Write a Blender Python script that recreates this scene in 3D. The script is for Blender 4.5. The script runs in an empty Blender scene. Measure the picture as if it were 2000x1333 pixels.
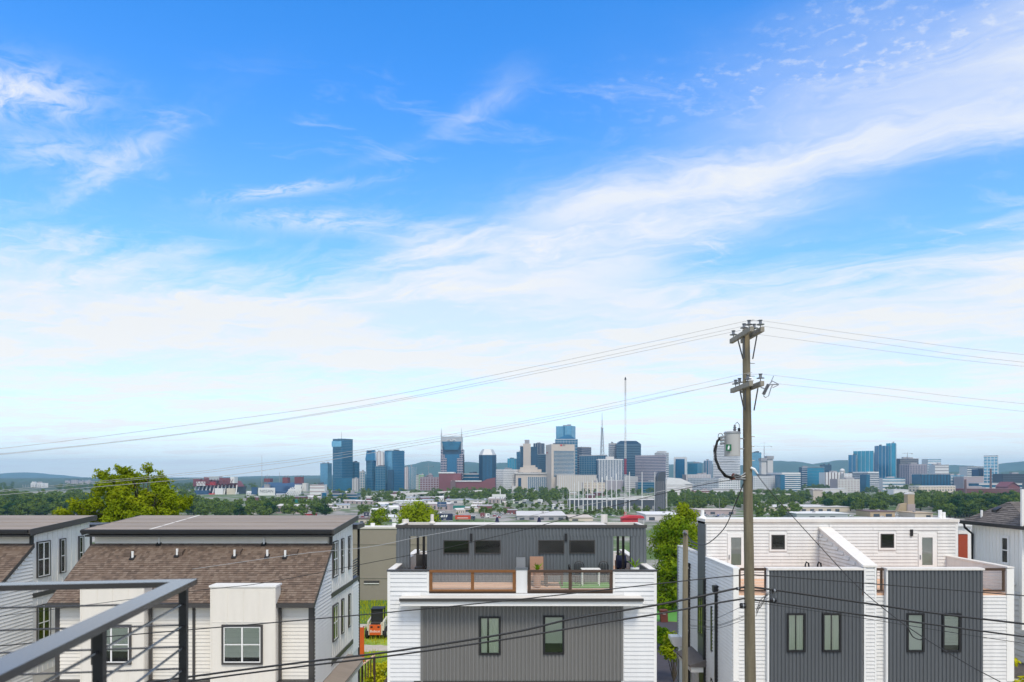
import bpy, math, random
from mathutils import Vector, Matrix
R = math.radians
scn = bpy.context.scene
H = 16.0          # eye height
F = 1400.0        # focal length in photo pixels (2000 px wide)
HY = 932.0        # horizon row
# ---------------------------------------------------------------- camera
cam_d = bpy.data.cameras.new('camera'); cam = bpy.data.objects.new('camera', cam_d)
scn.collection.objects.link(cam)
cam.location = (0, 0, H); cam.rotation_euler = (R(90), 0, 0)
cam_d.sensor_width = 36.0; cam_d.lens = 36.0 * F / 2000.0
cam_d.shift_y = (HY - 666.5) / 2000.0
cam_d.clip_start = 0.1; cam_d.clip_end = 60000
cam_d.dof.use_dof = True; cam_d.dof.focus_distance = 45.0; cam_d.dof.aperture_fstop = 3.2
scn.camera = cam
# ---------------------------------------------------------------- sky
SUN_EL, SUN_AZ = 54.0, 166.0     # azimuth measured from +Y clockwise (towards +X)
SKY_STRENGTH, SUN_STRENGTH, SUN_ANGLE, EXPOSURE = 0.092, 2.0, 18.0, 0.38
world = bpy.data.worlds.new('World'); scn.world = world; world.use_nodes = True
wt = world.node_tree; wt.nodes.clear()
class E:
    "tiny expression wrapper round math nodes"
    def __init__(s, sock, nt): s.s = sock; s.nt = nt
    def _op(s, op, *a, clamp=False):
        n = s.nt.nodes.new('ShaderNodeMath'); n.operation = op; n.use_clamp = clamp
        for i, v in enumerate((s,) + a):
            if isinstance(v, E): s.nt.links.new(v.s, n.inputs[i])
            else: n.inputs[i].default_value = v
        return E(n.outputs[0], s.nt)
    def __add__(s, o): return s._op('ADD', o)
    __radd__ = __add__
    def __mul__(s, o): return s._op('MULTIPLY', o)
    __rmul__ = __mul__
    def __sub__(s, o): return s._op('SUBTRACT', o)
    def __rsub__(s, o): return (s * -1.0) + o
    def __truediv__(s, o): return s._op('DIVIDE', o)
    def mx(s, o): return s._op('MAXIMUM', o)
    def mn(s, o): return s._op('MINIMUM', o)
    def gauss(s, c, w):
        q = (s - c) * (1.0 / w)
        return E(s.nt.nodes.new('ShaderNodeMath').outputs[0], s.nt)._bind('POWER', math.e, q * q * -1.0)
    def _bind(s, op, a, b):
        n = s.s.node; n.operation = op; n.inputs[0].default_value = a; s.nt.links.new(b.s, n.inputs[1]); return s
    def sstep(s, a, b):
        n = s.nt.nodes.new('ShaderNodeMapRange'); n.interpolation_type = 'SMOOTHSTEP'
        s.nt.links.new(s.s, n.inputs[0]); n.inputs[1].default_value = a; n.inputs[2].default_value = b
        n.inputs[3].default_value = 0; n.inputs[4].default_value = 1
        return E(n.outputs[0], s.nt)
def comb(nt, x, y, z=0.0):
    n = nt.nodes.new('ShaderNodeCombineXYZ')
    for i, v in enumerate((x, y, z)):
        if isinstance(v, E): nt.links.new(v.s, n.inputs[i])
        else: n.inputs[i].default_value = v
    return n.outputs[0]
def noise(nt, vec, scale, detail=6, rough=.55, dist=0.0):
    n = nt.nodes.new('ShaderNodeTexNoise'); nt.links.new(vec, n.inputs['Vector'])
    n.inputs['Scale'].default_value = scale; n.inputs['Detail'].default_value = detail
    n.inputs['Roughness'].default_value = rough; n.inputs['Distortion'].default_value = dist
    return E(n.outputs['Fac'], nt)
sky = wt.nodes.new('ShaderNodeTexSky'); sky.sky_type = 'NISHITA'; sky.sun_disc = False
sky.sun_elevation = R(SUN_EL); sky.sun_rotation = R(SUN_AZ); sky.altitude = 200; sky.air_density = 1.0; sky.dust_density = 0.3; sky.ozone_density = 3.0
hs = wt.nodes.new('ShaderNodeHueSaturation'); hs.inputs['Saturation'].default_value = 1.32; hs.inputs['Hue'].default_value = .494
wt.links.new(sky.outputs[0], hs.inputs['Color'])
tint = wt.nodes.new('ShaderNodeMix'); tint.data_type = 'RGBA'; tint.blend_type = 'MULTIPLY'; tint.inputs[0].default_value = 1
wt.links.new(hs.outputs[0], tint.inputs[6]); tint.inputs[7].default_value = (1.6, 2.06, 2.6, 1)
tc = wt.nodes.new('ShaderNodeTexCoord'); sp = wt.nodes.new('ShaderNodeSeparateXYZ'); wt.links.new(tc.outputs['Generated'], sp.inputs[0])
dx, dy, dz = (E(sp.outputs[i], wt) for i in range(3))
den = dz.mx(0.0) + 0.05
u = dx / den; v = dy / den                        # a flat cloud deck seen from below
uv0 = comb(wt, u, v)
warp = noise(wt, uv0, 1.1, 3); warp2 = noise(wt, comb(wt, u + 7.3, v - 3.1), 2.3, 4)
uw = u + (warp - .5) * .55; vw = v + (warp2 - .5) * .45
s_ = uw * .835 - vw * .55                          # along the wind
d_ = uw * .55 + vw * .835 - 2.03                   # across it
fib = noise(wt, comb(wt, s_ * .55, d_ * 2.2), 2.6, 9, .62, .5)         # long fibres
fine = noise(wt, comb(wt, s_ * 1.4, d_ * 2.6), 6.5, 8, .66, .3)
fil = noise(wt, comb(wt, u * 1.5 + v * .9 + (warp - .5) * 1.2, v * 3.2 - u * 1.0 + (warp2 - .5) * 1.0), 2.1, 9, .66, .6)
big = noise(wt, comb(wt, s_ * .7, d_ * 1.0), .95, 4, .5)
bump0 = u.gauss(0.05, .6)
rr = (u * u + v * v)._op('SQRT')
bank = (rr + bump0 * .6 + (fib - .5) * 1.5 + (big - .5) * 1.6).sstep(2.6, 3.7)
strk = noise(wt, comb(wt, u * .45 + (warp - .5) * .5, v * 1.1 + (warp2 - .5) * .9), 1.35, 7, .6, .4)
bank = bank * ((strk * .8 + fib * .35) .sstep(.42, .70) * .46 + .50 + (rr - 3.0).gauss(1.2, 1.6) * .16)
gap = ((u.gauss(1.05, .75)) * (d_.gauss(.78, .30))) * (fib.sstep(.25, .7) * .5 + .5)
core = (d_ + (fine - .5) * .22).gauss(.07, .19) * (fib * 1.1 + .32) * (s_.sstep(-1.75, -1.0))
veil = (d_ + (big - .5) * .4).gauss(-.14, .30) * s_.sstep(-1.0, .1) * (fib.sstep(.15, .75) * .6 + .42)
under = (d_ + (fib - .5) * .3).gauss(.30, .27) * s_.sstep(-2.0, -1.4) * (1.0 - s_.sstep(-.9, .0)) * (fine * 1.1 + .28)
patch = (u.gauss(-1.17, .17) * v.gauss(1.66, .12)).mx(u.gauss(-1.22, .20) * v.gauss(1.92, .12) * .38) * (fine * .6 + fil * .4).sstep(.36, .60) * .95
q = v - 1.818
wisp = (u - (q * -1.038) - (q * q * -1.918) + (fine - .5) * .12).gauss(-.129, .05) * v.gauss(1.82, .17) * fib.sstep(.3, .7) * .55
lines = fil.sstep(.50, .74) * big.sstep(.36, .60) * .62 * v.sstep(1.45, 2.0)
streak1 = (v + u * .22 + (fine - .5) * .18).gauss(2.05, .035) * u.gauss(-.72, .22) * fine.sstep(.3, .6) * .6
streak2 = (v + u * .75 + (fine - .5) * .2).gauss(1.18, .05) * u.gauss(-1.15, .32) * fib.sstep(.3, .65) * .55
streak3 = (v - u * .1 + (fine - .5) * .25).gauss(2.52, .10) * u.gauss(-.66, .30) * fine.sstep(.25, .65) * .55
puff_n = noise(wt, comb(wt, u, v * 1.1), 27.0, 6, .62, .1) * .8 + noise(wt, comb(wt, u + 3.0, v), 7.0, 3) * .2
puffs = puff_n.sstep(.50, .64) * (d_ + (fib - .5) * .5).gauss(-.40, .12) * s_.sstep(-1.0, -.2) * .42
horiz = (dz * -1.0).sstep(-.20, .0) * .8
over = (1.0 - v.sstep(.7, 1.35)) * (fib.sstep(.2, .8) * .35 + .5)  # cloud veil added overhead, out of view, to whiten the light on the walls
thin = rr.sstep(1.3, 3.2) * .30
def screen(*es):
    q_ = 1.0 - es[0].mn(1.0)
    for e_ in es[1:]: q_ = q_ * (1.0 - e_.mn(1.0))
    return 1.0 - q_
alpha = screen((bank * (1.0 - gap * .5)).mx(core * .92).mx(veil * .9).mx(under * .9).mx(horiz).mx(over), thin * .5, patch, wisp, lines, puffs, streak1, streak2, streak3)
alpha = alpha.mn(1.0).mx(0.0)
cl = wt.nodes.new('ShaderNodeMix'); cl.data_type = 'RGBA'; wt.links.new(alpha.s, cl.inputs[0])
wt.links.new(tint.outputs[2], cl.inputs[6]); ccol = wt.nodes.new('ShaderNodeMix'); ccol.data_type = 'RGBA'; wt.links.new(dz.sstep(.0, .22).s, ccol.inputs[0])
ccol.inputs[6].default_value = (9.6, 9.6, 9.4, 1); ccol.inputs[7].default_value = (7.85, 8.0, 8.1, 1); wt.links.new(ccol.outputs[2], cl.inputs[7])
bg = wt.nodes.new('ShaderNodeBackground'); bg.inputs['Strength'].default_value = SKY_STRENGTH
wt.links.new(cl.outputs[2], bg.inputs['Color'])
wo = wt.nodes.new('ShaderNodeOutputWorld'); wt.links.new(bg.outputs[0], wo.inputs['Surface'])
HAZE_D, HAZE_C = 7.6e-5, (.38, .70, 1.0)
# ---------------------------------------------------------------- sun and exposure
sd = bpy.data.lights.new('sun', 'SUN'); sd.energy = SUN_STRENGTH; sd.angle = R(SUN_ANGLE); sd.color = (1, .89, .71)
sun = bpy.data.objects.new('sun', sd); scn.collection.objects.link(sun)
sv = Vector((math.sin(R(SUN_AZ)) * math.cos(R(SUN_EL)), math.cos(R(SUN_AZ)) * math.cos(R(SUN_EL)), math.sin(R(SUN_EL))))
sun.rotation_euler = sv.to_track_quat('Z', 'Y').to_euler(); sun.location = (0, 0, 60)
vs = scn.view_settings; vs.view_transform = 'Standard'; vs.look = 'None'; vs.gamma = 1; vs.use_curve_mapping = False; vs.exposure = EXPOSURE
scn.cycles.max_bounces = 6; scn.cycles.transparent_max_bounces = 8; scn.cycles.volume_bounces = 0
# ---------------------------------------------------------------- helpers
rng = random.Random(11)
COL = scn.collection
BASE = {}                                           # world position of each object's origin
def X(px, Y): return (px - 1000.0) * Y / F
def Z(py, Y): return H - (py - HY) * Y / F
def P(px, py, Y): return Vector((X(px, Y), Y, Z(py, Y)))
GZ = -24.0
def Yb(py): return (H - GZ) * F / (py - HY)         # distance of a point of the plain seen at row py
def tag(o, label=None, cat=None, group=None, kind=None):
    if label: o['label'] = label
    if cat: o['category'] = cat
    if group: o['group'] = group
    if kind: o['kind'] = kind
    return o
def thing(name, loc, label, cat, group=None):
    o = bpy.data.objects.new(name, None); COL.objects.link(o); o.location = loc; o.empty_display_size = .2
    BASE[o] = Vector(loc)
    return tag(o, label, cat, group)
def link(name, me, parent=None, at=None):
    o = bpy.data.objects.new(name, me); COL.objects.link(o)
    if parent is not None:
        o.parent = parent; b = BASE[parent]
        o.location = (Vector(at) - b) if at is not None else -b * 0
        BASE[o] = b + o.location
    else:
        o.location = at if at is not None else (0, 0, 0); BASE[o] = Vector(o.location)
    return o
class MB:
    def __init__(s): s.v = []; s.f = []; s.m = []
    def add(s, vs, fs, m=0):
        b = len(s.v); s.v += [tuple(p) for p in vs]; s.f += [tuple(i + b for i in f) for f in fs]; s.m += [m] * len(fs); return s
    def box(s, x0, x1, y0, y1, z0, z1, m=0):
        x0, x1 = sorted((x0, x1)); y0, y1 = sorted((y0, y1)); z0, z1 = sorted((z0, z1))
        return s.add([(x0,y0,z0),(x1,y0,z0),(x1,y1,z0),(x0,y1,z0),(x0,y0,z1),(x1,y0,z1),(x1,y1,z1),(x0,y1,z1)],
              [(0,3,2,1),(4,5,6,7),(0,1,5,4),(1,2,6,5),(2,3,7,6),(3,0,4,7)], m)
    def obox(s, o, a, b, c, m=0):
        "box from corner o with edge vectors a, b, c"
        o, a, b, c = map(Vector, (o, a, b, c))
        pts = [o, o+a, o+a+b, o+b, o+c, o+a+c, o+a+b+c, o+b+c]
        fs = [(0,3,2,1),(4,5,6,7),(0,1,5,4),(1,2,6,5),(2,3,7,6),(3,0,4,7)]
        if a.cross(b).dot(c) < 0: fs = [f[::-1] for f in fs]
        return s.add(pts, fs, m)
    def bar(s, p0, p1, w, h=None, up=(0, 0, 1), m=0):
        p0, p1 = Vector(p0), Vector(p1); h = h or w
        d = (p1 - p0); n = d.normalized(); sd_ = n.cross(Vector(up))
        if sd_.length < 1e-4: sd_ = n.cross(Vector((1, 0, 0)))
        sd_.normalize(); u_ = sd_.cross(n)
        return s.obox(p0 - sd_ * w / 2 - u_ * h / 2, d, sd_ * w, u_ * h, m)
    def tube(s, pts, r, n=8, m=0, cap=True):
        pts = [Vector(p) for p in pts]; rs = r if isinstance(r, (list, tuple)) else [r] * len(pts)
        b = len(s.v)
        for i, p in enumerate(pts):
            d = (pts[min(i+1, len(pts)-1)] - pts[max(i-1, 0)]).normalized()
            a = d.cross(Vector((0, 0, 1)))
            if a.length < .05: a = d.cross(Vector((0, 1, 0)))
            a.normalize(); c = a.cross(d)
            for k in range(n):
                t = 2 * math.pi * k / n; s.v.append(tuple(p + a * (rs[i] * math.cos(t)) + c * (rs[i] * math.sin(t))))
        for i in range(len(pts) - 1):
            for k in range(n):
                k2 = (k + 1) % n; s.f.append((b+i*n+k, b+(i+1)*n+k, b+(i+1)*n+k2, b+i*n+k2)); s.m.append(m)
        if cap:
            s.f.append(tuple(b + k for k in range(n))); s.m.append(m)
            e = b + (len(pts) - 1) * n; s.f.append(tuple(e + k for k in reversed(range(n)))); s.m.append(m)
        return s
    def prism_x(s, poly, x0, x1, m=0):
        "polygon of (y, z) extruded along x"
        n = len(poly); vs = [(x0, y, z) for y, z in poly] + [(x1, y, z) for y, z in poly]
        fs = [tuple(range(n)), tuple(reversed(range(n, 2*n)))] + [(i, i+n, (i+1) % n + n, (i+1) % n) for i in range(n)]
        return s.add(vs, fs, m)
    def prism_y(s, poly, y0, y1, m=0):
        n = len(poly); vs = [(x, y0, z) for x, z in poly] + [(x, y1, z) for x, z in poly]
        fs = [tuple(range(n)), tuple(reversed(range(n, 2*n)))] + [((i+1) % n, (i+1) % n + n, i+n, i) for i in range(n)]
        return s.add(vs, fs, m)
    def prism_z(s, poly, z0, z1, m=0):
        n = len(poly); vs = [(x, y, z0) for x, y in poly] + [(x, y, z1) for x, y in poly]
        fs = [tuple(reversed(range(n))), tuple(range(n, 2*n))] + [(i, (i+1) % n, (i+1) % n + n, i+n) for i in range(n)]
        return s.add(vs, fs, m)
    def mesh(s, name, mats, off=(0, 0, 0), smooth=False):
        ox, oy, oz = off
        me = bpy.data.meshes.new(name); me.from_pydata([(x-ox, y-oy, z-oz) for x, y, z in s.v], [], s.f)
        for mt in (mats if isinstance(mats, (list, tuple)) else [mats]): me.materials.append(mt)
        me.polygons.foreach_set('material_index', s.m)
        if smooth: me.polygons.foreach_set('use_smooth', [True] * len(s.f))
        me.update(); return me
    def build(s, name, mats, parent=None, smooth=False, kind=None, fix=True, label=None):
        if not s.f: return None
        off = BASE[parent] if parent is not None else Vector((0, 0, 0))
        me = s.mesh(name, mats, off, smooth)
        if fix:
            import bmesh
            bm = bmesh.new(); bm.from_mesh(me); bmesh.ops.recalc_face_normals(bm, faces=bm.faces); bm.to_mesh(me); bm.free()
        o = link(name, me, parent)
        if kind: o['kind'] = kind
        if label: o['label'] = label
        return o
    def build_thing(s, name, mats, loc, label, cat, group=None, smooth=False, kind=None):
        me = s.mesh(name, mats, loc, smooth); o = link(name, me, None, loc); return tag(o, label, cat, group, kind)
def rename_copies(o, loc, dz_rot=0.0, scale=1.0, label=None, group=None):
    c = o.copy(); COL.objects.link(c); c.location = loc; c.rotation_euler.z = dz_rot; c.scale = (scale,) * 3
    BASE[c] = Vector(loc)
    if label: c['label'] = label
    if group: c['group'] = group
    for ch in o.children:
        d = ch.copy(); COL.objects.link(d); d.parent = c
        for g in ch.children:
            e = g.copy(); COL.objects.link(e); e.parent = d
    return c
def sign_text(parent, body, loc, size, m_, rz=0.0, ext=.05):
    tx = bpy.data.curves.new('lettering', 'FONT'); tx.body = body; tx.size = size; tx.extrude = ext; tx.align_x = 'CENTER'; tx.resolution_u = 3
    f = bpy.data.objects.new('lettering_curve', tx); COL.objects.link(f); me = bpy.data.meshes.new_from_object(f); bpy.data.objects.remove(f)
    me.name = 'lettering'; me.materials.clear(); me.materials.append(m_)
    o = link('lettering', me, parent, loc); o.rotation_euler = (R(90), 0, rz); return o
# ---------------------------------------------------------------- materials
def rgb(h):
    h = h.lstrip('#'); c = [int(h[i:i+2], 16) / 255 for i in (0, 2, 4)]
    return tuple(x / 12.92 if x <= .04045 else ((x + .055) / 1.055) ** 2.4 for x in c)
def mat(name, col, rough=.7, metal=0.0, var=.12, vscale=1.5, stretch=(1, 1, 1), var2=0.0, v2scale=8.0, v2stretch=(1, 1, 1), bump=0.0, bscale=40.0, rand=0.0, spec=.5, col2=None):
    m = bpy.data.materials.new(name); m.use_nodes = True; nt = m.node_tree; b = nt.nodes['Principled BSDF']
    b.inputs['Roughness'].default_value = rough; b.inputs['Metallic'].default_value = metal; b.inputs['Specular IOR Level'].default_value = spec
    geo = nt.nodes.new('ShaderNodeNewGeometry')
    def mapped(st):
        mp = nt.nodes.new('ShaderNodeMapping'); mp.inputs['Scale'].default_value = st; nt.links.new(geo.outputs['Position'], mp.inputs[0]); return mp.outputs[0]
    f = noise(nt, mapped(stretch), vscale, 5, .6)
    val = (f - .5) * (2 * var) + 1.0
    if var2: val = val * ((noise(nt, mapped(v2stretch), v2scale, 4, .6) - .5) * (2 * var2) + 1.0)
    if rand:
        oi = nt.nodes.new('ShaderNodeObjectInfo'); val = val * ((E(oi.outputs['Random'], nt) - .5) * (2 * rand) + 1.0)
    mx = nt.nodes.new('ShaderNodeVectorMath'); mx.operation = 'SCALE'; nt.links.new(val.s, mx.inputs['Scale'])
    if col2:
        mm = nt.nodes.new('ShaderNodeMix'); mm.data_type = 'RGBA'
        nt.links.new(f.sstep(.35, .65).s, mm.inputs[0]); mm.inputs[6].default_value = (*col, 1); mm.inputs[7].default_value = (*col2, 1)
        nt.links.new(mm.outputs[2], mx.inputs[0])
    else: mx.inputs[0].default_value = col
    nt.links.new(mx.outputs[0], b.inputs['Base Color'])
    if bump:
        bp = nt.nodes.new('ShaderNodeBump'); bp.inputs['Strength'].default_value = bump; bp.inputs['Distance'].default_value = .02
        nt.links.new(noise(nt, mapped((1, 1, 1)), bscale, 4).s, bp.inputs['Height']); nt.links.new(bp.outputs[0], b.inputs['Normal'])
    return m
def foliage(name, c1, c2, scale=.6, trans=.25):
    m = bpy.data.materials.new(name); m.use_nodes = True; nt = m.node_tree; nt.nodes.clear()
    geo = nt.nodes.new('ShaderNodeNewGeometry'); f = noise(nt, geo.outputs['Position'], scale, 4)
    oi = nt.nodes.new('ShaderNodeObjectInfo')
    fac = (f + (E(oi.outputs['Random'], nt) - .5) * .7).sstep(.25, .8)
    mm = nt.nodes.new('ShaderNodeMix'); mm.data_type = 'RGBA'; nt.links.new(fac.s, mm.inputs[0]); mm.inputs[6].default_value = (*c1, 1); mm.inputs[7].default_value = (*c2, 1)
    d = nt.nodes.new('ShaderNodeBsdfDiffuse'); t = nt.nodes.new('ShaderNodeBsdfTranslucent'); mxs = nt.nodes.new('ShaderNodeMixShader'); mxs.inputs[0].default_value = trans
    nt.links.new(mm.outputs[2], d.inputs[0]); nt.links.new(mm.outputs[2], t.inputs[0]); nt.links.new(d.outputs[0], mxs.inputs[1]); nt.links.new(t.outputs[0], mxs.inputs[2])
    o = nt.nodes.new('ShaderNodeOutputMaterial'); nt.links.new(mxs.outputs[0], o.inputs[0]); return m
def window_glass(name, tintc=(.96, .97, .94), base_fac=.03):
    m = bpy.data.materials.new(name); m.use_nodes = True; nt = m.node_tree; nt.nodes.clear()
    t = nt.nodes.new('ShaderNodeBsdfTransparent'); t.inputs[0].default_value = (*tintc, 1)
    g = nt.nodes.new('ShaderNodeBsdfGlossy'); g.inputs['Roughness'].default_value = .04; g.inputs[0].default_value = (.95, .95, .95, 1)
    fr = nt.nodes.new('ShaderNodeFresnel'); fr.inputs[0].default_value = 1.45
    fac = E(fr.outputs[0], nt) + base_fac
    mxs = nt.nodes.new('ShaderNodeMixShader'); nt.links.new(fac.s, mxs.inputs[0]); nt.links.new(t.outputs[0], mxs.inputs[1]); nt.links.new(g.outputs[0], mxs.inputs[2])
    o = nt.nodes.new('ShaderNodeOutputMaterial'); nt.links.new(mxs.outputs[0], o.inputs[0]); return m
M = {}
M['white_siding'] = mat('white_siding', (.72, .73, .73), .55, var=.09, vscale=2.0, stretch=(2, 2, .25), var2=.03, v2scale=6)
M['aged_siding'] = mat('aged_siding', (.715, .71, .69), .6, var=.17, vscale=1.6, stretch=(2.2, 2.2, .18), var2=.05, v2scale=5)
M['cream_siding'] = mat('cream_siding', (.75, .715, .645), .6, var=.08, vscale=1.5, stretch=(2, 2, .3), var2=.03)
M['bright_siding'] = mat('bright_siding', (.83, .82, .78), .6, var=.08, vscale=1.5, stretch=(2, 2, .3), var2=.03)
M['white_trim'] = mat('white_trim', (.80, .80, .78), .5, var=.05, vscale=3)
M['stained_cap'] = mat('stained_cap', (.74, .71, .66), .6, var=.14, vscale=2.2, stretch=(1.5, 1.5, .5))
M['charcoal'] = mat('charcoal_trim', (.055, .052, .05), .5, var=.12)
M['black'] = mat('black_paint', (.012, .012, .014), .45, var=.1)
M['grey_metal_lower'] = mat('grey_corrugated', (.172, .172, .166), .45, metal=.0, var=.13, vscale=1.3, stretch=(1.6, 1.6, .12), var2=.04)
M['grey_metal_upper'] = mat('blue_grey_corrugated', (.118, .134, .148), .42, metal=.0, var=.14, vscale=1.3, stretch=(1.6, 1.6, .12), var2=.05)
M['slate_metal'] = mat('slate_corrugated', (.094, .104, .114), .45, var=.14, vscale=1.3, stretch=(1.6, 1.6, .12), var2=.04)
M['membrane'] = mat('roof_membrane', (.28, .235, .195), .8, var=.26, vscale=.7, stretch=(.4, 1.6, 1), var2=.08, v2scale=5, bump=.2)
M['flat_roof'] = mat('pale_roof_membrane', (.66, .63, .58), .8, var=.12, vscale=1.2, var2=.05)
SH = [mat('shingle_%s' % n, c, .9, var=.22, vscale=9, var2=.12, v2scale=30, bump=.4, bscale=90) for n, c in (('brown', (.168, .120, .090)), ('tan', (.210, .158, .122)), ('dark', (.122, .088, .068)))]
SG = [mat('shingle_%s' % n, c, .9, var=.2, vscale=9, var2=.1, v2scale=30) for n, c in (('grey', (.155, .138, .128)), ('pale_grey', (.19, .168, .155)), ('charcoal', (.115, .105, .10)))]
M['cedar'] = mat('cedar', (.20, .082, .022), .65, var=.25, vscale=3, stretch=(3, 3, 3), var2=.1, v2scale=20)
M['dark_wood'] = mat('dark_stained_wood', (.072, .042, .026), .6, var=.25, vscale=3, var2=.1, v2scale=20)
M['deck_wood'] = mat('deck_wood', (.58, .37, .25), .75, var=.2, vscale=2.5, var2=.12, v2scale=14, rand=.25)
M['turf'] = mat('artificial_turf', (.08, .26, .04), .9, var=.2, vscale=12)
M['steel'] = mat('steel_cable', (.34, .34, .35), .4, metal=.4, var=.05)
M['pole_wood'] = mat('weathered_pole', (.17, .145, .095), .9, var=.6, vscale=4, stretch=(3, 3, .25), var2=.2, v2scale=10, v2stretch=(2, 2, .3), bump=.5, bscale=14)
M['arm_wood'] = mat('weathered_crossarm', (.30, .275, .225), .9, var=.3, vscale=6, var2=.15, bump=.3)
M['grey_paint'] = mat('grey_enamel', (.46, .46, .45), .4, var=.06)
M['galv'] = mat('galvanised', (.30, .32, .34), .45, metal=.5, var=.12)
M['porcelain'] = mat('grey_porcelain', (.17, .18, .2), .25, var=.05)
M['wire'] = mat('black_cable', (.016, .016, .017), .55, var=.05)
M['wire_grey'] = mat('aluminium_wire', (.44, .45, .46), .5, metal=.2, var=.05)
M['rail'] = mat('dark_bronze_paint', (.035, .033, .036), .16, var=.25, vscale=7, var2=.1, v2scale=30, spec=.9)
M['glass'] = window_glass('window_glass')
M['glass_dark'] = window_glass('dark_window_glass', (.35, .42, .38), .05)
M['room'] = mat('dark_room', (.018, .02, .018), .9, var=.3, vscale=2)
M['curtain'] = mat('green_white_curtain', (.80, .83, .68), .9, var=.08, vscale=3, stretch=(6, 6, .2))
M['blind'] = mat('pale_blind', (.80, .81, .74), .8, var=.05)
M['shade'] = mat('grey_green_shade', (.62, .66, .55), .85, var=.08, vscale=2)
M['concrete_wall'] = mat('precast_concrete', (.275, .245, .20), .9, var=.1, vscale=.5, stretch=(1, 1, .2), var2=.06, v2scale=3)
M['grass'] = mat('grass', (.11, .22, .018), .95, var=.4, vscale=.5, var2=.35, v2scale=5, bump=.5, bscale=8, col2=(.27, .34, .04))
M['lawn'] = mat('mown_lawn', (.065, .145, .02), .95, var=.4, vscale=.6, var2=.35, v2scale=6, bump=.6, bscale=6)
M['gravel'] = mat('pale_gravel', (.45, .40, .34), .95, var=.3, vscale=2, var2=.3, v2scale=16)
M['asphalt'] = mat('asphalt', (.05, .045, .055), .95, var=.25, vscale=1.5, var2=.15, v2scale=12)
M['orange'] = mat('orange_paint', (.66, .11, .018), .5, var=.3)
M['cream'] = mat('cream_paint', (.60, .56, .46), .55, var=.3)
M['rubber'] = mat('rubber', (.015, .015, .016), .85, var=.1)
M['navy'] = mat('navy_canvas', (.010, .017, .06), .8, var=.2, vscale=5)
M['red_door'] = mat('red_brown_panel', (.34, .055, .02), .55, var=.15, vscale=3)
M['rust'] = mat('rusty_brown', (.13, .035, .022), .8, var=.3, vscale=4)
M['red'] = mat('red_paint', (.55, .03, .03), .5, var=.1)
M['green_sign'] = mat('green_sign', (.01, .14, .06), .4, var=.05)
M['white_sign'] = mat('white_sign', (.85, .87, .88), .5, var=.03)
M['tan_fabric'] = mat('tan_fabric', (.36, .21, .14), .9, var=.1)
M['leaf_lime'] = foliage('lime_leaves', (.20, .38, .02), (.34, .50, .04), 3)
M['leaf_near'] = foliage('sunny_leaves', (.22, .29, .011), (.52, .51, .022), .55, .3)
M['leaf_mid'] = foliage('deep_green_leaves', (.08, .17, .009), (.27, .35, .018), .8, .3)
M['leaf_far'] = foliage('woodland_leaves', (.020, .060, .018), (.12, .18, .030), .06, .15)
M['bark'] = mat('bark', (.075, .062, .045), .95, var=.25, vscale=5, stretch=(2, 2, .3))
# ---------------------------------------------------------------- ground, hills
def ground_h(x, y):
    near = 2.4
    if y < 95: z = near
    elif y < 330:
        t = (y - 95) / 235.0; t = t * t * (3 - 2 * t); z = near + (GZ - near) * t
    else: z = GZ
    if y > 2500: z += min(1.0, (y - 2500) / 3500.0) * 30
    return z
gb = MB(); gx = [-14000, -9000, -5000, -3000, -1800, -1000, -600, -350, -200, -120, -70, -40, -15, 0, 15, 40, 70, 120, 200, 350, 600, 1000, 1800, 3000, 5000, 9000, 14000]
gy = [-1500, -400, -60, 0, 45, 95, 110, 130, 155, 180, 205, 230, 255, 280, 305, 330, 500, 800, 1200, 1800, 2500, 3500, 5000, 6500, 9000, 14000]
for y in gy:
    for x in gx: gb.v.append((x, y, ground_h(x, y)))
for j in range(len(gy) - 1):
    for i in range(len(gx) - 1):
        a = j * len(gx) + i; gb.f.append((a, a + 1, a + 1 + len(gx), a + len(gx))); gb.m.append(0)
gm = bpy.data.materials.new('ground'); gm.use_nodes = True; nt = gm.node_tree; pb = nt.nodes['Principled BSDF']; pb.inputs['Roughness'].default_value = .95
geo = nt.nodes.new('ShaderNodeNewGeometry'); mp = nt.nodes.new('ShaderNodeMapping'); mp.inputs['Scale'].default_value = (1, .55, 1); nt.links.new(geo.outputs['Position'], mp.inputs[0])
n1 = noise(nt, mp.outputs[0], .009, 5, .6); n2 = noise(nt, mp.outputs[0], .05, 5, .6); n3 = noise(nt, geo.outputs['Position'], .6, 5, .6)
def mixc(nt, fac, a, b):
    n = nt.nodes.new('ShaderNodeMix'); n.data_type = 'RGBA'; nt.links.new(fac.s, n.inputs[0])
    for k, c in ((6, a), (7, b)):
        if isinstance(c, tuple): n.inputs[k].default_value = (*c, 1)
        else: nt.links.new(c, n.inputs[k])
    return n.outputs[2]
green = mixc(nt, n3.sstep(.3, .7), (.05, .10, .018), (.11, .17, .035))
paved = mixc(nt, n2.sstep(.35, .65), (.16, .15, .14), (.34, .32, .29))
spg = nt.nodes.new('ShaderNodeSeparateXYZ'); nt.links.new(geo.outputs['Position'], spg.inputs[0])
near_c = mixc(nt, (n1 * .6 + n2 * .4).sstep(.44, .56), green, paved)
far_c = mixc(nt, n2.sstep(.3, .7), (.018, .040, .016), (.04, .075, .022))
nt.links.new(mixc(nt, E(spg.outputs[1], nt).sstep(1750, 2500), near_c, far_c), pb.inputs['Base Color'])
tag(gb.build('ground', gm, fix=False), kind='structure')
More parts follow.
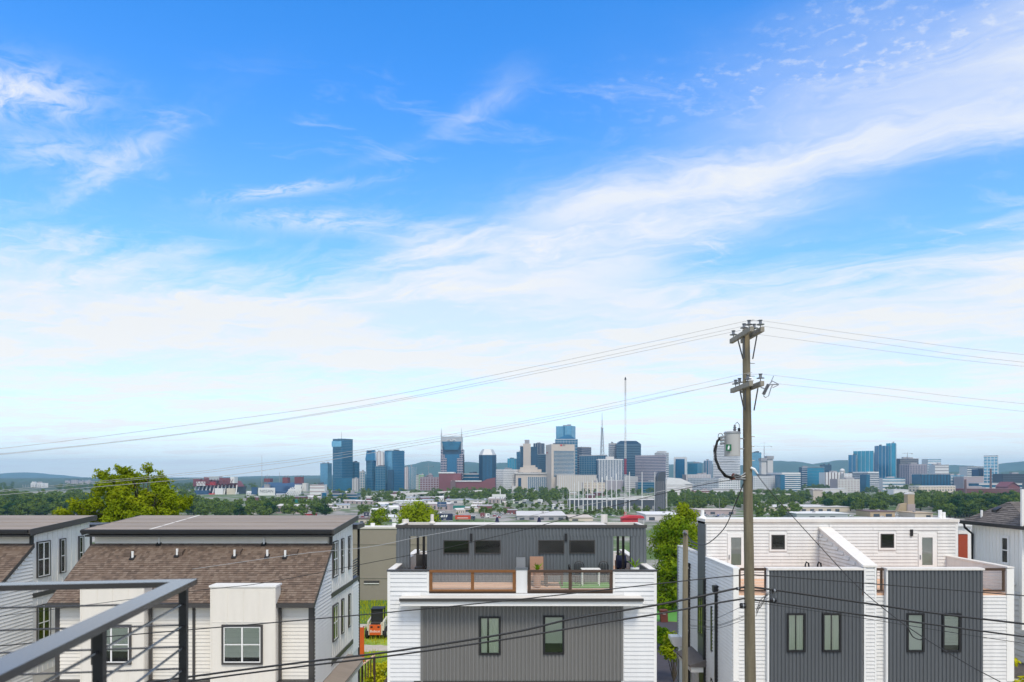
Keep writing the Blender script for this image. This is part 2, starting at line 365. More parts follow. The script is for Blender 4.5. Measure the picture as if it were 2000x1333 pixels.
def sheet(name, m, x0, x1, y0, y1, z, wob=0.0):
    r = random.Random(sum(map(ord, name))); n = 26
    pts = []
    for k in range(n):
        t = 2 * math.pi * k / n; cx, sx = math.cos(t), math.sin(t)
        k_ = 1 / max(abs(cx), abs(sx)); k_ = 1 + (k_ - 1) * (1 - wob * .5); rr = k_ * (1 - wob * r.random() * .4)
        pts.append(((x0 + x1) / 2 + cx * rr * (x1 - x0) / 2, (y0 + y1) / 2 + sx * rr * (y1 - y0) / 2, z))
    b = MB(); b.add(pts, [tuple(range(n))]); return tag(b.build(name, m), kind='structure')
sheet('lawn', M['grass'], -26, 40, 40, 78.6, 2.404)
sheet('mown_lawn', M['lawn'], -26, -4, 66, 79, 2.408)
sheet('gravel_path', M['gravel'], -14.2, -8.8, 55.6, 58.2, 2.412, .8)
sheet('gravel_path', M['gravel'], -15, -8.5, 64.4, 66.3, 2.412, .3)
sheet('driveway', M['asphalt'], 8, 19, 44, 67.5, 2.41, .1)
sheet('footpath', M['gravel'], 9, 40, 76.2, 77.6, 2.414)
sheet('lawn_strip', M['turf'], 10, 40, 67.5, 76, 2.411)
sheet('road', M['asphalt'], -160, 160, 9, 17, 2.41)
sheet('paved_yard', M['gravel'], -160, 160, 17.3, 43, 2.412)  # pale ground, mostly unseen, added to bounce light onto the shaded walls
pr = mat('pale_road', (.30, .29, .28), .9, var=.12, vscale=.05)
def road(pts, w, z):
    b = MB(); n = len(pts)
    P3 = [Vector((X(px, Yb(py)), Yb(py), z)) for px, py in pts]
    for i, p in enumerate(P3):
        d = (P3[min(i + 1, n - 1)] - P3[max(i - 1, 0)]).normalized(); s = Vector((-d.y, d.x, 0)) * w / 2; b.v += [tuple(p - s), tuple(p + s)]
    for i in range(n - 1): b.f.append((2 * i, 2 * i + 2, 2 * i + 3, 2 * i + 1)); b.m.append(0)
    tag(b.build('road', pr), kind='structure')
road([(640, 1012), (720, 1006), (800, 1001), (880, 1003), (960, 1008), (1100, 1012)], 14, GZ + .02)
road([(820, 1003), (850, 995), (900, 990), (990, 987), (1100, 985)], 12, GZ + .03)
road([(700, 990), (780, 986), (900, 984), (1000, 982)], 12, GZ + .04)
road([(1290, 1012), (1400, 1008), (1500, 1006), (1700, 1010), (1900, 1016)], 14, GZ + .02)
hill_m = mat('wooded_hills', (.035, .075, .03), .95, var=.5, vscale=.012, var2=.35, v2scale=.06)
def hills(name, pts, Y, depth, seed):
    "ridge given by photo columns and rows, as a rounded range with real depth"
    r = random.Random(seed); b = MB(); n = 160; rows = 9
    x0, x1 = pts[0][0], pts[-1][0]
    for j in range(rows):
        t = j / (rows - 1); prof = math.sin(math.pi * t) ** .8 if 0 < t < 1 else 0
        y = Y + (t - .5) * depth
        for i in range(n + 1):
            px = x0 + (x1 - x0) * i / n
            k = max(q for q in range(len(pts) - 1) if pts[q][0] <= px + 1e-6); (pa, ya), (pc, yc) = pts[k], pts[k + 1]
            f = (px - pa) / (pc - pa); f = f * f * (3 - 2 * f); py = ya + (yc - ya) * f
            top = Z(py, Y); base = -20
            z = base + (top - base) * prof + (r.random() - .5) * (top - base) * .05 * (1 if 0 < t < 1 else 0)
            b.v.append(((px - 1000) * Y / F, y, z))
    for j in range(rows - 1):
        for i in range(n):
            a = j * (n + 1) + i; b.f.append((a, a + 1, a + n + 2, a + n + 1)); b.m.append(0)
    tag(b.build('hills', hill_m, smooth=True, fix=False), kind='structure')
hills('hills', [(-500, 930), (-120, 935), (10, 932), (45, 923), (75, 926), (120, 932), (260, 937), (420, 933), (520, 930), (620, 929), (760, 926), (1000, 931), (1250, 932)], 11500, 2400, 1)
hills('hills', [(420, 936), (520, 931), (600, 929), (700, 930), (770, 919), (800, 908), (838, 901), (862, 904), (905, 903), (960, 906), (985, 904), (1040, 912), (1200, 918), (1300, 908), (1352, 902), (1376, 906), (1420, 912), (1470, 906), (1500, 901), (1545, 901), (1580, 908), (1610, 903), (1640, 899), (1700, 905), (1800, 910), (1850, 909), (1870, 909), (1895, 913), (1960, 910), (1990, 902), (2040, 899), (2200, 906), (2500, 912)], 8200, 1900, 2)
hills('hills', [(-700, 938), (-100, 940), (60, 936), (180, 939), (330, 941), (500, 940), (620, 944), (760, 946), (900, 946)], 4600, 900, 3)
hills('hills', [(1380, 944), (1460, 931), (1530, 926), (1620, 930), (1720, 934), (1800, 930), (1870, 922), (1930, 926), (2000, 920), (2150, 918), (2500, 925)], 4800, 1000, 4)

# ---------------------------------------------------------------- house building helpers
class Face:
    "wall plane: maps (a, n, z) to world; axis 'y' = wall facing the camera, 'x' = side wall with outward sign s"
    def __init__(s, axis, c, sg=-1): s.axis, s.c, s.s = axis, c, sg
    def box(s, mb, a0, a1, n0, n1, z0, z1, m=0):
        p, q = s.c + s.s * n0, s.c + s.s * n1
        return mb.box(a0, a1, p, q, z0, z1, m) if s.axis == 'y' else mb.box(p, q, a0, a1, z0, z1, m)
    def pt(s, a, n, z): return (a, s.c + s.s * n, z) if s.axis == 'y' else (s.c + s.s * n, a, z)
SIDING = {}
def siding(parent, face, a0, a1, z0, z1, m, pitch=.165, holes=(), lim=None, name='siding_board'):
    "lap boards one by one; lim(z) may cut the row to (a0, a1)"
    r = 0; z = z0
    while z < z1 - .03:
        zt = min(z + pitch, z1); lo, hi = (a0, a1) if lim is None else lim(z + pitch * .5, a0, a1)
        segs = [(lo, hi)] if hi - lo > .04 else []
        for h0, h1, hz0, hz1 in holes:
            if zt > hz0 + .01 and z < hz1 - .01:
                segs = [s for sg in segs for s in ((sg[0], min(sg[1], h0)), (max(sg[0], h1), sg[1])) if s[1] - s[0] > .03]
        js = []
        for s0, s1 in segs:
            if s1 - s0 > 3.0:
                c_ = s0 + round((s1 - s0) * rng.uniform(.25, .75) / .4) * .4
                js += [(s0, c_ - .004), (c_ + .004, s1)] if s0 + .3 < c_ < s1 - .3 else [(s0, s1)]
            else: js.append((s0, s1))
        for s0, s1 in js:
            key = (face.axis, face.s, round(s1 - s0, 3), round(zt - z, 3), m.name)
            if key not in SIDING:
                b = MB(); L = s1 - s0; gx_w = .011 if face.axis == 'y' else .034; h = zt - z - gx_w; t0, t1 = (.042, .014) if face.axis == 'y' else (.06, .03)
                vs = []
                for a in (0, L):
                    for n, zz in ((0, 0), (t0, 0), (t1, h), (0, h)):
                        vs.append((a, face.s * n, zz) if face.axis == 'y' else (face.s * n, a, zz))
                b.add(vs, [(0,1,2,3), (7,6,5,4), (0,4,5,1), (1,5,6,2), (2,6,7,3), (3,7,4,0)])
                me = b.mesh(name, m); 
                import bmesh
                bm = bmesh.new(); bm.from_mesh(me); bmesh.ops.recalc_face_normals(bm, faces=bm.faces); bm.to_mesh(me); bm.free()
                SIDING[key] = me
            link(name, SIDING[key], parent, face.pt(s0, 0, z))
        z = zt
def battens(parent, face, a0, a1, zf, m, pitch=.42, holes=(), w=.045, name='batten'):
    n = max(1, round((a1 - a0) / pitch))
    for k in range(n + 1):
        a = a0 + (a1 - a0) * k / n; z0, z1 = zf(a)
        spans = [(z0, z1)]
        for h0, h1, hz0, hz1 in holes:
            if h0 - w < a < h1 + w: spans = [t for s in spans for t in ((s[0], min(s[1], hz0)), (max(s[0], hz1), s[1])) if t[1] - t[0] > .05]
        for s0, s1 in spans:
            b = MB(); face.box(b, a - w / 2, a + w / 2, 0, .02, s0, s1); b.build(name, m, parent)
def corrugated(parent, face, a0, a1, z0, z1, m, pitch=.155, depth=.035, holes=(), name='corrugated_cladding'):
    b = MB(); n = max(1, round((a1 - a0) / pitch)); st = (a1 - a0) / n
    prof = [(0, 0), (.30, 0), (.42, 1), (.88, 1), (1.0, 0)]
    for k in range(n):
        for (f0, d0), (f1, d1) in zip(prof, prof[1:]):
            p, q = a0 + (k + f0) * st, a0 + (k + f1) * st; mid = (p + q) / 2
            spans = [(z0, z1)]
            for h0, h1, hz0, hz1 in holes:
                if h0 < mid < h1: spans = [t for s in spans for t in ((s[0], min(s[1], hz0)), (max(s[0], hz1), s[1])) if t[1] - t[0] > .01]
            for s0, s1 in spans:
                i = len(b.v); b.v += [face.pt(p, .004 + d0 * depth, s0), face.pt(q, .004 + d1 * depth, s0), face.pt(q, .004 + d1 * depth, s1), face.pt(p, .004 + d0 * depth, s1)]
                b.f.append((i, i + 1, i + 2, i + 3)); b.m.append(0)
    return b.build(name, m, parent, fix=False)
def pleats(face, a0, a1, z0, z1, n, amp=.012, n0=.012, top_gap=0.0, lean=0.0):
    b = MB(); k = max(6, int((a1 - a0) / .022))
    for i in range(k + 1):
        t = i / k; off = n0 + amp * (.5 + .5 * math.sin(t * math.pi * n + math.sin(t * 7) * .9))
        b.v += [face.pt(a0 + (a1 - a0) * t + lean * (1 - t if lean < 0 else t), off, z0), face.pt(a0 + (a1 - a0) * t, off, z1)]
    for i in range(k): b.f.append((2*i, 2*i+2, 2*i+3, 2*i+1)); b.m.append(0)
    return b
def window(parent, face, a0, a1, z0, z1, frame_m, fw=.07, sash_m=None, kind='dark', grid=(1, 1), proud=.075, glass=None, name='window'):
    "frame > pane(s), sash, curtain / blind; face coordinates"
    fb = MB()
    face.box(fb, a0, a0 + fw, 0, proud, z0, z1); face.box(fb, a1 - fw, a1, 0, proud, z0, z1)
    face.box(fb, a0 + fw, a1 - fw, 0, proud, z0, z0 + fw); face.box(fb, a0 + fw, a1 - fw, 0, proud, z1 - fw, z1)
    w = fb.build(name, frame_m, parent)
    i0, i1, j0, j1 = a0 + fw, a1 - fw, z0 + fw, z1 - fw
    bb = MB(); face.box(bb, i0, i1, 0, .006, j0, j1); bb.build('dark_interior', M['room'], w)
    if sash_m is not None:
        sb = MB(); sw = .045; g = [i0 + (i1 - i0) * k / grid[0] for k in range(grid[0] + 1)]; h = [j0 + (j1 - j0) * k / grid[1] for k in range(grid[1] + 1)]
        for k, x in enumerate(g):
            c0 = x if k == 0 else (x - sw if k == grid[0] else x - sw * .75); c1 = c0 + (sw if k in (0, grid[0]) else sw * 1.5)
            face.box(sb, c0, c1, .03, .06, j0, j1)
        for k, z in enumerate(h):
            c0 = z if k == 0 else (z - sw if k == grid[1] else z - sw / 2)
            for q in range(grid[0]):
                face.box(sb, g[q] + sw * .76, g[q + 1] - sw * .76, .031, .059, c0, c0 + sw)
        sb.build('sash', sash_m, w)
    gx_ = [i0 + (i1 - i0) * k / grid[0] for k in range(grid[0] + 1)]; gz_ = [j0 + (j1 - j0) * k / grid[1] for k in range(grid[1] + 1)]
    for p in range(grid[0]):
        for q in range(grid[1]):
            pb_ = MB(); face.box(pb_, gx_[p] + .002, gx_[p + 1] - .002, .042, .047, gz_[q] + .002, gz_[q + 1] - .002)
            pb_.build('pane', glass or M['glass'], w)
    W = i1 - i0
    if kind == 'curtains':
        pleats(face, i0 + .01, i0 + W * .44, j0 + .01, j1 - .01, 9).build('curtain', M['curtain'], w, fix=False)
        pleats(face, i0 + W * .54, i1 - .01, j0 + .01, j1 - .01, 9).build('curtain', M['curtain'], w, fix=False)
    elif kind == 'tied':
        pleats(face, i0 + .01, i0 + W * .34, j0 + .01, j1 - .01, 8, lean=.0).build('curtain', M['curtain'], w, fix=False)
        b = pleats(face, i0 + W * .45, i1 - .01, j0 + .01, j1 - .01, 11); b.build('curtain', M['curtain'], w, fix=False)
    elif kind == 'shade':
        b = MB(); face.box(b, i0 + .01, i1 - .01, .012, .02, j0 + (j1 - j0) * .26, j1 - .01); b.build('roller_shade', M['shade'], w)
    elif kind == 'blind':
        b = MB(); gp = (j1 - j0) * (.13 if a0 > -18 else .3); n = max(4, int((j1 - j0 - gp) / .055)); st = (j1 - j0 - .06 - gp) / n
        for k in range(n): face.box(b, i0 + .01, i1 - .01, .012 + .006 * (k % 2), .024, j0 + .02 + gp + k * st, j0 + .02 + gp + (k + .86) * st)
        tag(b.build('blind_slat', M['blind'], w), kind='stuff')
    return w
def part(parent, name, m, fn, **k):
    b = MB(); fn(b); return b.build(name, m, parent, **k)
def box_part(parent, name, m, *a, **k): return part(parent, name, m, lambda b: b.box(*a), **k)
def roof_hit(px, py, y0, z0, slope):
    "point of the sloped roof z = z0 + (y - y0) * slope seen at a photo pixel"
    Y = (H - z0 + y0 * slope) / (slope + (py - HY) / F); return X(px, Y), Y, z0 + (Y - y0) * slope
# ---------------------------------------------------------------- the two pale houses on the left
def gabled_house(xr, label, full):
    xl = xr - 11.5; yf = 32.0; ym = 35.0; yb = 39.75; sl = .6866
    h = thing('house', ((xl + xr) / 2, 36, 2.4), label, 'house')
    prof = [(yf, 2.4), (yb, 2.4), (yb, 13.5), (ym, 13.14), (ym, 12.55), (yf, 10.5)]
    part(h, 'wall', M['cream_siding'], lambda b: b.prism_x(prof, xl, xr))
    f_front = Face('y', yf, -1); f_side = Face('x', xr, 1); f_cl = Face('y', ym, -1)
    # shingle roof
    rf = part(h, 'roof', M['charcoal'], lambda b: b.prism_x([(31.62, 10.30), (35.0, 12.62), (35.0, 12.74), (31.62, 10.42)], xl - .14, xr + .14))
    sb = MB(); r = random.Random(5); rows = 28; ln = math.hypot(3.38, 2.32); ex = ln / rows; cs, sn = 3.38 / ln, 2.32 / ln
    for k in range(rows):
        x = xl - .14 - r.random() * .3
        while x < xr + .14:
            w = .10 + r.random() * .12; c0, c1 = max(x, xl - .14), min(x + w - .006, xr + .14); x += w
            if c1 - c0 < .02: continue
            t0 = k * ex + r.random() * .012; t1 = (k + 1) * ex + .01; th = .022 + r.random() * .016
            pt = lambda xx, t, n: (xx, 31.62 + t * cs - n * sn, 10.425 + t * sn + n * cs)
            vs = [pt(c0, t0, th), pt(c1, t0, th), pt(c1, t1, .004), pt(c0, t1, .004), pt(c0, t0, 0), pt(c1, t0, 0)]
            sb.add(vs, [(0, 1, 2, 3), (4, 5, 1, 0), (4, 0, 3), (5, 2, 1)], r.choice((0, 0, 0, 1, 1, 2)))
    sb.build('shingles', SH, rf, kind='stuff', fix=False)
    box_part(h, 'gutter', M['charcoal'], xl - .16, xr + .16, 31.50, 31.62, 10.25, 10.43)
    for s in (xl - .16, xr + .1):
        part(h, 'rake_board', M['charcoal'], lambda b: b.prism_x([(31.62, 10.24), (34.98, 12.55), (34.98, 12.72), (31.62, 10.41)], s - .02, s + .06))
    # upper roof
    up = part(h, 'upper_roof', M['membrane'], lambda b: b.prism_x([(34.44, 13.37), (39.95, 13.76), (39.95, 13.86), (34.44, 13.47)], xl - .3, xr + .3))
    for y in (35.6, 36.9, 38.3):
        part(h, 'roof_seam', M['membrane'], lambda b: b.prism_x([(y, 13.47 + (y - 34.44) * .0708), (y + .1, 13.478 + (y - 34.44) * .0708), (y + .1, 13.50 + (y - 34.44) * .0708), (y, 13.49 + (y - 34.44) * .0708)], xl - .3, xr + .3))
    part(h, 'roof_seam', M['flat_roof'], lambda b: b.add([(xr - 8.6, 34.5, 13.49), (xr - 8.48, 34.5, 13.49), (xr - 8.48, 39.9, 13.872), (xr - 8.6, 39.9, 13.872), (xr - 8.6, 34.5, 13.46), (xr - 8.48, 34.5, 13.46), (xr - 8.48, 39.9, 13.84), (xr - 8.6, 39.9, 13.84)], [(0,1,2,3), (7,6,5,4), (0,4,5,1), (1,5,6,2), (2,6,7,3), (3,7,4,0)]))
    box_part(h, 'fascia', M['charcoal'], xl - .32, xr + .32, 34.40, 34.44, 13.26, 13.48)
    box_part(h, 'gutter', M['black'], xl - .3, xr + .24, 34.29, 34.40, 13.33, 13.45)
    for s in (xl - .32, xr + .28):
        part(h, 'rake_board', M['charcoal'], lambda b: b.prism_x([(34.44, 13.2), (39.97, 13.60), (39.97, 13.875), (34.44, 13.485)], s, s + .04))
    part(h, 'soffit', M['charcoal'], lambda b: b.prism_x([(34.5, 13.12), (34.99, 13.15), (34.99, 13.22), (34.5, 13.2)], xl - .2, xr + .2))
    for z in (12.76, 12.93): siding(h, f_cl, xl + .12, xr - .1, z, min(z + .17, 13.1), M['cream_siding'])
    box_part(h, 'downspout', M['black'], xr - .02, xr + .12, 34.85, 34.98, 12.7, 13.3)
    # front: bays, siding between
    bays = [(xr - 4.37, xr - 1.5), (xr - 10.08, xr - 7.26)]
    zb = 6.98
    for i, (b0, b1) in enumerate(bays):
        if not full and i == 1: continue
        bay = part(h, 'bay', M['cream_siding'], lambda b: b.box(b0, b1, 31.44, 32.14, zb, 11.16))
        part(bay, 'cap', M['white_trim'], lambda b: b.box(b0 - .04, b1 + .04, 31.40, 32.2, 11.16, 11.24))
        fb = Face('y', 31.44, -1)
        for k in range(5):
            a = b0 + .05 + (b1 - b0 - .1) * k / 4
            for (s0, s1) in (((zb, 11.12),) if k in (0, 4) else ((9.55, 11.12), (zb, 7.45))):
                part(bay, 'batten', M['cream_siding'], lambda b: fb.box(b, a - .025, a + .025, 0, .016, s0, s1))
        part(bay, 'joint_trim', M['cream_siding'], lambda b: fb.box(b, b0, b1, 0, .014, 9.62, 9.66))
        window(h, fb, b0 + .52, b1 - .55, 7.78, 9.53, M['charcoal'], .09, M['white_trim'], 'blind', (2, 2))
        box_part(h, 'downspout', M['charcoal'], b1 + .03, b1 + .12, 31.78, 31.9, zb, 10.24)
    if full:
        siding(h, f_front, bays[0][1] + .12, xr - .2, zb, 10.25, M['cream_siding'])
        siding(h, f_front, bays[1][1] + .12, bays[0][0], zb, 10.25, M['cream_siding'])
        siding(h, f_front, xl + .2, bays[1][0], zb, 10.25, M['cream_siding'])
        for a in (bays[0][0] - 1.0,): box_part(h, 'trim_board', M['charcoal'], a, a + .12, 31.93, 31.99, zb, 10.28)
    else:
        siding(h, f_front, bays[0][1] + .12, xr - .2, zb, 10.25, M['cream_siding'])
    for a in (xl, xr - .2): box_part(h, 'corner_board', M['charcoal'], a, a + .2, 31.95, 32.0, zb, 10.3)
    box_part(h, 'base_band', M['charcoal'], xl - .05, xr + .06, 31.68, 31.99, 6.7, 6.96)
    # side wall
    wins = [(35.32, 36.32), (37.12, 37.58), (38.72, 39.15)]
    holes = [(a0 - .02, a1 + .02, z0 - .02, z1 + .02) for a0, a1 in wins for z0, z1 in ((10.98, 12.82), (7.83, 9.67))]
    def cut(z, a0, a1):
        return (max(a0, yf + (z + .16 - 10.5) / sl), a1) if z > 10.4 else (a0, a1)
    siding(h, f_side, yf + .02, ym, 6.0, 12.5, M['bright_siding'], lim=cut)
    zf = lambda a: (6.3, 13.14 + (a - ym) * .0757)
    part(h, 'side_panel', M['bright_siding'], lambda b: b.prism_x([(ym, 6.3), (yb, 6.3), (yb, 13.5), (ym, 13.14)], xr, xr + .012))
    battens(h, Face('x', xr + .012, 1), ym + .03, yb - .03, zf, M['bright_siding'], .40, holes)
    box_part(h, 'corner_board', M['charcoal'], xr, xr + .05, yf - .02, yf + .14, 6.4, 10.4)
    for z in (10.08, 6.78): box_part(h, 'belly_band', M['charcoal'], xr + .014, xr + .07, ym, yb, z, z + .22)
    for k, (a0, a1) in enumerate(wins):
        for z0, z1 in ((11.0, 12.8), (7.85, 9.65)):
            window(h, Face('x', xr + .013, 1), a0, a1, z0, z1, M['charcoal'], .05, M['white_trim'], 'blind' if k == 0 else 'dark', (2, 2) if k == 0 else (1, 2))
    # rear balcony
    rear = 41.4
    part(h, 'rear_wall', M['bright_siding'], lambda b: b.box(xr - 3, xr - .02, yb, rear, 2.4, 10.1))
    siding(h, Face('x', xr - .02, 1), yb, rear, 6.2, 10.0, M['bright_siding'])
    bal = box_part(h, 'balcony_floor', M['charcoal'], xr - 3, xr + .05, yb, rear + .1, 10.1, 10.3)
    for k in range(7): part(bal, 'rail_slat', M['black'], lambda b: b.box(xr - .06, xr - .02, yb + .05, rear, 10.42 + k * .14, 10.47 + k * .14))
    box_part(h, 'balcony_roof', M['charcoal'], xr - 3, xr + .3, yb + .03, rear + .3, 13.1, 13.35)
    box_part(h, 'balcony_wall', M['charcoal'], xr - .9, xr - .8, yb, rear, 10.3, 13.1)
    box_part(h, 'post', M['black'], xr - .06, xr + .06, rear, rear + .12, 2.4, 13.1)
    # awning over the side door
    if full:
        aw = part(h, 'awning', M['cream_siding'], lambda b: b.box(xr + .02, xr + .85, 33.6, 38.6, 5.9, 6.2))
        part(aw, 'awning_roof', M['membrane'], lambda b: b.prism_y([(xr + .02, 6.2), (xr + .92, 6.2), (xr + .92, 6.25), (xr + .02, 6.45)], 33.5, 38.7))
    return h, rf
h1, rf1 = gabled_house(-8.87, 'pale house whose long brown shingle roof carries white vent pipes, beside the grey duplex', True)
h0, rf0 = gabled_house(-23.45, 'pale house cut off by the photo edge, behind the balcony railing', False)
for px, py in ((458, 1088), (522, 1088), (557, 1089), (515.5, 1064), (259, 1091), (346, 1086), (311, 1063)):
    x, y, z = roof_hit(px, py, 31.62, 10.44, .6866)
    pv = part(h1, 'vent_pipe', M['white_trim'], lambda b: b.tube([(x, y, z), (x, y, z + .34)], .055, 10))
    part(pv, 'flashing', M['black'], lambda b: b.obox((x - .11, y - .14, z - .07), (.22, 0, 0), (0, .24, .165), (0, -.02, .03)))
for px, py in ((465, 1080), (575, 1081), (352, 1081), (252, 1083)):
    x, y, z = roof_hit(px, py, 31.62, 10.44, .6866)
    part(h1, 'roof_vent', SH[2], lambda b: b.prism_x([(y - .18, z - .1), (y - .18, z + .08), (y + .12, z + .2), (y + .2, z + .14)], x - .17, x + .17))
# ---------------------------------------------------------------- the grey and white duplex in the middle
def cable_rail(parent, face, a0, a1, z0, z1, wood, posts, n=8, pw=.13, name='deck_railing'):
    fb = MB(); face.box(fb, a0, a1, -.03, .09, z1 - .10, z1)
    rail = fb.build(name, wood, parent)
    part(rail, 'bottom_rail', wood, lambda b: face.box(b, a0, a1, 0, .06, z0, z0 + .07))
    for p in posts: part(rail, 'post', wood, lambda b: face.box(b, p - pw / 2, p + pw / 2, 0, .055, z0 + .07, z1 - .10))
    for k in range(n):
        z = z0 + .13 + (z1 - z0 - .30) * k / (n - 1)
        part(rail, 'cable', M['steel'], lambda b: b.tube([face.pt(a0 + .02, .028, z), face.pt(a1 - .02, .028, z)], .0095, 6))
    return rail
def wall_light(parent, face, a, z, h=.34):
    b = MB(); face.box(b, a - .055, a + .055, 0, .10, z, z + h); o = b.build('wall_light', M['black'], parent)
    part(o, 'diffuser', M['room'], lambda b: face.box(b, a - .04, a + .04, .02, .08, z - .012, z))
def middle_duplex():
    x0, x1 = -5.21, 6.05; yf = 30.0; yb = 38.7; pt = 12.10; deck = 11.24
    h = thing('duplex', (.42, 34, 2.4), 'white and grey corrugated duplex with a fenced roof deck, middle of the row', 'house')
    ff = Face('y', yf, -1)
    part(h, 'wall', M['white_siding'], lambda b: b.box(x0, x1, yf, yb, 2.4, deck - .12))
    # deck floor boards
    part(h, 'deck_frame', M['dark_wood'], lambda b: b.box(x0 + .2, x1 - .2, yf + .02, yb - .2, deck - .12, deck - .03))
    y = yf + .04
    bm_ = MB(); bm_.box(0, x1 - x0 - .44, 0, .132, 0, .03); me = bm_.mesh('deck_board', M['deck_wood'])
    while y < 32.35: link('deck_board', me, h, (x0 + .22, y, deck - .03)); y += .14
    part(h, 'deck_surface', M['deck_wood'], lambda b: b.box(x0 + .22, x1 - .22, 32.4, yb - .25, deck - .028, deck - .002))
    part(h, 'turf_mat', M['turf'], lambda b: b.box(2.1, 4.6, 30.75, 32.35, deck + .002, deck + .03))
    # parapets
    rl0, rl1, rr0, rr1 = X(838, yf), X(1008, yf), X(1030, yf), X(1197, yf)
    for a0, a1 in ((x0, rl0), (rr1, x1)):
        part(h, 'parapet', M['white_siding'], lambda b: b.box(a0, a1, yf + .002, yf + .22, deck - .12, pt - .05))
        part(h, 'parapet_cap', M['charcoal'], lambda b: b.box(a0 - .03, a1 + .03, yf - .05, yf + .25, pt - .05, pt))
    for s, a in ((-1, x0), (1, x1)):
        i0, i1 = (a, a + .22) if s < 0 else (a - .22, a)
        part(h, 'parapet', M['white_siding'], lambda b: b.box(i0, i1, yf + .25, yb, deck - .12, pt - .05))
        part(h, 'parapet_cap', M['stained_cap'], lambda b: b.box(i0 - .03, i1 + .03, yf + .26, yb, pt - .05, pt - .002))
        part(h, 'inner_cladding', M['grey_metal_upper'], lambda b: b.box(i1 + .002 if s < 0 else i0 - .03, i1 + .03 if s < 0 else i0 - .002, yf + .26, yb, deck, pt - .06))
    part(h, 'parapet', M['white_siding'], lambda b: b.box(x0 + .25, x1 - .25, yb - .2, yb, deck, pt - .1))
    part(h, 'pier', M['white_siding'], lambda b: b.box(rl1, rr0, yf + .003, yf + .3, deck - .1, 12.12))
    part(h, 'pier_cap', M['grey_metal_upper'], lambda b: b.box(rl1 - .02, rr0 + .02, yf - .03, yf + .34, 12.12, 12.17))
    part(h, 'pier', M['galv'], lambda b: b.box(rl1 + .02, rr0 - .06, yf + 1.35, yf + 1.6, deck, 12.46))
    cable_rail(h, ff, rl0 + .02, rl1 - .02, deck - .02, pt + .01, M['cedar'], (rl0 + .08, (rl0 + rl1) / 2, rl1 - .08))
    cable_rail(h, ff, rr0 + .02, rr1 - .02, deck - .02, pt + .01, M['dark_wood'], (rr0 + .08, (rr0 + rr1) / 2, rr1 - .08))
    # canopy
    c0, c1 = X(780, 29.3), X(1257, 29.3)
    can = part(h, 'canopy', M['white_trim'], lambda b: b.box(c0 + .03, c1 - .03, 29.32, yf - .03, 10.72, 10.93))
    part(can, 'canopy_fascia', M['charcoal'], lambda b: b.box(c0, c1, 29.24, 29.32, 10.915, 11.03))
    part(can, 'canopy_top', M['flat_roof'], lambda b: b.box(c0, c1, 29.325, yf - .03, 10.935, 11.04))
    # lower front: grey panel and siding strips
    g0, g1 = X(823, yf), X(1217, yf); zb = 6.5
    wz = [(X(936, yf), X(978, yf), Z(1279, yf), Z(1204, yf)), (X(1061, yf), X(1102, yf), Z(1278, yf), Z(1202, yf))]
    corrugated(h, ff, g0, g1, zb + .98, 10.72, M['grey_metal_lower'], .158, .04, [(w[0] + .03, w[1] - .03, w[2] + .03, w[3] - .03) for w in wz])
    part(h, 'base_band', M['charcoal'], lambda b: ff.box(b, g0 - .3, g1 - .1, 0, .06, zb + .82, zb + .975))
    for w, k in zip(wz, ('tied', 'shade')): window(h, ff, *w, M['black'], .075, None, k, proud=.085)
    siding(h, ff, x0 + .12, g0 - .03, zb + .98, deck - .05, M['white_siding'], .178)
    siding(h, ff, g1 + .03, x1 - .12, zb + .98, deck - .05, M['white_siding'], .178)
    siding(h, ff, x0 + .12, rl0 - .09, deck, pt - .06, M['white_siding'], .178)
    siding(h, ff, rr1 + .09, x1 - .12, deck, pt - .06, M['white_siding'], .178)
    for a in (x0, x1 - .12): part(h, 'corner_board', M['white_trim'], lambda b: ff.box(b, a, a + .12, 0, .03, zb + .9, pt - .05))
    for a in (rl0 - .09, rr1): part(h, 'corner_board', M['white_trim'], lambda b: ff.box(b, a, a + .09, 0, .03, deck - .03, pt - .05))
    part(h, 'downspout', M['grey_metal_lower'], lambda b: b.box(g0 - .02, g0 + .08, yf - .10, yf - .03, zb + .9, 10.7))
    # roof room with open side bays
    p0, p1, py_, pb = X(834, 32.4), X(1198, 32.4), 32.4, 34.5; o0, o1 = x0, x1; pz = 13.72
    pf = Face('y', py_, -1)
    part(h, 'roof_room', M['grey_metal_upper'], lambda b: b.box(p0, p1, py_ + .002, pb, deck, pz))
    pw = [tuple((X(a, py_), X(c, py_), Z(1081.5, py_), Z(1055, py_))) for a, c in ((866, 917), (927, 978), (1051, 1102), (1112, 1162))]
    corrugated(h, pf, o0, o1, pz + .02 - .42, pz + .02, M['grey_metal_upper'], .152, .035)
    corrugated(h, pf, p0, p1, deck, pz - .4, M['grey_metal_upper'], .152, .035, [(w[0] + .03, w[1] - .03, w[2] + .02, w[3] - .02) for w in pw])
    for w in pw: window(h, pf, *w, M['charcoal'], .035, None, 'dark', proud=.075, glass=M['glass_dark'])
    for px in (920.5, 1105): wall_light(h, pf, X(px, py_), Z(1057, py_))
    part(h, 'roof_edge', M['charcoal'], lambda b: b.box(o0 - .04, o1 + .04, py_ - .07, py_ - .04, pz - .02, pz + .12))
    part(h, 'roof_top', M['flat_roof'], lambda b: b.box(p0 + .25, p1 - .25, py_ - .04, pb + .05, pz + .02, pz + .10))
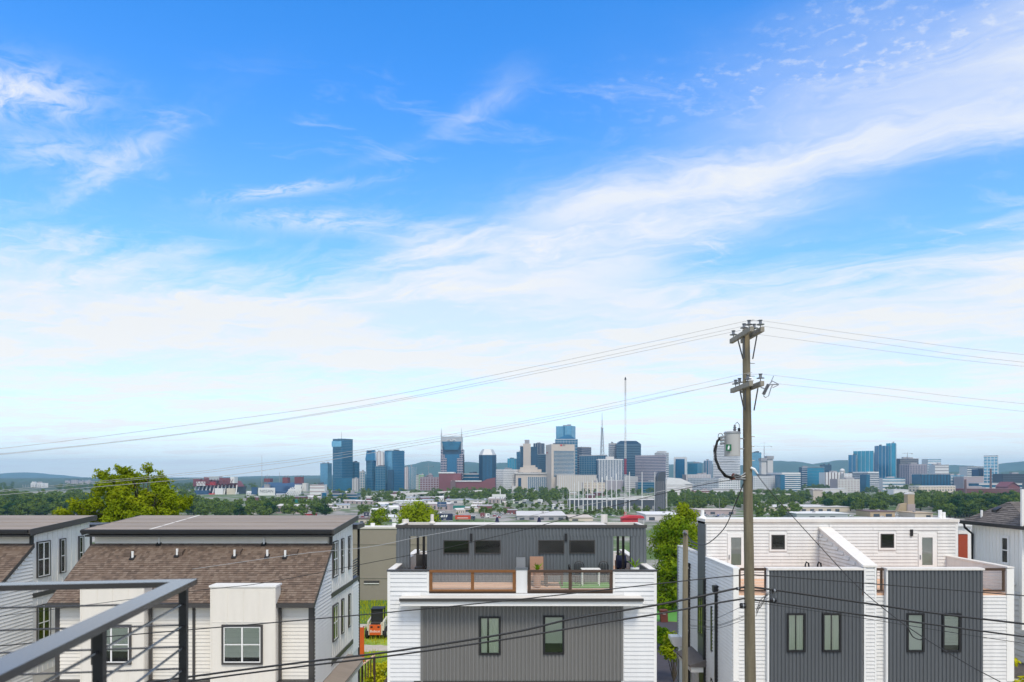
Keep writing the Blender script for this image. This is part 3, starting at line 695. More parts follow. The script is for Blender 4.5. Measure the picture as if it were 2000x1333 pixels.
    for a0, a1, n0, n1 in ((o0, p0 + .25, o0, p0), (p1 - .25, o1, p1, o1)):    # frames of the open bays
        part(h, 'bay_beam', M['flat_roof'], lambda b: b.box(a0, a1, py_ + .006, py_ + .22, pz - .38, pz + .1))
        part(h, 'bay_beam', M['flat_roof'], lambda b: b.box(a0, a1, pb - .2, pb + .05, pz - .3, pz + .1))
        oa = a0 if n0 == o0 and a0 == o0 else a1 - .2
        part(h, 'bay_beam', M['flat_roof'], lambda b: b.box(oa, oa + .2, py_ + .222, pb - .202, pz - .3, pz + .098))
        part(h, 'bay_lining', M['dark_wood'], lambda b: b.box(oa + (.2 if oa == o0 else -.03), oa + (.23 if oa == o0 else 0), py_ + .222, pb - .202, pz - .32, pz + .06))
    for a0, a1 in ((o0, X(800, py_)), (X(1232, py_), o1)):
        part(h, 'bay_column', M['grey_metal_upper'], lambda b: b.box(a0 + .02, a1 - .02, py_ + .002, py_ + .45, deck, pz - .31))
        corrugated(h, pf, a0, a1, pt - .2, pz - .4, M['grey_metal_upper'], .152, .035, name='corrugated_cladding')
        corrugated(h, Face('x', a0 if a0 == o0 else a1, -1 if a0 == o0 else 1), py_, py_ + .45, pt - .2, pz - .31, M['grey_metal_upper'], .152, .035)
    for px, yy in ((816, 34.4), (827.5, 33.4), (1207, 34.4), (1217.5, 33.2)):
        part(h, 'bay_post', M['black'], lambda b: b.box(X(px, yy) - .055, X(px, yy) + .055, yy, yy + .1, deck, pz - .31))
    for px, y2, hh in ((844, 34.0, .42), (1180, 34.2, .40), (792, 34.45, .16)):
        x = X(px, y2); v_ = part(h, 'roof_vent', M['flat_roof'], lambda b: b.tube([(x, y2, pz + .09), (x, y2, pz + .16), (x, y2, pz + .18), (x, y2, pz + .09 + hh)], [.17, .13, .08, .075] if px == 844 else [.16, .16, .16, .16], 10))
    # shed roofs over the side doors
    for s, a in ((-1, x0), (1, x1)):
        sh = part(h, 'side_porch', M['rust'], lambda b: b.prism_y([(a, 5.3), (a + s * 1.3, 5.3), (a + s * 1.3, 5.36), (a, 6.3)], 29.6, 38.0))
        for k in range(14): part(sh, 'edge_tile', SH[2], lambda b: b.obox((a + s * 1.22, 29.7 + k * .6, 5.38), (s * .2, 0, -.06), (0, .42, 0), (0, 0, .09)))
    return h
duplex_c = middle_duplex()
# ---------------------------------------------------------------- the white duplex on the right
def right_duplex():
    x0, x1 = 8.97, 20.25; yf = 29.0; yb = 38.6; pt = 12.33; deck = 11.3
    h = thing('duplex', (14.6, 34, 2.4), 'white duplex with two dark slate metal panels, behind the tall utility pole', 'house')
    ff = Face('y', yf, -1); fl = Face('x', x0, -1); zb = 6.4
    part(h, 'wall', M['aged_siding'], lambda b: b.box(x0, x1, yf, yb, 2.4, deck - .1))
    part(h, 'deck_surface', M['deck_wood'], lambda b: b.box(x0 + .2, x1 - .2, yf + .02, yb - .2, deck - .1, deck))
    # panels
    pans = [(X(1499, yf), X(1680, yf)), (X(1729.5, yf), X(1914.5, yf))]
    wins = [[(1536.5, 1573), (1606, 1643)], [(1770.5, 1805), (1840, 1876)]]
    for (a0, a1), ws in zip(pans, wins):
        part(h, 'panel_box', M['slate_metal'], lambda b: b.box(a0 + .02, a1 - .02, yf - .16, yf + .2, 7.72, pt - .08))
        pf = Face('y', yf - .16, -1)
        wz = [(X(p, yf - .2), X(q, yf - .2), Z(1274, yf - .2), Z(1198, yf - .2)) for p, q in ws]
        corrugated(h, pf, a0, a1, 7.72, pt - .08, M['slate_metal'], .152, .035, [(w[0] + .03, w[1] - .03, w[2] + .03, w[3] - .03) for w in wz])
        part(h, 'panel_cap', M['stained_cap'], lambda b: b.box(a0 - .06, a1 + .04, yf - .24, yf + .24, pt - .075, pt + .0))
        part(h, 'edge_trim', M['white_trim'], lambda b: b.box(a0 - .07, a0 - .005, yf - .2, yf - .03, 7.7, pt - .08))
        for w, k in zip(wz, ('curtains', 'curtains') if ws[0][0] < 1700 else ('shade_full', 'blind')):
            wd = window(h, pf, *w, M['black'], .075, None, k, proud=.085)
            if k == 'shade_full':
                part(wd, 'roller_shade', M['blind'], lambda b: pf.box(b, w[0] + .085, w[1] - .085, .012, .02, w[2] + .085, w[3] - .085))
    part(h, 'base_band', M['aged_siding'], lambda b: ff.box(b, x0, x1, 0, .05, 7.4, 7.68))
    # siding strips of the front
    e0, e1 = x0 + .2, pans[0][0] - .08
    siding(h, ff, e0, e1, 7.7, deck - .08, M['aged_siding'], .15)
    siding(h, ff, X(1710, yf), pans[1][0] - .08, 7.7, deck - .08, M['aged_siding'], .15)
    siding(h, ff, pans[1][1] + .02, X(1965, yf), 7.7, deck - .08, M['aged_siding'], .15)
    siding(h, ff, pans[0][1] + .02, X(1684, yf), 7.7, deck - .08, M['aged_siding'], .15)
    part(h, 'corner_board', M['bright_siding'], lambda b: ff.box(b, x0 - .03, x0 + .19, 0, .05, 7.75, pt - .05))
    part(h, 'corner_board', M['bright_siding'], lambda b: ff.box(b, X(1965, yf), x1 + .03, 0, .05, 7.75, pt - .05))
    part(h, 'side_pier', M['bright_siding'], lambda b: b.box(X(1965, yf), x1, yf + .003, yf + .3, deck - .1, pt - .06))
    # party wall
    pw0, pw1 = X(1684, yf), X(1708, yf)
    part(h, 'party_wall', M['aged_siding'], lambda b: b.prism_x([(yf - .12, 7.6), (33.1, 7.6), (33.1, 13.6), (yf - .12, 12.36)], pw0 + .03, pw1 - .03))
    siding(h, Face('y', yf - .12, -1), pw0 + .07, pw1 - .07, 7.7, 12.3, M['aged_siding'], .15)
    for a in (pw0, pw1 - .07): part(h, 'corner_board', M['white_trim'], lambda b: b.box(a, a + .07, yf - .16, yf - .10, 7.7, 12.36))
    part(h, 'party_wall_cap', M['stained_cap'], lambda b: b.prism_x([(yf - .18, 12.37), (33.05, 13.61), (33.05, 13.69), (yf - .18, 12.44)], pw0 - .04, pw1 + .04))
    siding(h, Face('x', pw0 + .03, -1), yf + .1, 33.05, deck, 13.5, M['aged_siding'], .15, lim=lambda z, a, c: (max(a, yf - .1 + (z + .14 - 12.36) * 3.5) if z > 12.15 else a, c))
    # little wood railings
    for a0, a1 in ((x0 + .2, e1 + .06), (pw1 + .02, pans[1][0] - .1), (pans[1][1] + .03, X(1965, yf) - .04), (pans[0][1] + .02, pw0 - .03)):
        cable_rail(h, Face('y', yf + .06, -1), a0, a1, deck + .06, pt - .02, M['dark_wood'], (a0 + .04, a1 - .05), 6, .09)
    # left side parapet and wall
    part(h, 'parapet', M['aged_siding'], lambda b: b.box(x0, x0 + .2, yf + .02, 33.1, deck - .1, pt - .06))
    part(h, 'parapet_cap', M['white_trim'], lambda b: b.box(x0 - .05, x0 + .24, yf - .04, 33.1, pt - .06, pt))
    part(h, 'parapet', M['aged_siding'], lambda b: b.box(x0, x0 + .2, 34.42, yb, deck - .1, pt - .06))
    part(h, 'parapet_cap', M['stained_cap'], lambda b: b.box(x0 - .05, x0 + .24, 34.42, yb + .04, pt - .06, pt))
    part(h, 'parapet', M['aged_siding'], lambda b: b.box(x1 - .2, x1, yf + .31, 36, deck - .1, pt - .02))
    part(h, 'parapet_cap', M['stained_cap'], lambda b: b.box(x1 - .24, x1 + .05, yf - .04, 36, pt - .02, pt + .04))
    wl = [(34.45, 35.05, 8.3, 10.35), (31.95, 32.2, 8.2, 10.2)]
    hol = [(a - .02, c + .02, z - .02, w + .02) for a, c, z, w in wl[1:]] + [(33.12, 34.4, 7.4, 12.4)]
    siding(h, fl, yf + .02, 33.1, 5.9, pt - .07, M['bright_siding'], .15, hol)
    siding(h, fl, 34.42, yb, 6.4, pt - .07, M['bright_siding'], .15, hol)
    part(h, 'side_cladding', M['slate_metal'], lambda b: b.box(x0 - .06, x0 + .02, 33.12, 34.40, 7.3, 13.92))
    window(h, Face('x', x0 - .06, -1), 33.3, 34.2, 8.55, 10.4, M['black'], .05, M['black'], 'dark', (2, 1), proud=.06)
    window(h, fl, *wl[1], M['black'], .05, None, 'dark', proud=.06)
    window(h, fl, 31.9, 32.2, 5.8, 7.0, M['black'], .05, None, 'dark', proud=.06)
    window(h, fl, 30.0, 30.6, 5.4, 6.5, M['white_trim'], .08, None, 'dark', proud=.06)
    for y, zt in ((36.0, 11.4), (33.05, 11.3), (31.15, 11.0)):
        ds = part(h, 'downspout', M['black'], lambda b: b.box(x0 - .16, x0 - .04, y - .06, y + .06, 3.0, zt))
        if y != 33.05: part(ds, 'conductor_head', M['black'], lambda b: b.prism_x([(y - .1, zt), (y + .1, zt), (y + .16, zt + .28), (y - .16, zt + .28)], x0 - .24, x0 - .03))
    part(h, 'conduit', M['galv'], lambda b: b.tube([(x0 - .05, 38.5, 3), (x0 - .05, 38.5, 12.3)], .05, 8))
    part(h, 'meter_box', M['white_trim'], lambda b: b.prism_y([(x0 - .02, 7.1), (x0 - .45, 7.1), (x0 - .62, 7.45), (x0 - .62, 7.6), (x0 - .02, 7.6)], 37.6, 38.3))
    # porch on the side
    po = part(h, 'side_porch', M['bright_siding'], lambda b: b.box(x0 - .72, x0 - .02, 33.0, 35.5, 7.0, 7.25))
    part(po, 'porch_roof', SG[0], lambda b: b.prism_y([(x0 - .8, 7.25), (x0 - .02, 7.25), (x0 - .02, 7.62), (x0 - .8, 7.33)], 32.92, 35.6))
    part(h, 'side_door', M['black'], lambda b: b.box(x0 - .03, x0 - .001, 33.4, 34.3, 3.0, 6.8))
    # roof room
    py_ = 33.1; r0, r1 = X(1376, py_), X(1869.5, py_); rz = 13.92; pf = Face('y', py_, -1)
    part(h, 'roof_room', M['aged_siding'], lambda b: b.box(r0 + .06, r1, py_, 34.4, deck, rz))
    part(h, 'roof_cap', M['stained_cap'], lambda b: b.box(x0 - .08, r1 + .06, py_ - .09, 34.5, rz + .002, rz + .14))
    part(h, 'roof_slope', M['stained_cap'], lambda b: b.box(x0 - .06, r1 + .03, py_ - .03, 34.45, rz - .1, rz))
    d1, d2 = (X(1420.5, py_), X(1455.5, py_)), (X(1793, py_), X(1829, py_))
    w1, w2 = (X(1502, py_), X(1536, py_), Z(1077, py_), Z(1041, py_)), (X(1715, py_), X(1749, py_), Z(1074, py_), Z(1039, py_))
    hol = [(d[0] - .03, d[1] + .03, 11, Z(1040, py_) + .02) for d in (d1, d2)] + [(w[0] - .02, w[1] + .02, w[2] - .02, w[3] + .02) for w in (w1, w2)]
    siding(h, pf, r0 + .08, X(1616, py_), deck, rz - .1, M['aged_siding'], .15, hol)
    siding(h, pf, X(1620, py_), r1 - .1, deck, rz - .1, M['aged_siding'], .15, hol)
    part(h, 'corner_board', M['white_trim'], lambda b: pf.box(b, r1 - .1, r1 + .02, 0, .035, deck, rz - .1))
    for w in (w1, w2): window(h, pf, *w, M['white_trim'], .09, M['charcoal'], 'dark', proud=.05, glass=M['glass_dark'])
    for d in (d1, d2):
        dr = part(h, 'door', M['white_trim'], lambda b: (pf.box(b, d[0], d[0] + .16, 0, .05, deck, Z(1042, py_)), pf.box(b, d[1] - .2, d[1], 0, .05, deck, Z(1042, py_)), pf.box(b, d[0] + .16, d[1] - .2, 0, .05, Z(1050, py_), Z(1042, py_)), pf.box(b, d[0] + .16, d[1] - .2, 0, .05, deck, Z(1104, py_))))
        part(dr, 'pane', M['glass'], lambda b: pf.box(b, d[0] + .16, d[1] - .2, .02, .03, Z(1104, py_), Z(1050, py_)))
        part(dr, 'door_blind', M['shade'], lambda b: pf.box(b, d[0] + .17, d[1] - .21, .002, .01, deck + .2, Z(1082, py_)))
        part(dr, 'handle', M['galv'], lambda b: pf.box(b, d[0] + .05, d[0] + .09, .05, .09, 12.2, 12.4))
    wall_light(h, pf, X(1779, py_), Z(1047, py_), .3)
    for px in (1372, 1836, 1843):
        x = X(px, 33.8); part(h, 'roof_vent', M['white_trim'], lambda b: b.tube([(x, 33.8, rz + .13), (x, 33.8, rz + .2), (x, 33.8, rz + .24), (x, 33.8, rz + (.52 if px < 1840 else .42))], [.2, .16, .09, .08] if px < 1400 else [.09, .09, .085, .085], 10))
    for k in range(3): part(h, 'back_railing', M['black'], lambda b: b.tube([(x0 + .1, 34.5, pt + .1 + k * .14), (x0 + .1, yb, pt + .1 + k * .14)], .02, 6))
    # two chair backs showing over the deck parapet
    for px, w in ((1573, .30), (1597, .12)):
        part(h, 'deck_hook', M['black'], lambda b: b.tube([(X(px, 30.2), 30.2, deck), (X(px, 30.2), 30.2, 12.3), (X(px, 30.2) + .05, 30.2, 12.42), (X(px, 30.2) + .13, 30.2, 12.36), (X(px, 30.2) + .16, 30.2, 12.1)], .035, 6))
    return h
duplex_r = right_duplex()
# ---------------------------------------------------------------- far right house
def corner_house():
    xw = 22.0; y0, y1 = 30.2, 34.25
    h = thing('house', (25, 33, 2.4), 'white batten sided house with a dark grey hip roof, at the right photo edge', 'house')
    fl = Face('x', xw, -1); ze = 13.84; zb = 11.17
    part(h, 'wall', M['bright_siding'], lambda b: b.box(xw, xw + 9, y0, y1, 2.4, ze))
    w1 = (31.66, 32.2, 12.10, 13.38); w2 = (30.3, 30.92, 11.9, 13.3); w3 = (30.4, 31.0, 9.75, 10.75)
    hol = [(w[0] - .02, w[1] + .02, w[2] - .02, w[3] + .02) for w in (w1, w2, w3)]
    battens(h, fl, y0 + .03, y1 - .03, lambda a: (zb, ze - .05), M['bright_siding'], .235, hol, .05)
    part(h, 'belly_band', M['white_trim'], lambda b: fl.box(b, y0, y1, 0, .04, zb - .14, zb))
    siding(h, fl, y0, y1, 6.6, zb - .14, M['white_siding'], .24, hol)
    for w in (w1, w2, w3): window(h, fl, *w, M['white_trim'], .06, M['white_trim'], 'dark', (1, 2), glass=M['glass_dark'])
    ex, ey0, ey1, e = xw - .32, y0 - .4, y1 + .35, ze + .05; ap = (22.75, 32.8, 14.86); yr = 32.8
    rb = MB(); vs = [(ex, ey0, e), (ex, ey1, e), ap, (xw + 9, yr, ap[2]), (xw + 9, ey0, e), (xw + 9, ey1, e)]
    rb.add(vs, [(0, 1, 2), (0, 2, 3, 4), (1, 5, 3, 2), (0, 4, 5, 1), (4, 3, 5)]); rf = rb.build('roof', SG[0], h)
    sb = MB(); r = random.Random(9)
    def courses(a, b_, c, d, n, w0=.2):
        a, b_, c, d = map(Vector, (a, b_, c, d)); nrm = (b_ - a).cross(d - a).normalized()
        if nrm.z < 0: nrm = -nrm
        ln = (b_ - a).length
        for k in range(n):
            t0, t1 = k / n, (k + 1) / n; L0, R0 = a.lerp(d, t0), b_.lerp(c, t0); L1, R1 = a.lerp(d, t1), b_.lerp(c, t1); f = 0.0; m = max(1, int((R0 - L0).length / .3))
            for q in range(m):
                f0, f1 = q / m, (q + .96) / m; th = .014 + r.random() * .02
                A, B, C_, D = L0.lerp(R0, f0), L0.lerp(R0, f1), L1.lerp(R1, f1), L1.lerp(R1, f0)
                sb.add([A + nrm * th, B + nrm * th, C_ + nrm * .005, D + nrm * .005, A, B], [(0, 1, 2, 3), (4, 5, 1, 0)], r.choice((0, 0, 1, 2)))
    courses((ex, ey1, e), (ex, ey0, e), ap, ap, 12); courses((ex, ey0, e), (ex + 5, ey0, e), (ap[0] + 4, yr, ap[2]), ap, 18)
    sb.build('shingles', SG, rf, kind='stuff', fix=False)
    part(h, 'gutter', M['black'], lambda b: b.box(ex - .1, ex, ey0, ey1, e - .13, e + .02)); part(h, 'gutter', M['black'], lambda b: b.box(ex - .1, ex + 5, ey0 - .1, ey0 - .002, e - .13, e + .02))
    part(h, 'soffit', M['white_trim'], lambda b: b.box(ex + .01, xw - .03, ey0 + .02, ey1 - .02, e - .16, e - .03))
    part(h, 'downspout', M['black'], lambda b: b.tube([(ex - .02, ey1 - .25, e - .1), (ex - .02, ey1 - .3, e - .3), (xw - .08, y1 - .12, e - .6), (xw - .08, y1 - .12, 9)], .055, 8))
    for px, py in ((1945, 993), (1957, 994.5)):
        x, y, z = 22.35 + (px - 1945) * .012, 33.0 - (px - 1945) * .02, 14.44; part(h, 'roof_vent', M['black'], lambda b: b.prism_y([(x - .16, z - .1), (x - .16, z + .06), (x + .14, z + .2), (x + .2, z + .1)], y - .17, y + .17))
    part(h, 'vent_pipe', M['white_trim'], lambda b: b.tube([(21.95, 33.5, 14.1), (21.95, 33.5, 14.45)], .05, 8))
    part(h, 'chimney', M['bright_siding'], lambda b: b.box(21.63, 23, 30.4, 30.5, 9.5, Z(956, 30.4)))
    for k in range(2): part(h, 'floodlight', M['white_trim'], lambda b: b.tube([(xw - .02, 31.3 + k * .25, 11.3), (xw - .25, 31.25 + k * .25, 11.36)], [.04, .09], 8))
    part(h, 'porch_roof', SG[2], lambda b: b.prism_y([(xw - .9, 7.5), (xw - .02, 7.5), (xw - .02, 8.0), (xw - .9, 7.58)], 30.3, 31.6)); part(h, 'porch_fascia', M['white_siding'], lambda b: b.box(xw - .86, xw - .1, 30.34, 31.56, 6.8, 7.49))
    return h
corner_house()
# red panelled shed end glimpsed between the two
s = thing('shed', (X(1880, 40), 41, 2.4), 'shed end with a red brown door, in the gap beside the hip roofed house', 'shed')
part(s, 'wall', M['bright_siding'], lambda b: b.box(X(1866, 40), X(1897, 40), 40, 43, 2.4, Z(1022, 40)))
part(s, 'door', M['red_door'], lambda b: b.box(X(1871, 40), X(1888.5, 40), 39.93, 39.99, Z(1096, 40), Z(1044, 40)))
part(s, 'door_head', M['stained_cap'], lambda b: b.box(X(1870, 40), X(1889, 40), 39.9, 39.99, Z(1043, 40), Z(1037, 40)))
part(s, 'roof_edge', M['white_trim'], lambda b: b.box(X(1865, 40), X(1897, 40), 39.8, 39.99, Z(1028, 40), Z(1022, 40)))
# ---------------------------------------------------------------- concrete warehouse behind
Yw = 79.0
wh = thing('warehouse', (-8, 88, 2.4), 'plain beige concrete warehouse standing on the lawn behind the houses', 'warehouse')
part(wh, 'wall', M['concrete_wall'], lambda b: b.box(X(600, Yw), X(850, Yw), Yw + .62, 98, 2.4, Z(1033, Yw) - 1.3))
part(wh, 'front_wall', M['concrete_wall'], lambda b: b.box(X(600, Yw), X(850, Yw), Yw, Yw + .6, 2.4, Z(1033, Yw)))
part(wh, 'roof', M['flat_roof'], lambda b: b.box(X(599, Yw), X(851, Yw), Yw - .1, Yw + 2.2, Z(1033, Yw) + .002, Z(1029.5, Yw)))
for z in (Z(1064, Yw), Z(1130, Yw)): part(wh, 'joint_strip', M['concrete_wall'], lambda b: b.box(X(601, Yw), X(849, Yw), Yw - .05, Yw - .003, z, z + .1))
vw_ = part(wh, 'louvre', M['charcoal'], lambda b: b.box(X(711, Yw), X(741, Yw), Yw - .08, Yw - .003, Z(1139, Yw), Z(1134.5, Yw)))
part(vw_, 'sill', M['white_trim'], lambda b: b.box(X(711, Yw), X(741, Yw), Yw - .12, Yw - .09, Z(1140.5, Yw), Z(1139.2, Yw)))
for px in (728, 770): part(wh, 'roof_vent', M['white_trim'], lambda b: b.tube([(X(px, 80), 80, Z(1029.5, Yw)), (X(px, 80), 80, Z(1029.5, Yw) + .35)], .25, 8))
# ---------------------------------------------------------------- yard between the houses
def skid_steer():
    Y = 60.0; x = X(733, Y); z0 = 2.41
    t = thing('skid_steer', (x, Y, z0), 'orange and cream skid steer loader parked on the grass, seen from behind', 'loader')
    L = lambda a, b_, c: (x + a, Y + b_, z0 + c)
    B = lambda b, a0, a1, c0, c1, d0, d1, m=0: b.box(x + a0, x + a1, Y + c0, Y + c1, z0 + d0, z0 + d1, m)
    part(t, 'body', M['cream'], lambda b: (B(b, -.58, .58, .02, 2.3, .35, 1.05), B(b, -.52, .52, .1, 1.0, 1.05, 1.28)))
    eg = part(t, 'engine_door', M['orange'], lambda b: (B(b, -.47, .47, -.1, .02, .38, 1.22)))
    part(eg, 'grille', M['black'], lambda b: (B(b, -.38, -.2, -.12, -.101, .98, 1.12), B(b, .2, .38, -.12, -.101, .98, 1.12)))
    part(eg, 'top_grille', M['charcoal'], lambda b: [B(b, -.4, .4, .0, .4, 1.25 + .0 + k * .05, 1.28 + k * .05) for k in range(3)])
    sign_text(eg, 'Bobcat', L(0.0, -.105, .60), .30, M['white_sign'], 0, .004)
    cab = part(t, 'cab', M['black'], lambda b: [B(b, sx - .04, sx + .04, yy, yy + .09, 1.2, 2.35) for sx in (-.46, .46) for yy in (.75, 1.75)] + [B(b, -.52, .52, .7, 1.9, 2.35, 2.43)])
    part(cab, 'rear_screen', M['room'], lambda b: B(b, -.42, .42, .78, .80, 1.25, 2.35))
    part(cab, 'seat', M['black'], lambda b: (B(b, -.25, .25, 1.0, 1.5, 1.15, 1.4), B(b, -.25, .25, .9, 1.02, 1.4, 2.0)))
    for s in (-1, 1):
        part(t, 'lift_arm', M['cream'], lambda b: (b.bar(L(s * .64, .15, 1.35), L(s * .64, 1.7, 1.5), .13, .2), b.bar(L(s * .64, 1.7, 1.5), L(s * .64, 2.6, .55), .13, .2), b.bar(L(s * .64, .15, .7), L(s * .64, .2, 1.35), .13, .18)))
        for yy in (.45, 1.6):
            w = part(t, 'wheel', M['rubber'], lambda b: b.tube([L(s * .6, yy, .40), L(s * .65, yy, .40), L(s * .85, yy, .40), L(s * .9, yy, .40)], [.33, .4, .4, .33], 18))
            part(w, 'rim', M['cream'], lambda b: b.tube([L(s * .86, yy, .40), L(s * .91, yy, .40)], .2, 12))
    part(t, 'bucket', M['galv'], lambda b: b.prism_x([(Y + 2.3, z0 + .02), (Y + 3.1, z0 + .02), (Y + 3.1, z0 + .06), (Y + 2.4, z0 + .1), (Y + 2.38, z0 + .6), (Y + 2.3, z0 + .6)], x - .85, x + .85))
skid_steer()
Y = 52.0
o = thing('barrier', (X(708, Y), Y, 2.41), 'tall orange plastic barrier panel beside the pale house', 'barrier')
part(o, 'panel', M['orange'], lambda b: b.box(X(701, Y), X(711, Y), Y, Y + .06, 2.6, Z(1226, Y)))
for a in (701, 710): part(o, 'post', M['rust'], lambda b: b.box(X(a, Y) - .03, X(a, Y) + .03, Y + .06, Y + .12, 2.41, Z(1224, Y)))
Y = 41.9
o = thing('stair_landing', (X(712, Y), Y, 2.41), 'wooden stair landing with slatted guard, low beside the pale house', 'stairs')
for k in range(5): part(o, 'baluster', M['dark_wood'], lambda b: b.box(X(708 + k * 3.4, Y) - .03, X(708 + k * 3.4, Y) + .03, Y + k * .3, Y + k * .3 + .05, Z(1330, Y), Z(1296 - k * 1.5, Y)))
part(o, 'guard_rail', M['deck_wood'], lambda b: b.bar((X(707, Y), Y - .05, Z(1299, Y)), (X(723, Y), Y + 1.3, Z(1291, Y)), .12, .06))
for k in range(5): part(o, 'tread', M['deck_wood'], lambda b: b.box(X(707, Y), X(724, Y), Y - 1.5 + k * .28, Y - 1.22 + k * .28, 2.7 + k * .2, 2.75 + k * .2))
for k in (0, 1): part(o, 'post', M['dark_wood'], lambda b: b.box(X(707 + 16 * k, Y) - .05, X(707 + 16 * k, Y) + .05, Y + 1.3 * k, Y + 1.3 * k + .1, 2.41, Z(1294, Y)))
Y = 67.0
o = thing('burn_barrel', (X(1298, Y), Y, 2.41), 'rusty brown box bin standing at the end of the dark driveway', 'bin')
part(o, 'body', M['rust'], lambda b: b.add([(X(1291.5, Y), Y, 2.42), (X(1305, Y), Y, 2.42), (X(1305, Y), Y + .6, 2.42), (X(1291.5, Y), Y + .6, 2.42), (X(1290, Y), Y, 3.45), (X(1304, Y), Y, 3.45), (X(1304, Y), Y + .6, 3.45), (X(1290, Y), Y + .6, 3.45)], [(0,3,2,1),(4,5,6,7),(0,1,5,4),(1,2,6,5),(2,3,7,6),(3,0,4,7)]))
part(o, 'lid', M['rust'], lambda b: b.box(X(1289.6, Y), X(1304.6, Y), Y - .04, Y + .64, 3.46, 3.54))
part(o, 'handle', M['galv'], lambda b: b.tube([(X(1297, Y) - .15, Y - .05, 3.2), (X(1297, Y) - .12, Y - .12, 3.2), (X(1297, Y) + .12, Y - .12, 3.2), (X(1297, Y) + .15, Y - .05, 3.2)], .02, 6))
Y = 58.4
o = thing('toy_ball', (X(1298, Y), Y, 2.41), 'small pink ball lying on the dark driveway', 'ball')
part(o, 'shell', mat('pink_plastic', (.6, .3, .28), .4), lambda b: b.tube([(X(1298, Y), Y, 2.42 + .2 * (1 - math.cos(math.pi * k / 8))) for k in range(9)], [max(.005, .2 * math.sin(math.pi * k / 8)) for k in range(9)], 12), smooth=True)
fe = thing('fence', (X(1310, 76), 76, 2.41), 'low white rail fence along the lawn under the dark tree', 'fence')
for k in range(9): part(fe, 'post', M['white_trim'], lambda b: b.box(X(1282, 76) + k * .9 - .05, X(1282, 76) + k * .9 + .05, 76, 76.1, 2.41, 3.0))
for z in (2.62, 2.86): part(fe, 'rail', M['white_trim'], lambda b: b.box(X(1282, 76), X(1282, 76) + 7.3, 75.95, 75.995, z, z + .1))
# ---------------------------------------------------------------- things on the roof decks
dk = 11.245
def yucca(px, py, Y, label, pot):
    x = X(px, Y); t = thing('yucca_plant', (x, Y, dk), label, 'plant'); r = random.Random(px)
    zt = Z(py, Y)
    part(t, 'pot', pot, lambda b: b.tube([(x, Y, dk + .002), (x, Y, dk + .02), (x, Y, zt - .42)], [.13, .15, .19], 12))
    for k in range(16):
        a = r.random() * 6.28; el = .5 + r.random() * .9; ln = .32 + r.random() * .2; w = .028
        d = Vector((math.cos(a) * math.cos(el), math.sin(a) * math.cos(el), math.sin(el))); s = Vector((-math.sin(a), math.cos(a), 0)) * w
        p0 = Vector((x, Y, zt - .42)); p1 = p0 + d * ln * .55; p2 = p0 + d * ln + Vector((math.cos(a), math.sin(a), -.6)) * .08
        n = d.cross(s).normalized() * .004
        b = MB(); b.add([p0 - s * .6, p0 + s * .6, p1 + s, p1 - s, p2, p0 - s * .6 + n, p0 + s * .6 + n, p1 + s + n, p1 - s + n], [(0, 1, 2, 3), (3, 2, 4), (6, 5, 8, 7), (7, 8, 4)]); b.build('leaf', M['leaf_lime'], t, fix=False)
yucca(1049, 1096, 30.9, 'spiky lime green plant in a pot beside the tan chair on the middle roof deck', M['tan_fabric'])
yucca(1240, 1090, 30.55, 'spiky lime green plant behind the solid parapet end of the middle roof deck', M['white_trim'])
yucca(1208, 1078, 34.6, 'bright green plant beside the dark covered grill in the open bay', M['tan_fabric'])
def armchair(px, Y):
    x = X(px, Y); t = thing('armchair', (x, Y, dk), 'tan high backed armchair on the middle roof deck behind the railing', 'chair')
    part(t, 'seat', M['tan_fabric'], lambda b: b.box(x - .3, x + .3, Y, Y + .55, dk + .22, dk + .42))
    part(t, 'backrest', M['tan_fabric'], lambda b: b.obox((x - .3, Y + .5, dk + .42), (.6, 0, 0), (0, .12, 0), (0, .12, .78)))
    for s in (-1, 1): part(t, 'armrest', M['dark_wood'], lambda b: b.box(x + s * .36 - .05, x + s * .36 + .05, Y, Y + .6, dk + .5, dk + .57))
    for s in (-1, 1):
        for yy in (.04, .54): part(t, 'leg', M['dark_wood'], lambda b: b.box(x + s * .36 - .04, x + s * .36 + .04, Y + yy, Y + yy + .06, dk + .002, dk + .5))
armchair(1049, 31.3)
def bistro_chair(px, Y, rot, label, first=[None]):
    x = X(px, Y)
    if first[0] is None:
        t = thing('bistro_chair', (x, Y, dk + .03), label, 'chair', 'black bistro chairs round the white table'); first[0] = t; z = dk + .03
        part(t, 'seat', M['black'], lambda b: b.tube([(x, Y, z + .44), (x, Y, z + .47)], .21, 16))
        for a in (-.16, .16):
            for c in (-.15, .15): part(t, 'leg', M['black'], lambda b: b.tube([(x + a, Y + c, z + .44), (x + a * 1.25, Y + c * 1.25, z)], .014, 6))
        part(t, 'backrest', M['black'], lambda b: b.tube([(x - .2, Y + .19, z + .45), (x - .22, Y + .23, z + .75), (x - .15, Y + .25, z + .9), (x, Y + .26, z + .95), (x + .15, Y + .25, z + .9), (x + .22, Y + .23, z + .75), (x + .2, Y + .19, z + .45)], .018, 6, cap=True))
        for k in range(6): part(t, 'back_bar', M['black'], lambda b: b.box(x - .17 + k * .068 - .014, x - .17 + k * .068 + .014, Y + .22, Y + .24, z + .47, z + .88 - abs(k - 2.5) * .03))
    else: rename_copies(first[0], (x, Y, dk + .03), rot, 1, label)
bistro_chair(1180, 31.9, 0, 'black bistro chair facing out, its arched back above the railing')
bistro_chair(1132, 31.9, 0, 'black bistro chair behind the white table, near the middle railing post')
bistro_chair(1123, 31.0, R(100), 'black bistro chair standing sideways at the white table end')
t = thing('garden_table', (X(1158, 31.4), 31.4, dk + .03), 'white slatted garden table on the green turf of the roof deck', 'table')
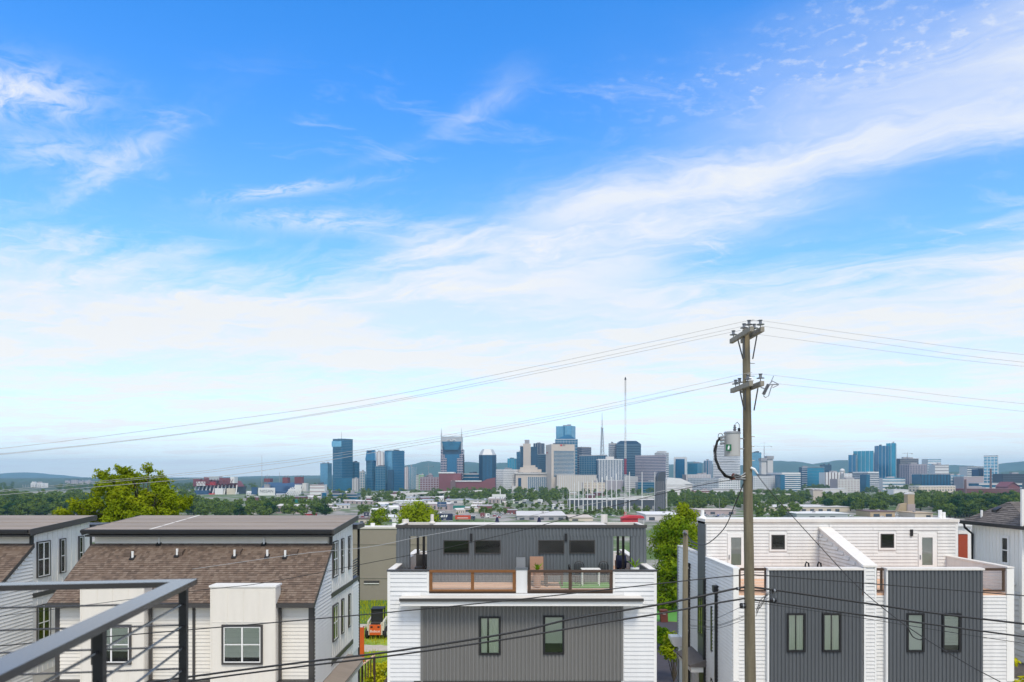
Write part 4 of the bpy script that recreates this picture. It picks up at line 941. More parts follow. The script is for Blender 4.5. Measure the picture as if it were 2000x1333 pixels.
tx0, tx1 = X(1135, 31.4), X(1172, 31.4); z = dk + .03
for k in range(6): part(t, 'slat', M['white_trim'], lambda b: b.box(tx0, tx1, 31.15 + k * .09, 31.22 + k * .09, z + .68, z + .71))
for a in (tx0 + .05, tx1 - .05):
    for c in (31.2, 31.62): part(t, 'leg', M['white_trim'], lambda b: b.tube([(a, c, z), (a, c, z + .68)], .022, 6))
t = thing('low_table', (X(1075, 31.2), 31.2, dk), 'low dark wooden table beside the tan chair on the roof deck', 'table')
tx0, tx1 = X(1066, 31.2), X(1100, 31.2)
part(t, 'tabletop', M['dark_wood'], lambda b: b.box(tx0, tx1, 31.0, 31.7, dk + .5, dk + .56))
for a in (tx0 + .05, tx1 - .05):
    for c in (31.05, 31.65): part(t, 'leg', M['dark_wood'], lambda b: b.box(a - .03, a + .03, c - .03, c + .03, dk + .002, dk + .5))
t = thing('covered_grill', (X(1213, 33.9), 33.9, dk), 'grill under a dark blue cover in the open bay of the roof deck', 'grill')
gx = X(1213, 33.9)
part(t, 'cover', M['navy'], lambda b: (b.prism_x([(33.8, dk + .45), (34.25, dk + .45), (34.28, dk + .85), (34.2, dk + 1.02), (33.95, dk + 1.05), (33.78, dk + .8)], gx - .2, gx + .24), b.box(gx + .242, gx + .4, 33.9, 34.15, dk + .7, dk + .76)))
for a in (-.2, .2): part(t, 'leg', M['black'], lambda b: b.bar((gx + a, 34, dk), (gx + a * .8, 34, dk + .6), .05))
part(t, 'base_shelf', M['black'], lambda b: b.box(gx - .25, gx + .25, 33.85, 34.15, dk + .18, dk + .23))
def umbrella(px, py, Y, label, first=[None]):
    x = X(px, Y)
    if first[0] is None:
        t = thing('patio_umbrella', (x, Y, dk), label, 'umbrella', 'folded navy umbrellas behind the middle roof'); first[0] = t; zt = Z(py, Y)
        part(t, 'pole', M['white_trim'], lambda b: b.tube([(x, Y, dk), (x, Y, zt + .06)], .025, 8))
        part(t, 'canopy', M['navy'], lambda b: b.tube([(x, Y, zt - 1.0), (x, Y, zt - .6), (x, Y, zt - .35), (x, Y, zt - .05), (x, Y, zt)], [.2, .21, .13, .06, .02], 9))
        part(t, 'base', M['black'], lambda b: b.tube([(x, Y, dk), (x, Y, dk + .08)], .25, 14))
    else: rename_copies(first[0], (x, Y, dk), .6, 1, label)
umbrella(971, 1010, 37.0, 'folded navy umbrella behind the middle roof, in front of the red truck side')
umbrella(1053, 1008, 37.0, 'folded navy umbrella behind the middle roof, in front of the pale low buildings')
t = thing('sun_lounger', (X(818, 33.3), 33.3, dk), 'dark cushioned bench in the open bay at the end of the grey roof room', 'bench')
lx0, lx1 = X(811, 34.0), X(834, 34.0)
part(t, 'seat', M['charcoal'], lambda b: b.box(lx0, lx1, 33.7, 34.3, dk + .25, dk + .5))
part(t, 'backrest', M['charcoal'], lambda b: b.box(lx0, lx1, 34.3, 34.42, dk + .3, dk + 1.05))
part(t, 'frame', M['black'], lambda b: b.box(lx0, lx1, 33.68, 34.4, dk + .05, dk + .24))
# ---------------------------------------------------------------- the skyline
def fmat(name, col, rough=.7, metal=0.0, var=.06, vs=.02, spec=.5): return mat('far_' + name, col, rough, metal, var=var * (2.2 if 'glass' in name else 1), vscale=vs * 1.6, stretch=(1, 1, .35), spec=spec, var2=.35 if 'glass' in name else .12, v2scale=.16, v2stretch=(1, 1, 1.4))
G = {'teal': fmat('teal_glass', (.008, .12, .22), .2, .2, .25, spec=.7), 'blue': fmat('blue_glass', (.012, .14, .28), .2, .25, .2, spec=.7), 'dark': fmat('dark_glass', (.010, .055, .11), .2, .15, .2, spec=.6),
     'sky': fmat('sky_glass', (.14, .36, .52), .12, .5, .2, spec=.8), 'aqua': fmat('aqua_glass', (.02, .27, .42), .16, .4, .25, spec=.8), 'navy': fmat('navy_glass', (.015, .06, .13), .25, .2, .15)}
C = {'white': fmat('white_concrete', (.72, .72, .71)), 'beige': fmat('beige_stone', (.56, .49, .42)), 'grey': fmat('grey_stone', (.34, .33, .34)), 'pale': fmat('pale_stone', (.60, .58, .56)), 'pink': fmat('pink_stone', (.44, .36, .36)),
     'brick': fmat('red_brick', (.19, .055, .055)), 'brown': fmat('brown_brick', (.15, .09, .085)), 'mullion': fmat('mullion', (.11, .19, .25)), 'lilac': fmat('lilac_stone', (.40, .36, .40)), 'steel': fmat('steel_roof', (.45, .48, .5), .5, .3),
     'dark': fmat('dark_metal', (.03, .035, .045)), 'slate': fmat('slate_panels', (.06, .075, .095)), 'rust': fmat('rust_steel', (.19, .055, .065)), 'tan': fmat('tan_concrete', (.46, .35, .22)), 'cream': fmat('cream_panels', (.62, .55, .44)),
     'bluepanel': fmat('blue_panel', (.025, .075, .16)), 'tealpanel': fmat('teal_sign', (.01, .17, .14)), 'red': fmat('bright_red', (.52, .025, .035)), 'orange': fmat('orange_red', (.55, .07, .03)), 'navy': fmat('navy_sign', (.012, .02, .06)), 'green': fmat('green_panel', (.10, .38, .06))}
def frame_for(L, Mx, Rr, Y, th):
    "corner M at distance Y; left wall runs back-left, right wall back-right"
    s = Y / F; m = Vector((X(Mx, Y), Y, 0)); wl = (Mx - L) * s; wr = (Rr - Mx) * s
    if wr <= 0: return m, Vector((-1, 0, 0)), Vector((0, 1, 0)), wl, None
    if wl <= 0: return m, Vector((0, 1, 0)), Vector((1, 0, 0)), None, wr
    t = R(th); return m, Vector((-math.cos(t), math.sin(t), 0)), Vector((math.sin(t), math.cos(t), 0)), wl / math.cos(t), wr / math.sin(t)
def wall_boxes(mb, m, d, n, L, z0, z1, style, pitch, frac, proud, vp, m0=0):
    def fb(a0, a1, h0, h1, pr):
        mb.obox(m + d * a0 + Vector((0, 0, h0)) - n * .4, d * (a1 - a0), n * (pr + .4), Vector((0, 0, h1 - h0)), m0)
    if style in ('h', 'grid'):
        k = max(1, round((z1 - z0) / pitch)); st = (z1 - z0) / k
        for i in range(k): fb(0, L, z0 + i * st, z0 + i * st + st * frac, proud)
        fb(0, L, z1 - st * .25, z1 + .3, proud + .05)
    if style in ('v', 'grid'):
        k = max(1, round(L / vp)); st = L / k; w = st * (frac if style == 'v' else frac * .8)
        for i in range(k + 1):
            c = i * st; fb(max(0, c - w / 2), min(L, c + w / 2), z0, z1, proud + .12)
def tower(label, L, Mx, Rr, top, Y, body, style='h', trim=None, pitch=4.2, frac=.4, vp=5.0, proud=.6, th=35, base=None, name='office_tower', cat='office tower', crown=None, depth=None, bz=None, group=None, top_m=None, win='facade_grid'):
    m, dl, dr, wl, wr = frame_for(L, Mx, Rr, Y, th)
    z1 = Z(top, Y); z0 = (Z(bz, Y) if bz else GZ - 1.0) if base is None else base
    WL = wl if wl else (depth or min(max(wr * .8, 15), 45)); WR = wr if wr else (depth or min(max(wl * .8, 15), 45))
    t = thing(name, tuple(m + Vector((0, 0, z0))), label, cat, group)
    b = MB(); b.obox(m + Vector((0, 0, z0)), dl * WL, dr * WR, Vector((0, 0, z1 - z0))); b.build('wall', body, t)
    g = MB()
    if trim is not None:
        nl = -dr; nr = -dl
        if wl: wall_boxes(g, m, dl, nl, WL, z0 + 2, z1 - .3, style, pitch, frac, proud, vp)
        if wr: wall_boxes(g, m, dr, nr, WR, z0 + 2, z1 - .3, style, pitch, frac, proud, vp)
        tag(g.build(win, trim, t), kind='stuff')
    if top_m is not None or crown:
        b = MB(); c = m + (dl * WL + dr * WR) / 2
        cw, ch = (crown or (1.02, 1.2)); b.obox(c - dl * WL * cw / 2 - dr * WR * cw / 2 + Vector((0, 0, z1 + .3)), dl * WL * cw, dr * WR * cw, Vector((0, 0, ch))); b.build('roof' if not crown else 'plant_room', top_m or trim or body, t)
    if top_m is None and not crown and WL > 8 and WR > 8:
        rr = random.Random(int(L * 3 + top)); b = MB()
        for _ in range(rr.choice((1, 2, 2, 3))):
            fa, fb_ = rr.uniform(.08, .6), rr.uniform(.1, .6); hh = rr.uniform(2.2, 5.0); b.obox(m + dl * WL * fa + dr * WR * fb_ + Vector((0, 0, z1 + .02)), dl * WL * rr.uniform(.15, .3), dr * WR * .25, Vector((0, 0, hh)))
        b.build('plant_room', C['grey'] if rr.random() < .6 else C['slate'], t)
    return t, m, dl, dr, WL, WR, z0, z1
def mast(parent, px, y0, y1, Y, r, m, name='spire'):
    x = X(px, Y); return part(parent, name, m, lambda b: b.tube([(x, Y, Z(y0, Y)), (x, Y, Z(y1, Y))], [r, r * .35], 6))
T = tower
T('pale glass slab at the left end of the skyline, beside the tall dark tower', 622, 640, 646, 905, 2170, G['sky'], 'h', C['mullion'], 4.6, .12, proud=.3)
t = T('tallest dark teal glass tower of the left cluster with a thin mast on top', 646, 668, 684, 858, 2080, G['teal'], 'h', C['mullion'], 4.6, .14, proud=.3, top_m=G['dark'])[0]
mast(t, 667, 858, 843, 2090, .7, C['grey'], 'mast')
part(t, 'crown_band', G['sky'], lambda b: b.box(X(648, 2078), X(667, 2078), 2077, 2079.3, Z(873, 2078), Z(862, 2078)))
part(t, 'podium', G['teal'], lambda b: b.box(X(655, 2050), X(698, 2050), 2050, 2079, GZ - 1, Z(934, 2050)))
T('dark teal block tucked against the right side of the tallest left tower', 682, 693, 700, 903, 2120, G['teal'], 'h', C['mullion'], 4.6, .15, proud=.3)
T('small pale grey box building at the foot of the left towers', 688, 699, 699, 935, 1900, C['grey'], 'v', C['pale'], 4, .3, 6, name='office_building', cat='building')
T('low teal office block just left of the paired towers', 699, 712, 712, 921, 2250, G['aqua'], 'grid', C['pale'], 5, .4, 8, name='office_building', cat='building')
t, m, dl, dr, WL, WR, z0, z1 = T('tapering dark glass tower, left one of the pair with a pale gap between', 713, 727, 733, 900, 2060, G['teal'], 'h', C['mullion'], 4.6, .15, proud=.3)
b = MB(); s = 2060 / F
b.add([(X(713, 2060), 2062, z1), (X(733, 2060), 2062, z1), (X(733, 2060), 2084, z1), (X(713, 2060), 2084, z1), (X(715.5, 2060), 2064, Z(880, 2060)), (X(731, 2060), 2064, Z(879, 2060)), (X(731, 2060), 2080, Z(879, 2060)), (X(715.5, 2060), 2080, Z(881, 2060))], [(0,3,2,1),(4,5,6,7),(0,1,5,4),(1,2,6,5),(2,3,7,6),(3,0,4,7)]); b.build('upper_storeys', G['blue'], t)
part(t, 'sign_board', C['navy'], lambda b: b.box(X(718, 2060), X(725, 2060), 2061, 2062.8, Z(883, 2060), Z(881, 2060)))
T('pale lilac tower seen between the two dark glass towers of the left group', 731, 749, 749, 883, 2260, C['white'], 'v', C['pink'], 6, .25, 9)
T('square dark teal block filling the lower gap between the paired towers', 733, 753, 753, 911, 2050, G['teal'], 'grid', C['mullion'], 7, .15, 8, proud=.3)
t = T('two tone glass tower with a silver left face and a dark right face', 748, 767, 787, 880, 2040, G['blue'], 'h', C['mullion'], 4.6, .12, proud=.25, th=45)[0]
part(t, 'silver_face', G['sky'], lambda b: b.obox((X(767, 2040) - .3, 2038.6, Z(945, 2040)), Vector((-math.cos(R(45)), math.sin(R(45)), 0)) * 37, Vector((-.8, -.8, 0)), (0, 0, Z(882, 2040) - Z(945, 2040))))
part(t, 'step_block', G['dark'], lambda b: b.box(X(757, 2015), X(767, 2015), 2015, 2037, GZ, Z(918, 2015)))
T('thin pinkish apartment tower right of the two tone glass tower', 788, 797, 797, 913, 2300, C['pink'], 'v', C['white'], 5, .35, 6, name='apartment_tower', cat='apartment tower')
T('slim teal and white striped tower in front of the blue hill', 797, 803, 811, 912, 2350, G['aqua'], 'v', C['pale'], 5, .3, 6, name='apartment_tower', cat='apartment tower')
T('small white box building in front of the blue hill', 812, 818, 818, 928, 2200, C['white'], 'h', C['grey'], 5, .3, name='office_building', cat='building')
T('small light green box building in front of the blue hill', 818, 828, 828, 927, 2190, C['green'], 'h', C['white'], 6, .3, name='office_building', cat='building')
T('low brick and lilac block left of the twin spired tower', 820, 857, 857, 932, 2080, C['brick'], 'grid', C['lilac'], 6, .35, 8, name='office_building', cat='building')
t = T('purple brick block with a crane above it, left of the red arena', 833, 845, 845, 928, 2100, C['brown'], 'h', C['lilac'], 5, .3, name='office_building', cat='building')[0]
# twin spired tower
Y = 2157
t = thing('office_tower', (X(883, Y), Y, GZ - 1), 'tower with two thin spires and a dark v shaped crown between stepped pale wings', 'office tower')
part(t, 'wall', G['blue'], lambda b: b.box(X(866, Y), X(901, Y), Y, Y + 50, GZ - 1, Z(888, Y)))
part(t, 'crown', G['teal'], lambda b: b.prism_y([(X(869, Y), Z(879, Y)), (X(895, Y), Z(879, Y)), (X(901, Y), Z(863, Y)), (X(863, Y), Z(863, Y))], Y - 4, Y + 48))
part(t, 'crown_wall', G['dark'], lambda b: b.box(X(864, Y), X(902, Y), Y + 2, Y + 46, Z(890, Y), Z(864, Y)))
part(t, 'roof_screen', C['steel'], lambda b: b.box(X(863, Y), X(902, Y), Y - 2, Y + 46, Z(863, Y) + .2, Z(853, Y)))
part(t, 'roof_arch', C['white'], lambda b: [b.tube([(X(c - 4, Y), Y - 5, Z(862, Y)), (X(c - 2, Y), Y - 5, Z(859.5, Y)), (X(c + 2, Y), Y - 5, Z(859.5, Y)), (X(c + 4, Y), Y - 5, Z(862, Y))], 1.2, 6) for c in (877, 887)])
for px in (862.3, 901.5):
    part(t, 'spire', C['steel'], lambda b: b.tube([(X(px, Y), Y, Z(880, Y)), (X(px, Y), Y, Z(853, Y)), (X(px, Y), Y, Z(845, Y)), (X(px, Y), Y, Z(836, Y))], [2.4, 2.2, .9, .25], 8))
for sd_, steps in ((-1, ((861, 865, 878), (861, 869, 889), (861, 873, 896))), (1, ((901.5, 905, 878), (898, 905, 888), (893, 905, 896)))):
    for k, (a, c, tp) in enumerate(steps):
        w = part(t, 'wing', C['brick'] if 0 else G['navy'], lambda b: b.box(X(a, Y), X(c, Y), Y - 3 - 2 * k, Y + 46, GZ - 1, Z(tp, Y)))
        g = MB(); wall_boxes(g, Vector((X(c, Y), Y - 3 - 2 * k, 0)), Vector((-1, 0, 0)), Vector((0, -1, 0)), (c - a) * Y / F, Z(935, Y), Z(tp, Y), 'grid', 8, .34, .8, 5.2); tag(g.build('facade_grid', C['lilac'], w), kind='stuff')
# arena and hall
Y = 1990
t = thing('arena', (X(900, Y), Y, GZ - 1), 'long red brick hall with pale roof edges below the twin spired tower', 'hall')
part(t, 'wall', C['brick'], lambda b: b.box(X(857, Y), X(900, Y), Y, Y + 60, GZ - 1, Z(925, Y)))
part(t, 'roof', C['white'], lambda b: b.box(X(856, Y), X(887, Y), Y - 1, Y + 60, Z(925, Y) + .1, Z(922.5, Y)))
part(t, 'low_wing', C['brick'], lambda b: b.box(X(884, Y), X(968, Y), Y - 30, Y - 1, GZ - 1, Z(941, Y)))
part(t, 'low_wing', C['brown'], lambda b: b.prism_y([(X(882, Y), GZ), (X(892, Y), GZ), (X(892, Y), Z(941, Y)), (X(888, Y), Z(937, Y)), (X(882, Y), Z(941, Y))], Y - 38, Y - 31))
part(t, 'low_roof', C['white'], lambda b: b.box(X(883, Y), X(941, Y), Y - 32, Y - 1.1, Z(941, Y) + .1, Z(939, Y)))
part(t, 'gable', C['brick'], lambda b: b.prism_y([(X(940, Y), Z(942, Y)), (X(968, Y), Z(942, Y)), (X(968, Y), Z(933, Y)), (X(952, Y), Z(936, Y))], Y - 28, Y - 6))
T('long flat teal roofed hall between the twin spired tower and the dark octagonal tower', 900, 942, 946, 925, 2120, G['teal'], 'h', C['pale'], 14, .14, name='convention_hall', cat='hall', depth=60)
# dark chamfered tower
Y = 2100
t = thing('office_tower', (X(952, Y), Y, GZ - 1), 'dark chamfered tower with a sloping glass crown, standing alone right of the twin spires', 'office tower')
s = Y / F; pl = lambda k: [(X(952, Y) + a * s * k, Y + 25 + c * s * k) for a, c in ((-10, -17), (10, -17), (17, -10), (17, 10), (10, 17), (-10, 17), (-17, 10), (-17, -10))]
part(t, 'wall', G['dark'], lambda b: b.prism_z(pl(1), GZ - 1, Z(889, Y)))
def crown_(b):
    p, q = pl(1), pl(.62); n = 8; z0, z1 = Z(889, Y) + .05, Z(877.5, Y)
    b.add([(x, y, z0) for x, y in p] + [(x, y, z1) for x, y in q], [tuple(reversed(range(8))), tuple(range(8, 16))] + [(i, (i + 1) % 8, (i + 1) % 8 + 8, i + 8) for i in range(8)])
part(t, 'crown', C['steel'], crown_)
g = MB()
for k in range(7): g.box(X(944 + k * 2.7, Y) - .7, X(944 + k * 2.7, Y) + .7, Y + 25 - 17 * s - 1, Y + 25 - 17 * s + .5, Z(945, Y), Z(890, Y))
tag(g.build('pier', G['blue'], t), kind='stuff')
T('white building with a regular grid of small dark windows, right of the dark chamfered tower', 969, 983, 1012, 917, 1990, G['navy'], 'grid', C['white'], 5.2, .5, 4.6, th=40, name='hotel', cat='hotel')
T('small teal block behind the white gridded building', 991, 1009, 1009, 896, 2300, G['aqua'], 'v', C['mullion'], 6, .3, 8)
T('narrow light blue tower left of the beige shafted tower', 1009, 1017, 1017, 883, 2320, G['blue'], 'h', C['mullion'], 4.6, .2)
# beige shaft tower
Y = 2130
t = thing('office_tower', (X(1030, Y), Y, GZ - 1), 'dark tower with a beige central shaft and a capped top', 'office tower')
part(t, 'wall', G['dark'], lambda b: b.box(X(1016, Y), X(1050, Y), Y, Y + 35, GZ - 1, Z(873, Y)))
part(t, 'shaft', C['beige'], lambda b: b.box(X(1022, Y), X(1036.5, Y), Y - 5, Y + 30, GZ - 1, Z(867, Y)))
part(t, 'shaft_cap', C['grey'], lambda b: b.box(X(1025, Y), X(1034, Y), Y - 4, Y + 28, Z(867, Y) + .1, Z(859.5, Y)))
part(t, 'roof_edge', C['grey'], lambda b: b.box(X(1016, Y) - .5, X(1021.5, Y), Y - 1, Y + 36, Z(873, Y) + .1, Z(871, Y)))
T('dark blue slab with pale vertical fins behind the beige shafted tower', 1042, 1055, 1064, 866, 2250, G['navy'], 'v', C['grey'], 5, .3, 8)
T('dark lower block between the beige shafted tower and the stone bank tower', 1047, 1072, 1072, 888, 2200, G['dark'], 'h', C['mullion'], 6, .2, top_m=C['grey'])
Y = 2010
t = thing('courthouse', (X(1045, Y), Y, GZ - 1), 'wide beige stone courthouse with tall dark glass bays between piers', 'courthouse')
part(t, 'wall', C['beige'], lambda b: b.box(X(1007, Y), X(1083, Y), Y, Y + 40, GZ - 1, Z(926, Y)))
part(t, 'glass_bay', G['teal'], lambda b: b.box(X(1031, Y), X(1074, Y), Y - .8, Y - .1, Z(962, Y), Z(932, Y)))
part(t, 'glass_bay', G['navy'], lambda b: b.box(X(1012, Y), X(1018, Y), Y - .8, Y - .1, Z(962, Y), Z(934, Y)))
g = MB(); [g.box(X(1031 + k * 3.9, Y) - 1.1, X(1031 + k * 3.9, Y) + 1.1, Y - 3, Y - .9, Z(965, Y), Z(932, Y)) for k in range(12)]
tag(g.build('pier', C['pale'], t), kind='stuff')
part(t, 'cornice', C['pale'], lambda b: b.box(X(1006, Y), X(1084, Y), Y - 3.2, Y + 40, Z(926, Y) + .1, Z(923.5, Y)))
for k, (a, c, t0, t1) in enumerate(((1016, 1050, 923, 913), (1022, 1046, 913, 909), (1013, 1058, 923, 917))): part(t, 'upper_step', C['beige'], lambda b: b.box(X(a, Y), X(c, Y), Y + 8 + 3 * k, Y + 34 - k, Z(t0, Y) + .2, Z(t1, Y)))
part(t, 'side_wing', C['pale'], lambda b: b.box(X(1000, Y), X(1008, Y), Y - 4, Y + 20, GZ - 1, Z(950, Y)))
# bank tower with sign
Y = 1960
t, m, dl, dr, WL, WR, z0, z1 = T('pale stone bank tower with window bands and a small red sign on its top band', 1068, 1077, 1123, 868, Y, C['beige'], 'none', None, th=78)
g = MB(); nr = -dl; nn = dr
k = 20
for i in range(k):
    zz = Z(932, Y) + (Z(880, Y) - Z(932, Y)) * i / k
    g.obox(m + dr * (WR * .1) + Vector((0, 0, zz)) + nr * .02, dr * WR * .88, nr * .25, Vector((0, 0, 2.1)))
tag(g.build('window_band', G['teal'], t), kind='stuff')
fo = lambda px: m + dr * ((px - 1077) / 46 * WR) + nr * .4
part(t, 'red_mark', C['red'], lambda b: b.obox(fo(1094.5) + Vector((0, 0, Z(871.5, Y))), dr * 5, nr * .4, Vector((0, 0, 4.2))))
sign_text(t, 'UBS', fo(1101) + nr * .3 + Vector((0, 0, Z(871.2, Y))), 5.6, C['dark'], math.atan2(dr.y, dr.x))
part(t, 'red_mark', C['red'], lambda b: b.obox(m + dl * WL * .62 + Vector((0, 0, Z(885, Y))) - dr * .4, dl * WL * .2, dr * -.4, Vector((0, 0, 3.4))))
# tallest glass tower
Y = 2240
t = T('tall pale blue glass tower rising above the stone bank tower', 1087, 1117, 1125, 832, Y, G['sky'], 'v', C['mullion'], 4.6, .08, 9, proud=.3, th=30)[0]
part(t, 'dark_strip', G['teal'], lambda b: b.box(X(1100.5, 2215), X(1103.5, 2215), 2218, 2221, Z(932, 2218), Z(833, 2218)))
part(t, 'lower_block', G['teal'], lambda b: b.box(X(1084.5, 2200), X(1128.5, 2200), 2200, 2216, GZ - 1, Z(858, 2200)))
part(t, 'lower_gable', G['blue'], lambda b: b.prism_y([(X(1087, 2200), Z(858, 2200)), (X(1125, 2200), Z(858, 2200)), (X(1112, 2200), Z(849.5, 2200)), (X(1106, 2200), Z(849.5, 2200))], 2201, 2214))
g = MB(); wall_boxes(g, Vector((X(1128.5, 2200), 2200, 0)), Vector((-1, 0, 0)), Vector((0, -1, 0)), 44 * 2200 / F, GZ, Z(858, 2200), 'grid', 9, .14, .4, 9); tag(g.build('facade_grid', C['steel'], t), kind='stuff')
T('dark tower with pale horizontal bands right of the tall glass tower', 1129, 1136, 1156, 874, 2180, G['navy'], 'h', C['grey'], 6, .35, th=60, top_m=C['grey'])
T('wide dark teal office block behind the white columned office tower', 1135, 1184, 1187, 890, 2120, G['teal'], 'grid', C['mullion'], 7, .22, 8, top_m=C['pale'])
t = T('white office tower with slim vertical columns, in front of the wide teal block', 1168, 1217, 1217, 899, 1950, G['navy'], 'v', C['white'], 4, .42, 4.2, top_m=C['white'], crown=(1.01, 2.6))[0]
part(t, 'plant_room', C['pale'], lambda b: b.box(X(1184, 1960), X(1199, 1960), 1958, 1978, Z(898, 1960), Z(892, 1960)))
t = T('lilac stone annexe with close set fins at the foot of the white columned tower', 1183, 1220, 1220, 939, 1900, C['lilac'], 'v', C['grey'], 4, .3, 4, name='office_building', cat='building', top_m=C['white'])
t = T('broad dark glass tower with a chamfered top, right of the tv mast', 1204, 1252, 1252, 868, 2140, G['dark'], 'h', C['mullion'], 5, .3)[0]
part(t, 'crown', G['navy'], lambda b: b.prism_y([(X(1204, 2140), Z(868, 2140) + .2), (X(1252, 2140), Z(868, 2140) + .2), (X(1243, 2140), Z(861.5, 2140)), (X(1212, 2140), Z(861.5, 2140))], 2141, 2180))
T('grey banded wing on the left of the broad dark glass tower', 1190, 1204, 1204, 866, 2160, G['navy'], 'h', C['pale'], 6, .4)
T('wide grey lilac tower with close horizontal bands, right of the broad dark tower', 1247, 1299, 1301, 890, 1960, G['navy'], 'h', C['lilac'], 4.2, .62, top_m=C['lilac'])
T('white banded tower half hidden behind the grey lilac banded tower', 1281, 1297, 1310, 884, 2150, G['navy'], 'h', C['white'], 6, .5, top_m=C['pale'], crown=(.7, 4))
T('beige low stone block with an arcaded top below the stone bank tower', 1088, 1165, 1165, 929, 1930, C['beige'], 'v', C['pale'], 5, .5, 6, name='civic_building', cat='building', top_m=C['pale'])
T('pinkish stone building with dark balconies behind the white net poles', 1140, 1182, 1182, 943, 1700, C['pink'], 'grid', C['cream'], 7, .5, 9, name='apartment_building', cat='apartment block')
T('small pale block behind the red and white mast foot', 1221, 1246, 1246, 931, 1880, C['grey'], 'h', C['pale'], 5, .4, name='office_building', cat='building')
T('dark teal low block behind the right hand net poles', 1246, 1283, 1283, 942, 1800, G['teal'], 'h', C['mullion'], 6, .3, name='office_building', cat='building')
t = T('white slab tower with a wide blue glass centre', 1318, 1338, 1346, 895, 2230, C['white'], 'none', None, th=25, crown=(.95, 3))[0]
part(t, 'glass_centre', G['blue'], lambda b: b.obox((X(1337, 2228), 2226.6, GZ), Vector((-math.cos(R(25)), math.sin(R(25)), 0)) * 28, Vector((-.35, -.75, 0)), (0, 0, Z(897, 2228) - GZ)))
T('short teal glass block right of the white slab tower with blue centre', 1346, 1362, 1376, 905, 2400, G['aqua'], 'h', C['mullion'], 4.6, .1)
T('pale blue block with dark glass corner left of the pole transformer cables', 1376, 1384, 1396, 900, 2380, G['sky'], 'v', C['lilac'], 6, .3, 9)
T('pale tower with thin horizontal lines behind the pole transformer', 1401, 1441, 1449, 868, 2000, G['navy'], 'h', C['white'], 4.6, .74)
T('white building with a curved pale roof right below the grey lilac banded tower', 1301, 1338, 1338, 947, 1500, C['pale'], 'h', C['white'], 9, .4, name='civic_building', cat='building', top_m=C['white'])
b = MB(); Y = 1620
t = thing('arena', (X(1325, Y), Y, GZ - 1), 'white sloping arena roof below the white slab tower', 'arena')
part(t, 'wall', C['pale'], lambda b: b.box(X(1301, Y), X(1352, Y), Y, Y + 50, GZ - 1, Z(946, Y)))
part(t, 'roof', C['white'], lambda b: b.prism_y([(X(1299, Y), Z(946, Y) + .1), (X(1354, Y), Z(946, Y) + .1), (X(1330, Y), Z(935, Y)), (X(1305, Y), Z(933, Y))], Y - 2, Y + 52))
T('pinkish long terrace of flats left of the pole, under the transformer', 1340, 1388, 1388, 927, 2000, C['pink'], 'grid', C['pale'], 6, .5, 8, name='apartment_building', cat='apartment block')
T('white gridded apartment block just left of the pole', 1368, 1404, 1450, 934, 1850, G['navy'], 'grid', C['white'], 6, .55, 7, name='apartment_building', cat='apartment block', th=70)
T('low white flat roofed store left of the pole above the trees', 1392, 1451, 1451, 956, 1500, C['white'], 'h', C['grey'], 6, .2, name='store', cat='store', top_m=C['white'], depth=25)
T('low brick shops left of the pole above the trees', 1355, 1392, 1392, 958, 1520, C['brick'], 'h', C['pale'], 6, .3, name='store', cat='store', depth=20)
# right of the pole
T('light blue glass tower showing right beside the wooden pole', 1465, 1487, 1487, 884, 2450, G['sky'], 'h', C['mullion'], 4.6, .1)
t = thing('construction_site', (X(1498, 2300), 2300, GZ), 'two raw concrete lift cores under construction right of the pole', 'construction site')
for a, c, tp in ((1487, 1497, 899), (1499, 1510, 895)):
    co = part(t, 'core', C['pale'], lambda b: b.box(X(a, 2300), X(c, 2300), 2300, 2320, GZ, Z(tp, 2300)))
    part(co, 'formwork', C['grey'], lambda b: b.box(X(a - 1.2, 2300), X(c + .8, 2300), 2297, 2323, Z(tp + 2, 2300), Z(tp - 4, 2300)))
def crane(px, yb, yt, j0, j1, yj, Y, label):
    t = thing('tower_crane', (X(px, Y), Y, Z(yb, Y)), label, 'crane'); r = .55
    part(t, 'mast', C['grey'], lambda b: [b.bar((X(px, Y) + a, Y + c, Z(yb, Y)), (X(px, Y) + a, Y + c, Z(yj, Y)), .35) for a in (-r, r) for c in (-r, r)] + [b.bar((X(px, Y) - r, Y - r, Z(yb, Y) + i * 2.2), (X(px, Y) + r, Y - r, Z(yb, Y) + i * 2.2 + 2), .25) for i in range(int((Z(yj, Y) - Z(yb, Y)) / 2.2))])
    part(t, 'jib', C['grey'], lambda b: (b.bar((X(j0, Y), Y, Z(yj, Y)), (X(j1, Y), Y, Z(yj, Y)), .7), b.bar((X(j0, Y), Y, Z(yj, Y) + .2), (X(px, Y), Y, Z(yt, Y)), .2), b.bar((X(j1, Y), Y, Z(yj, Y) + .2), (X(px, Y), Y, Z(yt, Y)), .2)))
    part(t, 'apex', C['grey'], lambda b: b.bar((X(px, Y), Y, Z(yj, Y)), (X(px, Y), Y, Z(yt, Y)), .5))
    part(t, 'counterweight', C['slate'], lambda b: b.box(X(j1, Y) - 2.2, X(j1, Y), Y - 1, Y + 1, Z(yj, Y) - 2.2, Z(yj, Y) - .2))
crane(1492.5, 897, 865, 1470, 1507, 872, 2300, 'tower crane standing over the raw concrete cores beside the pole')
crane(1772, 896, 884, 1762, 1782, 886, 2350, 'tower crane over the half built block right of the glass cluster')
crane(837, 930, 905, 829, 847, 911, 2140, 'tower crane in front of the blue hill left of the twin spires')
t = T('long white apartment block with a grid of windows right of the pole', 1471, 1513, 1513, 930, 1850, G['navy'], 'grid', C['white'], 5.2, .5, 6.5, name='apartment_building', cat='apartment block', depth=30)
